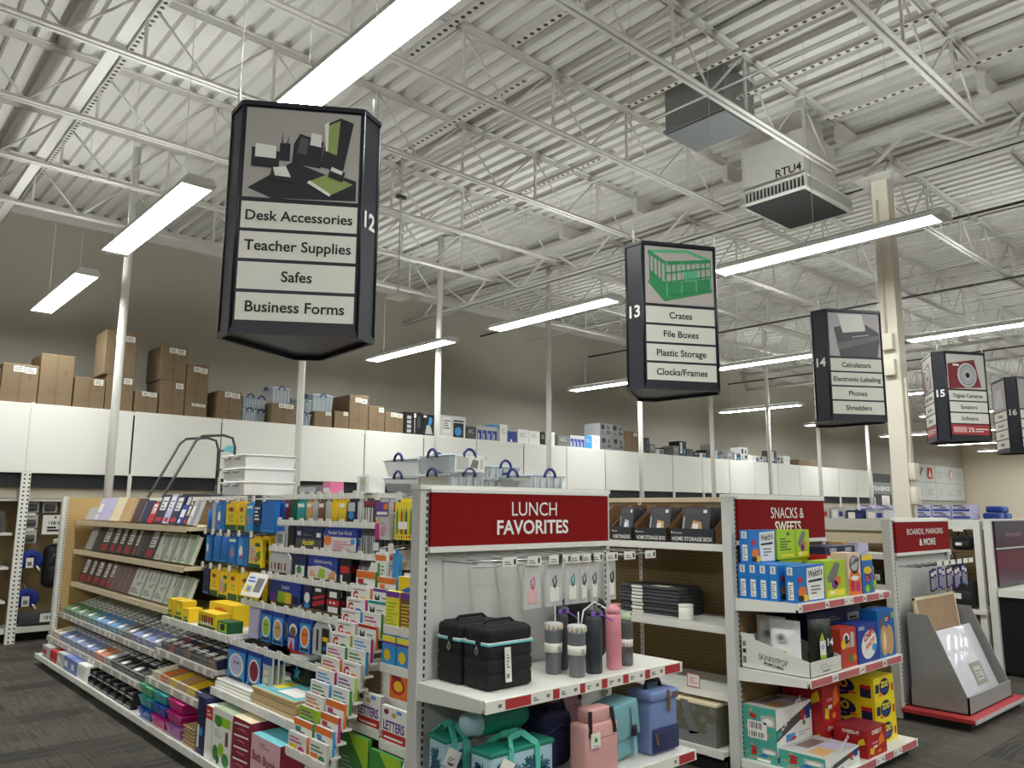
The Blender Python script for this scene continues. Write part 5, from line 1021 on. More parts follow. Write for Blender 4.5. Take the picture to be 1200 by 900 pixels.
base_item('game_box', 4.33, 3.98, GZ, .27, .24, mat('box_rose', (226, 178, 186), .5), a_bath, 'pink craft box lettered Bath Bombs on the bottom deck', 'box', sides=dict(t=c('aqua'), r=c('maroon')))
base_item('game_box', 4.31, 4.0, GZ, .32, .2, c('brown'), None, 'plain brown box behind the pink craft box', 'box', None, 2.24)
# --- tiered card rack in the nearest bay
rk = thing('card_rack', 'white tiered rack of teaching cards next to the lunch display', 'rack', (2.3, 3.38, 0.106))
TI = [(2.24 - .0268 * k, 1.16 - .0555 * k) for k in range(14)]
for y in (2.984, 3.534, 3.748):
    q = MB(); q.bar((1.97, y, .17), (2.37, y, 1.30), .005, .05, SHELFW, (1, 0, 0)); q.bar((2.37, y, 1.30), (2.62, y, 1.28), .005, .04, SHELFW); q.bar((1.97, y, .145), (2.55, y, .14), .006, .04, SHELFW); q.build('side_plate', rk)
for k, (x, z) in enumerate(TI):
    q = MB(); yb_ = 3.353; q.box(x - .004, yb_, z - .02, x, 3.745, z + .018, SHELFW); rr = random.Random(k + 50)
    for y in ((3.36, 3.43, 3.56, 3.66) if k < 20 else (3.56, 3.66)): q.box(x - .006, y, z - .015, x - .004, y + .05, z + .012, PAPER)
    q.box(x, yb_, z - .03, x + .05, 3.745, z - .02, SHELFW); q.build('tier_rail', rk)
def card_art(kind, k):
    cl = ['red', 'sky', 'green', 'orange', 'purple', 'teal', 'magenta'][k % 7]; cl2 = ['lime', 'yellow', 'blue', 'pink', 'orange', 'green'][k % 6]
    def g(f):
        if kind == 'G': f.ft('G', .08, .25, .40, .80, c('red'), 2, .04); f.fe(.65, .4, .2, .16, c(cl2), 2); f.lines(.1, .84, .8, .94, 1, c('gray'), 2)
        elif kind == 'M': f.fr(0, .86, 1, 1, c(cl)); f.ft('M', .1, .3, .4, .72, INK, 2, .03); f.lines(.5, .3, .9, .7, 3, c('gray'), 2); f.fr(.7, .1, .95, .3, c(cl2), 2)
        elif kind == 'h': f.fr(0, .72, 1, 1, c('orange')); f.lines(.15, .15, .85, .6, 3, c('gray'), 2); f.fr(.1, .5, .4, .68, c(cl), 2)
        elif kind == 'L': f.fr(.03, .05, .97, .3, c('red')); f.ft('LETTERS', .08, .34, .92, .62, c('purple'), 2, .03, True); f.fe(.2, .85, .1, .08, c('maroon'), 2); f.fe(.5, .8, .1, .07, c('tan'), 2); f.fr(.6, .86, .8, .95, c('sky'), 2); f.lines(.12, .12, .88, .24, 1, WHT, 2)
        elif kind == 'g':
            f.fr(0, 0, 1, 1, c('green')); f.fp([(.3, 1), (1, 1), (1, .25)], c('lime'), 2); f.fe(.3, .12, .3, .14, c('lgray'), 3); f.fe(.3, .08, .22, .11, c('dgray'), 4); f.lines(.1, .3, .5, .55, 3, c('sage'), 3)
        else: f.lines(.1, .6, .8, .9, 2, c(cl), 2); f.fr(.08, .12, .5, .5, c(cl2), 2); f.fe(.72, .35, .18, .16, c(cl), 2)
    return g
def rack_card(ti, yc, w, h, kind, k, desc, colname, body=None, d=.014):
    x, z = TI[ti]; q = MB(); fb(q, w, d, h, body or WHT, card_art(kind, k), dict(r=c(['green', 'orange', 'magenta', 'sky', 'lgray', 'lime'][k % 6]), t=c('lgray')))
    put('card_pack', q.mesh('card_pack'), x + .004, yc, z - .018, '%s, %s tier from top, %s card rack column' % (desc, ORD[ti], colname), 'card pack', 'card packs in the tiered rack')
kinds = ['h', 'G', 'G', 'G', 'G', 'G', 'x', 'x', 'x', 'x', 'x', 'g', 'h', 'x']
for ti in range(14):
    kd = kinds[ti]; nm = dict(h='white card pack with an orange top', G='white card pack with a red G', x='white picture card pack', g='green-topped card pack')[kd]
    rack_card(ti, 3.64 + .0, .185, .105 if ti else .13, 'x' if kd == 'g' else kd, ti, nm, 'left', c('lime') if kd == 'g' else None)
kinds = ['h', 'M', 'M', 'x', 'M', 'x', 'x', 'G', 'x', 'x', 'h', 'h', 'h', 'x']
for ti in range(14):
    kd = kinds[ti]; nm = dict(h='white card pack with an orange top', G='white card pack with a red G', x='white picture card pack', M='white card pack with an M')[kd]
    rack_card(ti, 3.437, .165, .11, kd, ti + 3, nm, 'middle')
# right column: bigger packs on their own rails
def big_pack(x, y0, y1, z0, h, body, art, label, d=.03, sides=None):
    q = MB(); fb(q, y0 - y1, d, h, body, art, sides); put('card_pack', q.mesh('card_pack'), x, (y0 + y1) / 2, z0, label, 'card pack', 'large packs beside the tiered rack')
for k, (y0, y1) in enumerate(((3.335, 3.22), (3.21, 3.09))):
    big_pack(2.18, y0 + .006, y1 + .006, 1.03, .17, c('lemon') if k == 0 else c('brown'), lambda f: [f.fr(0, .84, 1, 1, c('purple')), f.lines(.1, .08, .9, .75, 7, c('lime') if k == 0 else c('yellow'), 2)], ['yellow box with a purple top, high in the right column of the card rack', 'dark gridded box with a purple top beside the yellow one in the card rack'][k])
    big_pack(2.165, y0 + .006, y1 + .006, .86, .135, c('sky'), lambda f: [f.fr(0, .8, 1, 1, c('lemon')), f.fr(0, .72, 1, .8, c('purple'), 2), f.fe(.4, .35, .25, .2, c('yellow'), 2)], ['sky-blue pack with yellow and purple top, left of two in the card rack', 'sky-blue pack with yellow and purple top, right of two in the card rack'][k])
big_pack(2.170, 3.33, 3.12, .715, .12, c('orange'), lambda f: [f.fr(0, 0, .28, 1, WHT), f.fe(.6, .5, .28, .32, c('red'), 2), f.fe(.62, .5, .18, .2, c('yellow'), 3), f.fe(.55, .8, .2, .1, c('maroon'), 3)], 'orange swirl pack with a white edge in the right column of the card rack')
big_pack(2.105, 3.455, 3.245, .575, .155, WHT, card_art('L', 1), 'white pack lettered LETTERS in red and purple, left of two', .02, dict(r=c('lgray')))
big_pack(2.105, 3.235, 3.03, .545, .155, WHT, card_art('L', 1), 'white pack lettered LETTERS in red and purple, right of two', .02, dict(r=c('lgray')))
big_pack(2.055, 3.515, 3.26, .33, .215, c('green'), card_art('g', 1), 'green and lime pack with a dark wheel, left of two', .02)
big_pack(2.055, 3.245, 2.995, .31, .205, c('green'), card_art('g', 1), 'green and lime pack with a dark wheel, right of two', .02)
for z, x in ((1.03, 2.175), (.855, 2.16), (.708, 2.165)):
    q = MB(); q.box(x - .004, 2.99, z - .03, x, 3.345, z + .012, SHELFW); q.box(x, 2.99, z - .012, x + .06, 3.345, z - .004, SHELFW)
    for y in (3.05, 3.2): q.box(x - .006, y, z - .025, x - .004, y + .05, z + .008, PAPER)
    q.build('tier_rail', rk)
for z, x, yb_, yt_ in ((.572, 2.10, 3.243, 3.525), (.54, 2.10, 2.99, 3.238), (.326, 2.05, 3.252, 3.525), (.306, 2.05, 2.99, 3.248)):
    q = MB(); q.box(x - .004, yb_, z - .03, x, yt_, z + .014, SHELFW); q.box(x, yb_, z - .012, x + .06, yt_, z - .004, SHELFW)
    for y in (yb_ + .04, yb_ + .14): q.box(x - .006, y, z - .025, x - .004, y + .05, z + .008, PAPER)
    q.build('tier_rail', rk)
# upper part of the nearest bay
pegpack(('N', 0), .13, .22, .03, c('lgray'), lambda f: [f.fr(0, .62, 1, 1, c('purple')), f.fr(.6, .8, .95, .95, c('orange'), 2), f.fr(.1, .66, .9, .74, WHT, 2), f.fp([(0, 0), (.35, 0), (.3, .55), (0, .5)], c('magenta'), 2), f.lines(.45, .1, .9, .5, 4, c('pink'), 2), f.fp([(.05, .4), (.3, .45), (.2, .6)], c('yellow'), 3)], 2.36, 3.68, 1.65, 'purple and pink activity pack', 'the upper left peg beside the lunch display', 'packs above the card rack', 2)
def k_pencils(f):
    f.fr(.04, .04, .96, .14, c('lemon'))
    for k, cn in enumerate(['green', 'yellow', 'red', 'lime', 'dkgreen', 'yellow', 'green']): f.fp([(.06 + k * .13, .14), (.17 + k * .13, .14), (.17 + k * .13, .7), (.115 + k * .13, .85), (.06 + k * .13, .7)], c(cn), 1)
    f.fr(.2, .28, .7, .48, WHT, 3); f.bars(.06, .05, .94, .12, 6, c('red'), 2)
pegpack(('N', 1), .165, .215, .03, c('lemon'), k_pencils, 2.36, 3.47, 1.65, 'yellow pack of green and yellow pencils', 'upper middle peg by lunch display', 'packs above the card rack', 3)
pegpack(('N', 2), .10, .22, .03, c('lemon'), lambda f: [f.fr(0, .7, 1, .85, c('red')), f.fr(.3, .1, .7, .65, c('yellow'), 2)], 2.36, 3.27, 1.64, 'narrow yellow pack with a red band', 'upper right peg by lunch display', 'packs above the card rack', 3)
pegpack(('N', 3), .12, .20, .03, c('lemon'), lambda f: [f.fr(0, .75, 1, 1, c('red')), f.fr(.1, .1, .9, .3, WHT, 2)], 2.34, 3.25, 1.40, 'yellow pack with red header', 'the second right peg by the lunch display', 'packs above the card rack', 2)
pegpack(('N', 4), .10, .16, .02, WHT, lambda f: [f.fr(0, .7, 1, .9, c('orange')), f.fr(.2, .1, .45, .6, c('green'), 2), f.lines(.55, .2, .9, .6, 3, c('gray'), 2)], 2.31, 3.60, 1.385, 'white pack with orange band', 'the middle left peg above the card rack', 'packs above the card rack', 2)
pegpack(('N', 5), .17, .17, .02, WHT, lambda f: [f.fr(0, .35, 1, 1, c('yellow')), f.fp([(0, .35), (1, .35), (1, .55), (.5, .7), (0, .5)], c('blue'), 2), f.fp([(.5, .35), (1, .35), (1, .5), (.7, .55)], c('red'), 3)], 2.24, 3.24, 1.285, 'paper pad pack with yellow and blue top', 'the right peg above card rack', 'packs above the card rack', 2, 0, .06, False)
pegpack(('N', 6), .06, .17, .02, c('sky'), k_plain, 2.31, 3.46, 1.385, 'narrow sky-blue pack', 'the middle peg above the card rack', 'packs above the card rack', 1)
# --- on top of the row: white bins, clear boxes, small things
def white_bin(z, label):
    o = thing('stacking_bin', label, 'plastic bin', (2.66, 5.95, z), 0, 'stacked white bins'); WB = mat('bin_white', (240, 240, 238), .35, 0, .02)
    q = MB(); q.xf = None
    lo = [(-.195, -.20, 0), (.195, -.20, 0), (.195, .20, 0), (-.195, .20, 0)]; hi = [(-.205, -.21, .095), (.205, -.21, .095), (.205, .21, .095), (-.205, .21, .095)]
    q.add(lo + hi, [(3, 2, 1, 0), (0, 1, 5, 4), (1, 2, 6, 5), (2, 3, 7, 6), (3, 0, 4, 7)], WB); q.build('tub', o, True)
    q = MB(); q.rbox(-.215, -.22, .088, .215, .22, .102, WB, .006, 2); q.build('rim', o, True)
    for yy in (-.06, .12):
        q = MB(); q.rbox(-.222, yy - .045, .068, -.20, yy + .045, .086, mat('bin_handle', (176, 164, 148), .5), .01, 2); q.build('handle_slot', o, True)
for k in range(3): white_bin(1.692 + .103 * k, 'white plastic bin, %s of the three stacked above the blue packs' % ['lowest', 'middle', 'topmost'][k])
G2 = 'clear storage boxes on top of the aisle 12 shelving'
for (x, y, z, h, lb) in [(2.62, 3.72, 1.692, .085, 'lower long clear storage box left of the lunch sign'), (2.62, 3.72, 1.78, .10, 'upper long clear storage box left of the lunch sign'), (2.60, 3.37, 1.692, .09, 'lower clear storage box with printed label, touching the lunch sign'), (2.60, 3.37, 1.785, .10, 'upper clear storage box with printed label, above the lunch sign edge'),
                         (2.90, 3.42, 1.692, .07, 'lower clear storage box behind the left part of the lunch sign'), (2.90, 3.42, 1.765, .07, 'upper clear storage box behind the left part of the lunch sign'), (2.95, 3.12, 1.692, .09, 'clear storage box behind the middle of the lunch sign top')]:
    clear_box(x, y, z, .25, .34 if y > 3.5 else .26, h, lb, G2, 0, CLEARW, .8)
q = MB(); q.box(-.1, 0, 0, .1, .003, .085, PAPER); f = q.face((-.1, 0, 0), (1, 0, 0), (0, 0, 1), .2, .085); f.fr(.05, .1, .45, .9, c('lgray')); f.fp([(.5, .3), (.75, .2), (.8, .7), (.6, .8)], c('gray')); f.fr(.85, .2, .95, .8, c('lgray'))
tag(link('box_label', q.mesh('box_label'), None, (2.60, 3.222, 1.79)), 'white printed card with a grey chair sketch on the upper clear box', 'label card')
q = MB(); fb(q, .14, .12, .11, WHT, lambda f: [f.fr(.25, .1, .75, .9, c('lgray')), f.fe(.5, .6, .2, .15, c('sage'), 2)]); put('product_box', q.mesh('product_box'), 2.62, 4.32, 1.692, 'small white box with grey window left of the clear storage boxes', 'box')
q = MB(); fb(q, .3, .2, .06, c('gray'), lambda f: f.fr(.1, .2, .9, .8, c('lgray'))); put('product_box', q.mesh('product_box'), 2.62, 5.05, 1.692, 'low grey box on the shelving top right of the white bins', 'box')
q = MB(); fb(q, .1, .1, .08, c('pink'), lambda f: f.fr(.1, .1, .9, .5, WHT)); put('product_box', q.mesh('product_box'), 2.62, 4.78, 1.692, 'small pink box on the shelving top right of the low grey box', 'box')
# ------------------------------------------------------------------ lunch end display
BLKF = mat('bag_fabric_black', (14, 14, 16), .8, 0, .2, 60, bump=.2)
def cooler(x, y, z, label, w=.25, d=.165):
    o = thing('lunch_cooler', label, 'lunch bag', (x, y, z), 0, 'black lunch coolers')
    q = MB(); q.rbox(-w / 2 + .003, -d / 2 + .003, 0, w / 2 - .003, d / 2 - .003, .18, BLKF, .014, 2); q.rbox(-w / 2, -d / 2, .004, w / 2, d / 2, .066, BLKF, .012, 2); q.rbox(-w / 2 - .001, -d / 2 - .001, .064, w / 2 + .001, d / 2 + .001, .124, BLKF, .012, 2); q.rbox(-w / 2, -d / 2, .122, w / 2, d / 2, .180, BLKF, .012, 2); q.build('body', o, True)
    q = MB(); q.rbox(-w / 2 - .002, -d / 2 - .002, .185, w / 2 + .002, d / 2 + .002, .252, BLKF, .022, 3); q.rbox(-w / 2 + .02, -d / 2 + .015, .245, w / 2 - .02, d / 2 - .015, .257, BLKF, .006, 2); q.build('lid', o, True)
    q = MB(); e = .0035; q.rbox(-w / 2 - e, -d / 2 - e, .178, w / 2 + e, d / 2 + e, .188, c('aqua'), .003, 1); q.rbox(-w / 2 - e, -d / 2 - e, .188, w / 2 + e, d / 2 + e, .192, WHT, .002, 1); o2 = q.build('zipper', o, True); o2['label'] = 'white and light blue zipper'
    q = MB(); q.prism([(-.045, -d / 2 - .012, .17), (-.012, -d / 2 - .012, .17), (-.004, -d / 2 - .012, .03), (-.038, -d / 2 - .012, .03)], (0, 0, 0), (0, .003, 0), PAPER); f = q.face((-.04, -d / 2 - .0122, .04), (1, 0, 0), (0, 0, 1), .03, .12); f.bars(.15, .05, .8, .2, 5, INK); f.lines(.2, .4, .8, .9, 5, c('gray')); q.build('hang_tag', o, True)
    q = MB(); q.tube([(-w / 2 - .012, -.02, .175), (-w / 2 - .02, -.02, .155), (-w / 2 - .012, -.02, .14), (-w / 2 - .004, -.02, .155)], .004, STEEL, 6, True); q.box(-w / 2 - .006, -.035, .17, -w / 2 + .002, -.005, .21, BLKF); q.build('ring', o, True)
    q = MB(); q.tube([(-w / 2 + .03, 0, .25), (-w / 2 + .06, 0, .272), (w / 2 - .06, 0, .272), (w / 2 - .03, 0, .25)], .007, BLKF, 6); f = q.face((.02, -d / 2 - .001, .205), (1, 0, 0), (0, 0, 1), .06, .008); f.fr(0, 0, 1, 1, c('dgray')); q.build('handle', o, True)
    return o
cooler(2.295, 2.635, .856, 'black lunch cooler with hang tag at the left front of the lunch shelf'); cooler(2.285, 2.812, .856, 'second black lunch cooler, behind the front one on the lunch shelf', .25, .16)
GRY = mat('bottle_grey', (112, 115, 118), .4); DKB = mat('bottle_charcoal', (52, 56, 62), .4); PNK = mat('bottle_pink', (216, 140, 148), .4); PURP_ = mat('strap_purple', (140, 92, 190), .5); GLS = mat('bottle_glass', (90, 92, 92), .15, alpha=.8)
def tumbler(x, y, label, straw):
    o = thing('tumbler', label, 'tumbler', (x, y, .856), 0, 'grey tumblers'); q = MB(); q.lathe([(.033, 0), (.035, .004), (.041, .185), (.042, .20)], 0, 0, GRY, 20); q.build('cup', o, True)
    q = MB(); q.lathe([(.0385, .095), (.0418, .096), (.0426, .135), (.040, .136)], 0, 0, PAPER, 20); f = q.face((-.02, -.0428, .1), (1, 0, 0), (0, 0, 1), .04, .03); f.lines(.1, .1, .9, .9, 3, c('gray')); q.build('paper_band', o, True)
    q = MB(); q.lathe([(.042, .20), (.043, .21), (.043, .222), (.03, .226)], 0, 0, c('lgray'), 20)
    for k in range(7):
        a = PI + k * PI / 6; q.box(.041 * math.cos(a) - .004, .041 * math.sin(a) - .004, .196, .041 * math.cos(a) + .004, .041 * math.sin(a) + .004, .218, c('cream'))
    q.build('lid', o, True)
    q = MB(); q.tube([(.012, 0, .02), (.012, 0, .22 + straw)], .0035, c('lgray'), 6); q.build('straw', o, True)
tumbler(2.65, 2.655, 'grey tumbler with a paper band, left one of two on the lunch shelf', .08); tumbler(2.68, 2.535, 'grey tumbler with a paper band, right front one of two', .06)
def bottle(x, y, r, h, m, capm, label, strap=None, band=False):
    o = thing('water_bottle', label, 'water bottle', (x, y, .856), 0, 'water bottles on the lunch shelf'); q = MB(); q.lathe([(r * .92, 0), (r, .006), (r, h * .80), (r * .8, h * .86)], 0, 0, m, 20); q.build('body', o, True)
    q = MB(); q.lathe([(r * .86, h * .86), (r * .9, h * .865), (r * .9, h * .94), (r * .5, h * .96), (r * .4, h)], 0, 0, capm, 18); q.tube([(r * .5, 0, h * .92), (r * 1.25, 0, h * .9), (r * 1.3, 0, h * .98), (r * .4, 0, h * .99)], .005, capm, 6); q.build('cap', o, True)
    if strap: q = MB(); q.bar((r * .3, -r * .5, h * .90), (r * 2.0, -r * 1.2, h * .76), .022, .004, strap); q.bar((-r, -r * .6, h * .885), (r * .6, -r * .9, h * .885), .004, .02, strap); k = q.build('wrist_strap', o, True); k['label'] = 'purple wrist strap'
    if band: q = MB(); q.lathe([(r * .9, h * .36), (r * 1.01, h * .361), (r * 1.01, h * .5), (r * .9, h * .501)], 0, 0, PAPER, 18); q.build('paper_band', o, True)
bottle(2.745, 2.70, .036, .30, DKB, DKB, 'dark bottle with a purple strap, standing behind the grey tumblers', PURP_)
bottle(2.80, 2.54, .039, .30, DKB, DKB, 'charcoal bottle with purple strap next to the pink bottle', PURP_)
bottle(2.945, 2.545, .037, .295, PNK, PNK, 'pink bottle with pink lid on the lunch shelf')
bottle(3.055, 2.56, .033, .245, GLS, c('sage'), 'see-through bottle with a white band right of the pink bottle', None, True)
lb = thing('lunch_bag', 'black lunch bag with a white curved trim behind the water bottles', 'lunch bag', (3.0, 2.80, .856)); q = MB(); q.rbox(-.13, -.075, 0, .13, .075, .30, BLKF, .05, 3); q.build('body', lb, True)
q = MB(); q.tube([(-.10, -.085, .18), (-.08, -.085, .25), (0, -.085, .285), (.08, -.085, .25), (.10, -.085, .18)], .005, WHT, 6); q.build('trim', lb, True); q = MB(); q.tube([(-.06, 0, .295), (-.05, 0, .33), (.05, 0, .33), (.06, 0, .295)], .01, BLKF, 6); q.build('handle', lb, True)
# luggage tags in clear packs
CLRP = mat('clear_bag', (226, 226, 224), .2, alpha=.45)
for k, (x, w, cn, d) in enumerate([(2.535, .105, 'pink', 'pink'), (2.68, .105, 'dgray', 'grey'), (2.80, .09, 'teal', 'green'), (2.885, .06, 'dgray', 'second grey'), (2.955, .055, 'dgray', 'third grey'), (3.09, .06, 'black', 'black')]):
    o = thing('luggage_tag', '%s luggage tag in a clear bag on the peg bar over the lunch shelf' % d, 'luggage tag', (x, 2.672 + (.004 if k % 2 else 0), 1.15), 0, 'luggage tags on the lunch peg bar')
    q = MB(); q.box(-w / 2, .0, 0, w / 2, .012, .19, CLRP); q.box(-w / 2, .004, .165, w / 2, .008, .20, PAPER); q.build('clear_bag', o, True)
    q = MB(); q.rbox(-w * .28, -.003, .02, w * .28, .003, .085, PAPER if k else mat('tag_rose', (226, 180, 180), .5), .004, 1, False); q.tube([(0, 0, .08), (-.012, 0, .12), (.008, 0, .14), (.014, 0, .11), (0, 0, .082)], .004, c(cn), 6); q.build('tag_and_strap', o, True)
# bags on the lower shelf
PALM = mat('palm_print_pale', (160, 194, 206), .7, 0, .1, 14); PALMD = mat('palm_leaf', (44, 92, 112), .7); GRNB = mat('bag_green', (22, 128, 104), .6, 0, .1, 10); MINT = mat('bag_mint', (84, 190, 168), .6)
def leaves(f, n, seed):
    rr = random.Random(seed)
    for k in range(n):
        cx, cy, a = rr.uniform(.1, .9) * f.w, rr.uniform(.08, .85) * f.h, rr.uniform(0, 2 * PI)
        for j in range(-3, 4):
            L = rr.uniform(.035, .055); b = a + j * .32; f.ell(min(max(cx + math.cos(b) * L * .8, .024), f.w - .024), min(max(cy + math.sin(b) * L * .8, .024), f.h - .02), L * .42, .0045, PALMD, 1 + k % 3, 8, b)
def palm_tote(x, y, rz, w, h, d, label, sd):
    o = thing('tote_bag', label, 'tote bag', (x, y, .461), rz, 'palm print tote bags'); q = MB(); q.rbox(-w / 2, -d / 2, 0, w / 2, d / 2, h, PALM, .022, 3)
    for (oo, U, ww) in (((-w / 2 + .02, -d / 2, .01), (1, 0, 0), w - .04), ((-w / 2, d / 2 - .02, .01), (0, -1, 0), d - .04)): f = q.face(oo, U, (0, 0, 1), ww, h - .05); f.e = .0006; leaves(f, 34 if ww > .2 else 16, sd)
    q.build('body', o, True)
    q = MB(); q.rbox(-w / 2 - .002, -d / 2 - .002, h - .02, w / 2 + .002, d / 2 + .002, h + .003, GRNB, .008, 2); q.build('top_band', o, True)
    for s in (-1, 1):
        q = MB(); yy = s * (d / 2 + .006); p = [(-w * .22, yy, h * .1), (-w * .2, yy, h), (-w * .12, yy * .4, h + .035), (w * .10, yy * .2, h + .04), (w * .2, yy, h), (w * .22, yy, h * .1)]
        for a, b in zip(p, p[1:]): q.bar(a, b, .026, .006, MINT, (0, 1, 0))
        q.build('strap', o, True)
    q = MB(); q.xf = Matrix.Translation((-w * .30, -d / 2 - .014, h * .62)) @ Matrix.Rotation(.5, 4, 'Y'); q.box(-.035, -.002, -.035, .035, .001, .035, PAPER); f = q.face((-.035, -.0022, -.035), (1, 0, 0), (0, 0, 1), .07, .07); f.lines(.2, .2, .8, .6, 3, c('gray')); f.fr(.3, .1, .7, .2, c('brown')); q.build('hang_tag', o, True)
palm_tote(2.325, 2.57, 0, .36, .17, .13, 'palm print tote with mint straps and white tag on the lower lunch shelf', 3)
palm_tote(2.165, 2.79, -.1, .14, .19, .14, 'narrow palm print tote behind the larger one on the lower lunch shelf', 9)
ib = thing('insulated_bag', 'green insulated bag with a palm print end lying on top of the totes', 'bag', (2.32, 2.67, .655)); q = MB(); q.tube([(-.12, 0, .06), (-.10, 0, .06), (0, 0, .06), (.12, .0, .055), (.16, 0, .05)], [.045, .060, .062, .056, .035], GRNB, 12); q.build('body', ib, True)
q = MB(); q.tube([(-.185, 0, .055), (-.17, 0, .057), (-.115, 0, .06)], [.025, .045, .058], PALM, 12); q.build('end_panel', ib, True)
NVB = mat('bag_navy', (24, 26, 62), .8, 0, .3, 40, bump=.3)
nb = thing('lunch_bag', 'dark navy fabric lunch bag right of the palm print totes', 'lunch bag', (2.625, 2.68, .461)); q = MB(); q.rbox(-.10, -.09, 0, .10, .09, .25, NVB, .05, 4); q.build('body', nb, True)
q = MB(); q.tube([(-.06, -.06, .23), (-.04, -.07, .27), (.04, -.07, .27), (.06, -.06, .23)], .01, NVB, 6); q.tube([(-.095, -.085, .1), (-.09, -.095, .16), (0, -.1, .19), (.09, -.095, .16), (.095, -.085, .1)], .006, c('navy'), 6); q.build('handle', nb, True)
def fabric_pack(x, y, w, h, d, m, label, tagd=True, fold=.06):
    o = thing('lunch_pack', label, 'lunch bag', (x, y, .461), 0); q = MB(); q.rbox(-w / 2, -d / 2, 0, w / 2, d / 2, h - fold, m, .012, 2); f = q.face((-w / 2 + .02, -d / 2, .01), (1, 0, 0), (0, 0, 1), w - .04, h - fold - .03); f.e = .0008; f.rect(.0, f.h * .78, f.w, f.h * .79, c('brown'), 1); q.build('body', o, True)
    q = MB(); q.rbox(-w * .33, -d * .4, h - fold - .005, w * .33, d * .4, h, m, .012, 2); q.build('rolled_top', o, True)
    for s in (-1, 1): q = MB(); q.bar((s * w * .38, -d / 2 - .004, h - fold - .05), (s * w * .33, -d * .42, h - .006), .02, .005, BLACK, (0, 1, 0)); q.build('strap', o, True)
    if tagd: q = MB(); q.box(-w * .38, -d / 2 - .008, h * .45, -w * .10, -d / 2 - .004, h * .66, PAPER); f = q.face((-w * .38, -d / 2 - .0082, h * .45), (1, 0, 0), (0, 0, 1), w * .28, h * .21); f.fr(.35, .4, .65, .7, c('green')); f.fr(.2, .1, .8, .2, c('lgray')); q.build('hang_tag', o, True)
ROSE = mat('bag_rose', (214, 160, 156), .75, 0, .08, 30); AQB = mat('bag_aqua', (124, 172, 180), .75, 0, .1, 30)
fabric_pack(2.70, 2.455, .21, .28, .10, ROSE, 'pink roll-top lunch bag with a white tag at the shelf front')
fabric_pack(2.86, 2.80, .17, .335, .10, ROSE, 'second pink lunch bag standing behind the tagged pink one', False)
aq = thing('lunch_pack', 'folded aqua lunch bag with a black buckle between the pink and blue bags', 'lunch bag', (2.945, 2.53, .461)); q = MB(); q.xf = Matrix.Rotation(math.radians(-7), 4, 'Y'); q.rbox(-.075, -.06, .014, .085, .07, .22, AQB, .02, 2); q.build('body', aq, True)
q = MB(); q.xf = Matrix.Rotation(math.radians(-7), 4, 'Y'); q.rbox(-.08, -.075, .10, .095, -.05, .255, AQB, .012, 2); q.rbox(-.08, -.075, .235, .095, .07, .26, AQB, .012, 2); q.build('flap', aq, True)
q = MB(); q.bar((.01, -.082, .24), (.035, -.082, .03), .022, .004, AQB, (0, 1, 0)); q.build('strap', aq, True); q = MB(); q.rbox(.0, -.093, .11, .035, -.083, .16, BLACK, .004, 1); q.build('buckle', aq, True)
BLB = mat('bag_denim', (116, 136, 182), .75, 0, .1, 40)
bb = thing('lunch_backpack', 'blue lunch bag with brown strap and navy pocket at the shelf right end', 'lunch bag', (3.175, 2.50, .461)); q = MB(); q.rbox(-.105, -.07, 0, .105, .07, .26, BLB, .02, 3); q.build('body', bb, True)
q = MB(); q.rbox(-.112, -.08, .235, .112, .075, .285, BLB, .018, 3); q.build('lid', bb, True); q = MB(); q.rbox(-.10, -.078, .012, .10, -.068, .12, mat('pocket_navy', (36, 42, 84), .75), .008, 1); k = q.build('pocket', bb, True); k['label'] = 'navy front pocket'
q = MB(); q.bar((.015, -.082, .285), (.02, -.084, .19), .018, .004, c('brown'), (0, 1, 0)); q.bar((-.085, -.082, .10), (-.07, -.082, .05), .014, .003, c('brown'), (0, 1, 0)); q.box(.05, -.0825, .25, .09, -.0795, .27, c('brown')); q.build('leather_strap', bb, True)
q = MB(); q.tube([(-.06, 0, .28), (-.045, 0, .315), (.045, 0, .315), (.06, 0, .28)], .011, BLACK, 8); q.build('handle', bb, True)

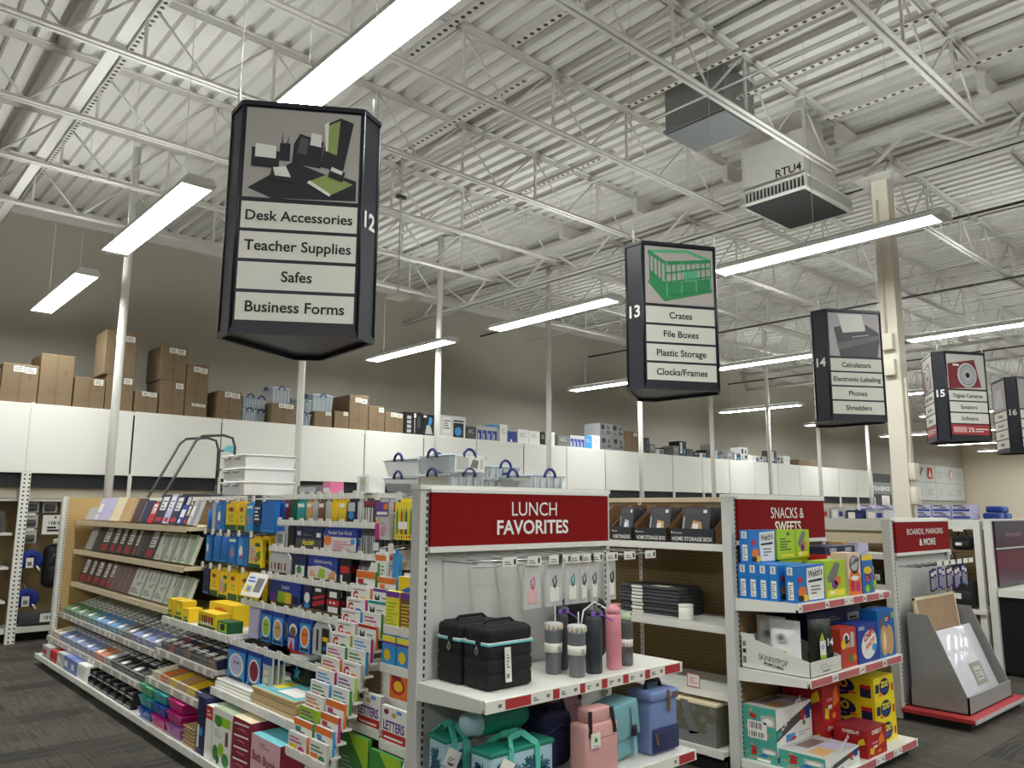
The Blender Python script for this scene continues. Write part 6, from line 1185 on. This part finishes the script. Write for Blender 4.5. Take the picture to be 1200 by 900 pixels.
# ------------------------------------------------------------------ aisle 13 shelves
def home_box(y0, y1, z, seed, ylab):
    w = y0 - y1 - .01; yc = (y0 + y1) / 2
    o = thing('display_tray', 'black cardboard tray lettered HOME STORAGE BOX, %s' % ylab, 'display tray', (4.475, yc, z), RX, 'home storage box trays'); q = MB()
    q.box(-w / 2, 0, 0, w / 2, .006, .10, CHAR); q.box(-w / 2, 0, 0, w / 2, .42, .006, CHAR)
    f = q.face((-w / 2, 0, 0), (1, 0, 0), (0, 0, 1), w, .10); f.text('HOME STORAGE BOX', .02, .018, w - .02, .045, WHT, 2, .015, True); f.lines(.08, .66, .3, .8, 1, c('lgray')); f.fe(.05, .73, .018, .06, WHT)
    q.build('front_and_base', o, True)
    for s in (-1, 1):
        q = MB(); x = s * (w / 2 - .003); q.prism([(x, 0, 0), (x, .42, 0), (x, .42, .26), (x, .25, .26), (x, 0, .10)], (-.003, 0, 0), (.003, 0, 0), c('brown')); q.build('side_wall', o, True)
    def art(f, k=seed): f.fr(.1, .8, .9, .95, c('dgray')); f.fp([(.3, .1), (.8, .1), (.7, .55), (.4, .6)], c('tan') if k else c('lilac'), 2); f.fr(.4, .3, .6, .5, WHT, 3); f.fr(.75, .82, .88, .92, WHT, 3); f.fr(.04, .1, .09, .7, c('lgray'), 2)
    for j in range(2):
        q = MB(); q.xf = Matrix.Rotation(math.radians(-12), 4, 'X'); fb(q, w * .62, .07, .225, mat('box_graphite', (62, 63, 68), .5), art)
        put('storage_box', q.mesh('storage_box'), 4.53 + .085 * j, yc + .02 * (1 - 2 * (seed % 2)), z + .0225, 'dark boxed cube, %s one, tray %s' % (['front', 'rear'][j], ylab), 'box', 'boxed storage cubes in the black trays')
home_box(3.88, 3.67, 1.373, 0, 'partly hidden by the lunch sign'); home_box(3.66, 3.36, 1.373, 1, 'second from the white post of the snack display'); home_box(3.35, 2.98, 1.373, 2, 'next to the white post of the snack display'); home_box(4.4, 4.05, 1.373, 3, 'hidden mostly behind the lunch sign')
for k in range(8):
    q = MB(); h = .024; rr = random.Random(k); dx = rr.uniform(-.008, .008)
    q.rbox(-.27, 0, 0, .27, .28, h, mat('felt_grey', (70, 72, 74), .9, 0, .15, 30), .01, 2); q.box(-.15, -.0015, .003, -.05, .0, h - .003, PAPER)
    if k == 7: q.box(.02, .02, h, .16, .10, h + .001, PAPER)
    put('folded_basket', q.mesh('folded_basket'), 4.62 + dx, 3.66, .859 + .0245 * k, 'folded grey felt basket with paper band, %s from the bottom of the pile' % ORD[k], 'folded basket', 'folded felt baskets')
cn_ = thing('white_canister', 'white cylindrical canister alone on the shelf right of the felt baskets', 'canister', (4.56, 3.29, .859)); q = MB(); q.lathe([(.046, 0), (.05, .004), (.05, .088)], 0, 0, PANELW, 24); q.build('body', cn_, True); q = MB(); q.lathe([(.0505, .088), (.0515, .09), (.0515, .103), (.03, .106)], 0, 0, PANELW, 24); q.build('lid', cn_, True)
ps = MB(); ps.box(-.05, 0, 0, .05, .002, .085, PAPER); f = ps.face((-.05, 0, 0), (1, 0, 0), (0, 0, 1), .1, .085)
for r_ in ((0, 0, 1, .06), (0, .94, 1, 1), (0, 0, .05, 1), (.95, 0, 1, 1)): f.fr(*r_, c('red'))
f.lines(.2, .3, .8, .8, 3, c('pink'), 2); put('price_sign', ps.mesh('price_sign'), 4.452, 3.17, .457, 'small red-bordered price sign standing on the front rail of the middle shelf', 'price sign')
pb = thing('storage_cube', 'olive patterned box with grey corner band and cream top on the bottom shelf', 'box', (4.40, 3.14, .131), RX); q = MB(); OL = mat('pattern_olive', (104, 102, 84), .7, 0, .35, 26); q.box(-.17, 0, 0, .17, .28, .24, OL); f = q.face((-.17, 0, 0), (1, 0, 0), (0, 0, 1), .34, .24)
for i in range(5):
    for j in range(4): f.fp([(.1 + i * .2, .02 + j * .25), (.17 + i * .2, .14 + j * .25), (.1 + i * .2, .26 + j * .25), (.03 + i * .2, .14 + j * .25)], c('gray') if (i + j) % 2 else OL, 1)
q.build('body', pb, True); q = MB(); q.box(-.172, -.003, .241, .172, .282, .255, c('cream')); q.build('lid', pb, True)
q = MB(); f = q.face((-.17, -.001, 0), (1, 0, 0), (0, 0, 1), .34, .256); f.e = .001; f.fp([(0, 0), (1, 0), (1, .55), (.78, .55), (.78, .28), (0, .28)], c('gray'), 3); f.fp([(.2, 1), (.38, 1), (.6, .25), (.42, .2)], c('gray'), 3); q.build('wrap_band', pb, True)

# ------------------------------------------------------------------ snack end display
BLUEB = mat('snack_blue', (30, 120, 200), .45, 0, .04); LIMEB = mat('snack_lime', (170, 204, 44), .45, 0, .04)
def sbox(name, x0, x1, y0, d, z, h, body, art, label, left=None, top=None, cat='snack box', group=None):
    w = x1 - x0; q = MB(); q.box(-w / 2, 0, 0, w / 2, d, h, body, dict(t=top) if top else None); f = q.face((-w / 2, 0, 0), (1, 0, 0), (0, 0, 1), w, h); art(f)
    if left: f = q.face((-w / 2, d, 0), (0, -1, 0), (0, 0, 1), d, h); left(f)
    return put(name, q.mesh(name), (x0 + x1) / 2, y0, z, label, cat, group, 0)
def a_welch(f):
    f.fp([(.38, .92), (.98, .96), (.95, .04), (.42, .04), (.36, .5)], WHT, 2); f.ft("Welch's", .42, .64, .92, .86, INK, 3, .02, True, .08); f.fp([(.42, .58), (.9, .62), (.9, .55), (.42, .52)], c('navy'), 3); f.lines(.5, .2, .88, .48, 3, c('gray'), 3)
    f.fe(.2, .3, .14, .14, c('orange'), 3); f.fe(.3, .12, .1, .1, c('yellow'), 4); f.fe(.14, .62, .08, .08, c('red'), 3); f.fe(.92, .3, .06, .16, c('orange'), 1); f.fe(.15, .12, .1, .08, c('black'), 4)
def l_spine(f): f.fr(.2, .75, .72, .96, WHT); f.bars(.3, .78, .62, .93, 4, INK); f.fr(.24, .08, .76, .56, WHT); f.lines(.3, .12, .7, .52, 6, c('gray'))
GS = 'blue fruit snack boxes'
for k, y in enumerate((2.415, 2.525, 2.595, 2.665, 2.735)):
    sbox('snack_box', 4.445, 4.80, y, .067, 1.053, .215, BLUEB, a_welch, 'blue fruit snack box, %s from the front in the lower row' % ORD[k], l_spine, None, 'snack box', GS)
sbox('snack_box', 4.45, 4.755, 2.715, .07, 1.2685, .205, BLUEB, a_welch, 'blue fruit snack box on top of the lower row, before the sign', l_spine, None, 'snack box', GS)
def a_lime(f): f.fp([(.1, .55), (.5, .95), (.75, .9), (.5, .45), (.2, .4)], c('gray'), 1); f.fe(.6, .45, .15, .14, c('orange'), 2); f.fe(.45, .35, .14, .12, c('purple'), 2); f.fr(.1, .06, .9, .22, c('lemon'), 2); f.fe(.3, .15, .1, .05, WHT, 3)
def a_lime2(f): f.lines(.15, .3, .75, .75, 5, c('dkgreen'), 1); f.fe(.6, .85, .08, .06, c('dkgreen'), 2); f.fr(.2, .08, .85, .16, c('lemon'), 1)
GL = 'lime green snack boxes'
sbox('snack_box', 4.815, 5.10, 2.42, .11, 1.053, .23, LIMEB, a_lime, 'lime green snack box at the front of the top snack shelf', a_lime2, None, 'snack box', GL)
sbox('snack_box', 4.815, 5.00, 2.72, .085, 1.053, .228, LIMEB, a_lime2, 'lime snack box under the left of the two raised lime boxes', None, None, 'snack box', GL); sbox('snack_box', 5.01, 5.19, 2.72, .085, 1.053, .228, LIMEB, a_lime2, 'lime snack box under the right of the two raised lime boxes', None, None, 'snack box', GL)
sbox('snack_box', 4.765, 5.0, 2.705, .085, 1.2815, .19, LIMEB, a_lime2, 'raised lime box with dark lines, left one before the sign', None, None, 'snack box', GL); sbox('snack_box', 5.01, 5.19, 2.705, .085, 1.2815, .187, LIMEB, a_lime, 'raised lime box with a grey picture, right one before the sign', None, None, 'snack box', GL)
def a_gold(f): f.fr(0, .0, 1, .40, c('orange')); f.fe(.5, .72, .38, .22, c('brown'), 1); f.fe(.5, .74, .3, .17, c('lgray'), 2); f.ft('Goldfish', .12, .62, .88, .84, c('black'), 3, .02, False, .25); f.fp([(.05, .42), (.95, .42), (.8, .55), (.2, .55)], c('orange'), 1); f.fr(.15, .1, .45, .34, c('red'), 2); f.fr(.55, .08, .85, .3, c('magenta'), 2); f.fe(.5, .4, .3, .06, WHT, 2)
sbox('snack_box', 5.115, 5.30, 2.41, .11, 1.053, .27, mat('snack_peach', (232, 200, 180), .5), a_gold, 'peach and orange cracker box on the top snack shelf')
def a_misc(f): f.fr(0, .86, 1, 1, c('yellow')); f.fr(.15, .72, .9, .84, c('blue'), 1); f.fe(.5, .60, .38, .10, c('yellow'), 2); f.fr(.25, .3, .75, .5, c('maroon'), 2); f.lines(.3, .33, .7, .48, 2, c('pink'), 3); f.fe(.4, .12, .2, .1, c('lime'), 2); f.fe(.7, .16, .15, .1, c('green'), 3)
sbox('snack_box', 5.31, 5.47, 2.405, .10, 1.053, .25, c('blue'), a_misc, 'blue and yellow snack box beside the cracker box')
def pillow(q, w, h, d, m, n=9, crimp=.012):
    """sealed pouch standing on its base: swollen in the middle, flat crimped top and sides"""
    vs = []; fs = []; fr = []; rr = random.Random(int(w * 1000 + h * 77))
    for s in (-1, 1):
        for j in range(n + 1):
            for i in range(n + 1):
                u, v = i / n, j / n; b = (math.sin(PI * u) ** .55) * ((1 - v ** 3) ** .8 if v > .0 else 1) * (1 if v > .15 else .75 + v * 1.6)
                vs.append((-w / 2 + w * u * 1.0 + 0.0, s * (d / 2 * b + .001) + (rr.uniform(-.009, .009) if 0 < i < n and 0 < j < n else 0), h * v + (rr.uniform(-.004, .004) if 0 < j < n else 0)))
    k = (n + 1) ** 2
    for j in range(n):
        for i in range(n):
            a = j * (n + 1) + i; fs.append((a, a + 1, a + n + 2, a + n + 1)); fs.append((k + a + n + 1, k + a + n + 2, k + a + 1, k + a))
    q.add(vs, fs, m, True)
    for i in range(n): pass
    return q
CHG = mat('bag_olive_black', (30, 36, 26), .3, 0, .2, 20); SLV = mat('bag_silver', (232, 233, 232), .35, .0, .12, 26, bump=.6); BRT = mat('bag_lime', (178, 200, 60), .35)
def popbag(x, y, z, rz, m, lb, kind):
    o = thing('popcorn_bag', lb, 'snack bag', (x, y, z), rz, 'popcorn bags'); q = MB(); pillow(q, .20, .30, .085, m); q.build('pouch', o, True)
    q = MB(); f = q.face((-.06, -.0505, .06), (1, 0, 0), (0, 0, 1), .12, .17); f.e = .001
    if kind == 0: f.fe(.5, .82, .3, .16, c('lgray')); f.fe(.5, .82, .16, .09, c('gray'), 2); f.fr(.3, .3, .8, .38, c('lime'), 2); f.fe(.75, .12, .12, .1, c('dgray'), 2)
    else: f.fr(.0, .1, .42, .72, WHT); f.fr(.0, .1, .42, .22, c('lime'), 2); f.fe(.2, .5, .14, .1, c('lilac'), 2); f.ft('14', .55, .45, .95, .85, WHT, 2, .03); f.fp([(0, .75), (.35, .7), (.2, 1)], BRT, 2); f.fr(.1, -.1, 1.0, .02, WHT, 2)
    q.build('print', o, True)
TRW = mat('tray_white_card', (222, 220, 212), .5, 0, .03)
tr = thing('popcorn_tray', 'white cardboard popcorn tray with sloping side on the middle snack shelf', 'display tray', (4.65, 2.59, .636)); q = MB(); tx0, tx1, ty0, ty1 = -.20, .19, -.235, .215
q.box(tx0, ty0, 0, tx1, ty1, .004, TRW); q.box(tx0, ty0, 0, tx1, ty0 + .004, .088, TRW); q.box(tx0, ty1 - .004, 0, tx1, ty1, .19, TRW)
f = q.face((tx0, ty0, 0), (1, 0, 0), (0, 0, 1), tx1 - tx0, .088); f.lines(.3, .45, .75, .8, 2, c('lgray')); f.fr(.38, .2, .62, .3, c('gray'), 1); q.build('tray', tr, True)
for x in (tx0, tx1 - .004):
    q = MB(); q.prism([(x, ty0, 0), (x, ty1, 0), (x, ty1, .21), (x, ty1 - .09, .205), (x, ty1 - .10, .175), (x, ty0, .088)], (0, 0, 0), (.004, 0, 0), TRW)
    if x < 0:
        f = q.face((x, ty1, 0), (0, -1, 0), (0, 0, 1), ty1 - ty0, .21); f.text('SKINNYPOP', .12, .065, .31, .10, INK, 2, 0.0, True, -.12); f.text('POPCORN', .155, .035, .28, .055, INK, 2, .04, True, -.12); f.rect(.012, .13, .035, .16, c('gray')); f.rect(.012, .09, .035, .115, INK); f.rect(.012, .03, .035, .07, c('gray'))
    q.build('side_wall', tr, True)
popbag(4.625, 2.695, .641, RX, SLV, 'silver popcorn bag at the back of the white tray', 0); popbag(4.525, 2.545, .641, RX, SLV, 'large silver popcorn bag facing the aisle in the white tray', 0)
popbag(4.755, 2.695, .641, -1.45, CHG, 'dark popcorn bag in the middle of the white tray', 1); popbag(4.72, 2.425, .641, -.25, CHG, 'dark popcorn bag with the number 14 at the tray front', 1)
def a_ritz(f): f.fe(.35, .74, .2, .14, WHT, 1); f.fe(.35, .74, .12, .09, c('dgray'), 2); f.fp([(.1, .5), (.6, .5), (.5, .7), (.2, .65)], c('tan'), 1); f.fp([(.6, .5), (.85, .5), (.85, .85), (.65, .9)], c('lgray'), 1); f.fe(.6, .22, .14, .1, c('green'), 2); f.fe(.82, .22, .12, .1, c('orange'), 2); f.fe(.15, .6, .14, .12, c('yellow'), 2)
def a_chips(f): f.fe(.55, .45, .4, .36, WHT, 1, .3); f.ft('CHIPS', .3, .48, .82, .72, c('red'), 3, .04, False, .35); f.ft('AHOY!', .34, .26, .84, .48, c('orange'), 3, .04, False, .35); f.fe(.8, .35, .12, .1, c('sky'), 2); f.lines(.06, .86, .4, .96, 2, WHT, 2)
def a_nut(f): f.fe(.35, .35, .24, .32, c('tan'), 1); f.fe(.66, .35, .24, .32, c('tan'), 2); f.fe(.35, .35, .1, .2, c('cream'), 3); f.fr(.4, .74, .75, .86, c('maroon'), 2); f.lines(.42, .76, .72, .85, 2, WHT, 3); f.fp([(.1, .6), (.3, .68), (.25, .8), (.12, .8)], c('brown'), 2); f.fr(.82, .8, .95, .92, c('lime'), 2)
sbox('snack_box', 4.865, 5.075, 2.365, .11, .636, .235, mat('snack_rust', (190, 60, 44), .5), a_ritz, 'rust-red cracker box right of the popcorn tray')
sbox('snack_box', 5.085, 5.375, 2.36, .12, .636, .24, c('royal'), a_chips, 'royal blue cookie box lettered CHIPS AHOY!')
sbox('snack_box', 5.385, 5.645, 2.36, .12, .636, .305, mat('snack_azure', (22, 104, 176), .45), a_nut, 'azure box with two tan cookies at the right end of the middle snack shelf')
for k, (a, b) in enumerate(((4.87, 5.12), (5.125, 5.37), (5.375, 5.63))): sbox('snack_box', a, b, 2.58, .20, .636, .305, c('navy'), lambda f: [f.lines(.2, .78, .8, .9, 2, c('gray')), f.fr(.3, .7, .7, .74, c('royal'), 2)] if k < 2 else [f.fr(.2, .72, .9, .88, c('lgray')), f.lines(.3, .75, .8, .85, 1, INK, 2)], 'dark navy snack box, %s from the left behind the cookie boxes' % ORD[k], None, None, 'snack box', 'dark navy boxes behind the cookies')
for k, (a, b) in enumerate(((5.2, 5.42), (5.425, 5.645))):
    sbox('snack_box', a, b, 2.6, .2, 1.053, .25, c('orange') if k else c('red'), lambda f: f.fr(.1, .8, .9, .95, WHT), '%s snack box at the back of the top snack shelf' % ['red', 'orange'][k], None, c('cream'))
    sbox('snack_box', a, b, 2.6, .2, 1.304, .05, c('navy'), lambda f: f.ft('OREO', .3, .2, .75, .8, WHT, 2, .02), 'flat navy box with pale letters, %s one at the back of the top snack shelf' % ['left', 'right'][k], None, None, 'snack box', 'flat navy boxes')
gp = thing('snack_pouch', 'small green and tan snack pouch at the right end of the top snack shelf', 'snack bag', (5.525, 2.45, 1.053)); q = MB(); pillow(q, .10, .17, .05, mat('pouch_olive', (150, 140, 92), .4, 0, .3, 30)); q.build('pouch', gp, True); q = MB(); f = q.face((-.035, -.028, .02), (1, 0, 0), (0, 0, 1), .07, .11); f.fe(.5, .3, .4, .25, c('lime')); f.fe(.4, .7, .3, .2, c('brown'), 2); q.build('print', gp, True)
# bottom deck: teal boxes, red cracker boxes, yellow animal cracker boxes
TEALB = mat('snack_teal', (74, 168, 152), .5, 0, .05)
def a_teal_front(f): f.fr(0, 0, 1, 1, WHT, 1); f.fp([(0, .12), (1, .72), (1, .95), (0, .42)], c('dgray'), 2); f.ft('COOKIERS', .14, .34, .70, .60, WHT, 3, .02, True, .55); f.fp([(.02, .2), (.14, .27), (.14, .42), (.02, .36)], TEALB, 3); f.fr(.25, .04, .5, .24, c('sky'), 3); f.fp([(.3, .04), (.55, .08), (.45, .16)], c('red'), 4); f.fr(.68, .5, .78, .78, c('red'), 4); f.fr(.82, .5, .94, .85, c('royal'), 4); f.fr(.72, .36, .8, .48, c('green'), 4); f.lines(.6, .1, .95, .25, 2, c('lgray'), 3)
def l_teal(bar):
    def g(f):
        rr = random.Random(4)
        for k in range(9): f.fe(rr.uniform(.06, .94), rr.uniform(.06, .94), .05, .06, c('tan'), 1)
        f.fp([(.18, .70), (.40, .64), (.40, .78), (.24, .80)], c('red'), 2); f.fr(.55, .5, .97, .78, c('lgray'), 2); f.fe(.76, .62, .17, .1, WHT, 3)
        if bar: f.fr(.14, .12, .72, .60, WHT, 3); f.bars(.2, .38, .6, .56, 10, INK, 4); f.bars(.18, .16, .68, .30, 7, c('dgray'), 4)
        else: f.fp([(.22, .3), (.4, .36), (.38, .62), (.25, .66)], c('red'), 2); f.fp([(.42, .25), (.75, .35), (.6, .5)], c('blue'), 2); f.fr(.4, .04, .8, .2, WHT, 2)
    return g
def t_teal(f): pass
GT = 'teal snack cartons'
def teal(x0, x1, y0, d, z, h, lb, bar):
    w = x1 - x0; q = MB(); q.box(-w / 2, 0, 0, w / 2, d, h, TEALB, dict(t=c('lgray'))); a_teal_front(q.face((-w / 2, 0, 0), (1, 0, 0), (0, 0, 1), w, h)); l_teal(bar)(q.face((-w / 2, d, 0), (0, -1, 0), (0, 0, 1), d, h))
    f = q.face((-w / 2, 0, h), (1, 0, 0), (0, 1, 0), w, d); f.fp([(.1, .1), (.5, .15), (.45, .5), (.15, .5)], c('tan')); f.fp([(.5, .2), (.9, .1), (.9, .5), (.6, .6)], c('lilac')); f.fr(.3, .6, .8, .9, c('mauve'), 2)
    put('snack_carton', q.mesh('snack_carton'), (x0 + x1) / 2, y0, z, lb, 'snack carton', GT, 0)
teal(4.45, 4.88, 2.59, .22, .107, .104, 'teal snack carton at the bottom, under the one with the barcode', False); teal(4.45, 4.88, 2.59, .22, .2115, .21, 'upper teal snack carton with a big barcode on its side', True); teal(4.46, 4.884, 2.30, .28, .107, .10, 'front teal snack carton with open white top on the bottom snack deck', False)
REDB = mat('snack_red', (176, 26, 28), .45, 0, .05)
def a_cheez(f): f.ft('CHEEZ-IT', .14, .78, .86, .93, WHT, 2, .04); f.fr(.25, .45, .55, .52, c('pink'), 1); f.fp([(.55, .3), (.9, .4), (.8, .75), (.6, .6)], c('orange'), 1); f.fp([(.1, .15), (.3, .1), (.35, .3), (.15, .35)], c('yellow'), 1); f.fe(.6, .15, .1, .06, c('orange'), 2); f.fr(.3, .3, .5, .38, WHT, 2)
def l_cheez(f): f.ft('CHEEZ-IT', .25, .80, .8, .92, WHT, 2, .04); f.fp([(.7, .4), (.95, .5), (.9, .7), (.75, .6)], c('yellow'), 1); f.fr(.1, .1, .25, .2, c('yellow'), 1)
GR = 'red cracker boxes'
sbox('cracker_box', 4.89, 5.13, 2.52, .27, .107, .160, REDB, a_cheez, 'red cracker box at the bottom, under the tall red one', l_cheez, None, 'cracker box', GR); sbox('cracker_box', 4.89, 5.13, 2.52, .27, .2675, .30, REDB, a_cheez, 'tall red cracker box lettered CHEEZ-IT behind the teal cartons', l_cheez, None, 'cracker box', GR)
sbox('cracker_box', 4.98, 5.25, 2.292, .21, .107, .165, REDB, a_cheez, 'low red cracker box at the front edge of the bottom snack deck', l_cheez, c('maroon'), 'cracker box', GR)
YEL = mat('snack_yellow', (236, 214, 24), .45, 0, .04)
def a_zoo(f): f.fe(.52, .52, .26, .40, c('navy'), 1); f.ft('ZOO', .32, .5, .72, .78, c('lemon'), 3, .05); f.fr(.36, .3, .68, .42, c('royal'), 2); f.fr(.06, .3, .24, .7, c('navy'), 1); f.fe(.3, .2, .1, .08, c('orange'), 2); f.fr(.86, .25, .95, .6, c('red'), 2)
def l_zoo(f): f.fe(.40, .5, .30, .45, c('navy'), 1); f.ft('ZOO', .18, .42, .62, .82, c('yellow'), 3, .05); f.lines(.24, .22, .56, .36, 1, c('gray'), 3); f.fr(.78, .1, .95, .62, c('navy'), 1); f.fr(.78, .5, .95, .68, c('red'), 2); f.fe(.66, .25, .06, .08, c('orange'), 2)
for k in range(3): sbox('animal_cracker_box', 5.30, 5.60, 2.37 + .002 * k, .42, .107 + .1365 * k, .136, YEL, a_zoo, 'yellow box lettered ZOO, %s of the stack of three' % ['lowest', 'middle', 'topmost'][k], l_zoo, None, 'cracker box', 'yellow ZOO boxes')

# ------------------------------------------------------------------ boards and markers display
BIN = mat('bin_grey_card', (148, 148, 146), .6, 0, .04)
bn = thing('poster_bin', 'grey cardboard floor bin with sloping sides under the boards and markers sign', 'display bin', (7.15, 2.48, .089)); q = MB()
x0, x1, y0, y1 = -.49, .49, -.205, .22
q.box(x0, y0, 0, x1, y0 + .012, .125, BIN); q.box(x0, y1 - .012, 0, x1, y1, .125, BIN); q.box(x0, y0, 0, x0 + .012, y1, .125, BIN); q.box(x1 - .012, y0, 0, x1, y1, .125, BIN); q.box(x0, y0, 0, x1, y1, .008, BIN); q.build('skirt', bn, True)
for x in (x0 + .014, x1 - .026):
    q = MB(); q.prism([(x, y0 + .015, .01), (x, y1 - .014, .01), (x, y1 - .014, .705), (x, y1 - .17, .70), (x, y0 + .015, .125)], (0, 0, 0), (.012, 0, 0), BIN); q.build('side_panel', bn, True)
q = MB(); q.box(x0 + .03, y1 - .026, .01, x1 - .03, y1 - .014, .70, BIN); q.build('rear_panel', bn, True)
GLOSS = mat('shrink_film_tan', (176, 146, 116), .12, 0, .2, 5); GLW = mat('shrink_film_white', (222, 220, 228), .1, 0, .08, 6)
fp = thing('framed_board', 'tan shrink-wrapped cork board leaning at the back of the grey bin', 'board', (7.15, 2.555, .10)); q = MB(); q.xf = Matrix.Rotation(math.radians(-6), 4, 'X'); q.box(-.42, 0, .002, .42, .018, .80, GLOSS); q.build('cork_sheet', fp, True)
q = MB(); q.xf = Matrix.Rotation(math.radians(-6), 4, 'X')
for b_ in ((-.43, -.004, .0, -.41, .02, .81), (.41, -.004, .0, .43, .02, .81), (-.43, -.004, .79, .43, .02, .81), (-.43, -.004, .0, .43, .02, .02)): q.box(*b_, c('cream'))
q.build('frame', fp, True)
wb = thing('white_board', 'glossy white shrink-wrapped board leaning at the front of the grey bin', 'board', (7.12, 2.297, .10)); q = MB(); q.xf = Matrix.Rotation(math.radians(-21), 4, 'X'); q.rbox(-.40, 0, .01, .40, .03, .60, GLW, .006, 2); q.build('wrapped_sheet', wb, True)
q = MB(); q.xf = Matrix.Rotation(math.radians(-21), 4, 'X'); f = q.face((-.02, -.002, .14), (1, 0, 0), (0, 0, 1), .24, .17); f.e = .001; f.fr(0, 0, 1, 1, mat('tag_olive', (150, 148, 132), .4)); f.fr(.2, .2, .8, .8, c('lgray'), 2); f.lines(.25, .3, .75, .7, 3, c('gray'), 3); q.build('product_tag', wb, True)
for k in range(10):
    x = 6.98 + k * .088; cn = ['navy', 'navy', 'royal', 'purple', 'navy', 'navy', 'purple', 'navy', 'royal', 'navy'][k]
    q = MB(); q.box(-.036, 0, 0, .036, .008, .17, c(cn)); f = q.face((-.036, 0, 0), (1, 0, 0), (0, 0, 1), .072, .17); f.fr(.1, .1, .9, .6, c('lgray') if k % 2 else c('lilac')); f.bars(.15, .12, .85, .58, 4, c('dgray'), 2); f.fr(.1, .72, .9, .9, WHT, 2)
    put('marker_pack', q.mesh('marker_pack'), x, 2.585 + .012 * (k % 2), .945 + .01 * (k % 3), '%s marker pack, %s from the left on the peg bar' % (dict(navy='navy', royal='blue', purple='purple')[cn], ORD[k]), 'marker pack', 'marker packs on the peg bar', 0)
# ------------------------------------------------------------------ goods on the two far rows
rn = random.Random(11)
k = 0
for y0, w, z, h, cn, d in [(3.27, .12, 1.24, .085, 'tan', 'tan box with pale print'), (3.12, .09, 1.24, .085, 'lilac', 'lilac card box'), (3.46, .14, 1.24, .05, 'aqua', 'pale blue folded pack'), (3.7, .18, 1.24, .07, 'lgray', 'white pack'), (3.02, .10, .99, .09, 'black', 'black dispenser'), (3.16, .10, .99, .10, 'yellow', 'yellow pack'), (3.30, .12, .99, .08, 'lgray', 'white dispenser'), (3.48, .12, .99, .1, 'dgray', 'grey dispenser'),
                           (2.92, .07, .99, .12, 'black', 'black stapler box'), (2.98, .12, .68, .12, 'gray', 'grey pack'), (3.15, .14, .68, .12, 'black', 'black pack'), (3.34, .14, .68, .14, 'lgray', 'white pack with dark print'), (3.55, .16, .68, .12, 'dgray', 'dark grey pack')]:
    q = MB(); fb(q, w, .2, h, c(cn), lambda f: [f.fr(.15, .3, .7, .7, WHT), f.lines(.2, .35, .65, .65, 2, c('gray'), 2)])
    put('desk_supply_box', q.mesh('desk_supply_box'), 6.735, y0, z + .001, '%s on the %s shelf right of the snacks, %s in group' % (d, {1.24: 'top', .99: 'middle', .68: 'lower'}[z], ORD[k]), 'box', 'desk supplies right of the snack display'); k += 1
y = 2.95; k = 0
while y < 6.6 and k < 20:
    w = rn.uniform(.10, .22); h = rn.uniform(.05, .13); cn = rn.choice(['lgray', 'sky', 'dgray', 'lgray', 'navy', 'black', 'silver'])
    q = MB(); fb(q, w, .22, h, c(cn), lambda f: [f.fr(.1, .2, .5, .8, WHT), f.fr(.6, .3, .9, .7, c('red') if k == 3 else c('royal'), 2)]); put('small_box', q.mesh('small_box'), 7.0, y + w / 2, 1.511, '%s small box on top of the row behind the boards sign' % ORD[k], 'box', 'small boxes on top of the row behind the boards sign'); y += w + .02; k += 1
y = 3.0; k = 0
while y < 4.2:
    w = .20; q = MB(); fb(q, w - .012, .26, .075, c('lilac'), lambda f: [f.fr(.05, .1, .95, .4, c('royal')), f.fp([(.2, .5), (.8, .45), (.7, .8)], c('gray'), 2), f.fr(.1, .8, .6, .95, INK, 2)]); me = q.mesh('ink_box')
    for j in range(2): put('ink_box', me, 9.30 - .0 * j, y + w / 2, 1.512 + .0765 * j, 'white and blue ink box, %s layer, %s from the purple display' % (['lower', 'upper'][j], ORD[k]), 'box', 'ink boxes on the row behind the purple display')
    y += w; k += 1
for k, (x, y, w) in enumerate(((9.60, 2.88, .2), (9.84, 2.88, .22), (9.73, 2.88, .25))):
    q = MB(); q.rbox(-w / 2, -.08, 0, w / 2, .08, .07, c('royal'), .02, 2); f = q.face((-w / 2 + .02, -.08, .01), (1, 0, 0), (0, 0, 1), w - .04, .05); f.fr(.3, .2, .6, .7, c('sky'))
    put('blue_pack', q.mesh('blue_pack'), x, y, 1.512 + (.071 if k == 2 else 0), 'royal blue pack on top of the purple display, %s' % ['left', 'right', 'on the two others'][k], 'pack', 'royal blue packs', 0)
def case(x, y, z, w, h, label):
    o = thing('laptop_case', label, 'bag', (x, y, z), RX, 'black bags on pegs'); q = MB(); q.rbox(-w / 2, -.05, 0, w / 2, .05, h, BAGB, .03, 2); q.rbox(-w * .4, -.07, h * .08, w * .4, -.04, h * .6, BAGB, .015, 1); q.build('body', o, True)
    q = MB(); q.tube([(-w * .2, 0, h - .01), (-w * .16, 0, h + .05), (w * .16, 0, h + .05), (w * .2, 0, h - .01)], .01, BAGB, 6); q.build('handle', o, True)
    q = MB(); q.box(-.05, -.12, h + .04, .05, -.116, h + .085, PAPER); q.tube([(0, -.12, h + .05), (0, .38, h + .05)], .004, STEEL, 5); q.box(-w * .25, -.0715, h * .3, w * .05, -.07, h * .5, PAPER); q.build('peg_hook', o, True)
case(9.07, 3.30, 1.20, .22, .15, 'black bag on the top peg, left one beside the purple display'); case(9.07, 3.03, 1.20, .2, .15, 'black bag on the top peg, right one beside the purple display')
case(9.07, 3.16, .96, .22, .15, 'black bag with white label on the second peg beside the purple display'); case(9.07, 3.08, .62, .30, .28, 'large plain black laptop case on the lowest peg beside the purple display'); case(9.07, 3.52, .75, .25, .35, 'tall black bag partly behind the grey poster bin')
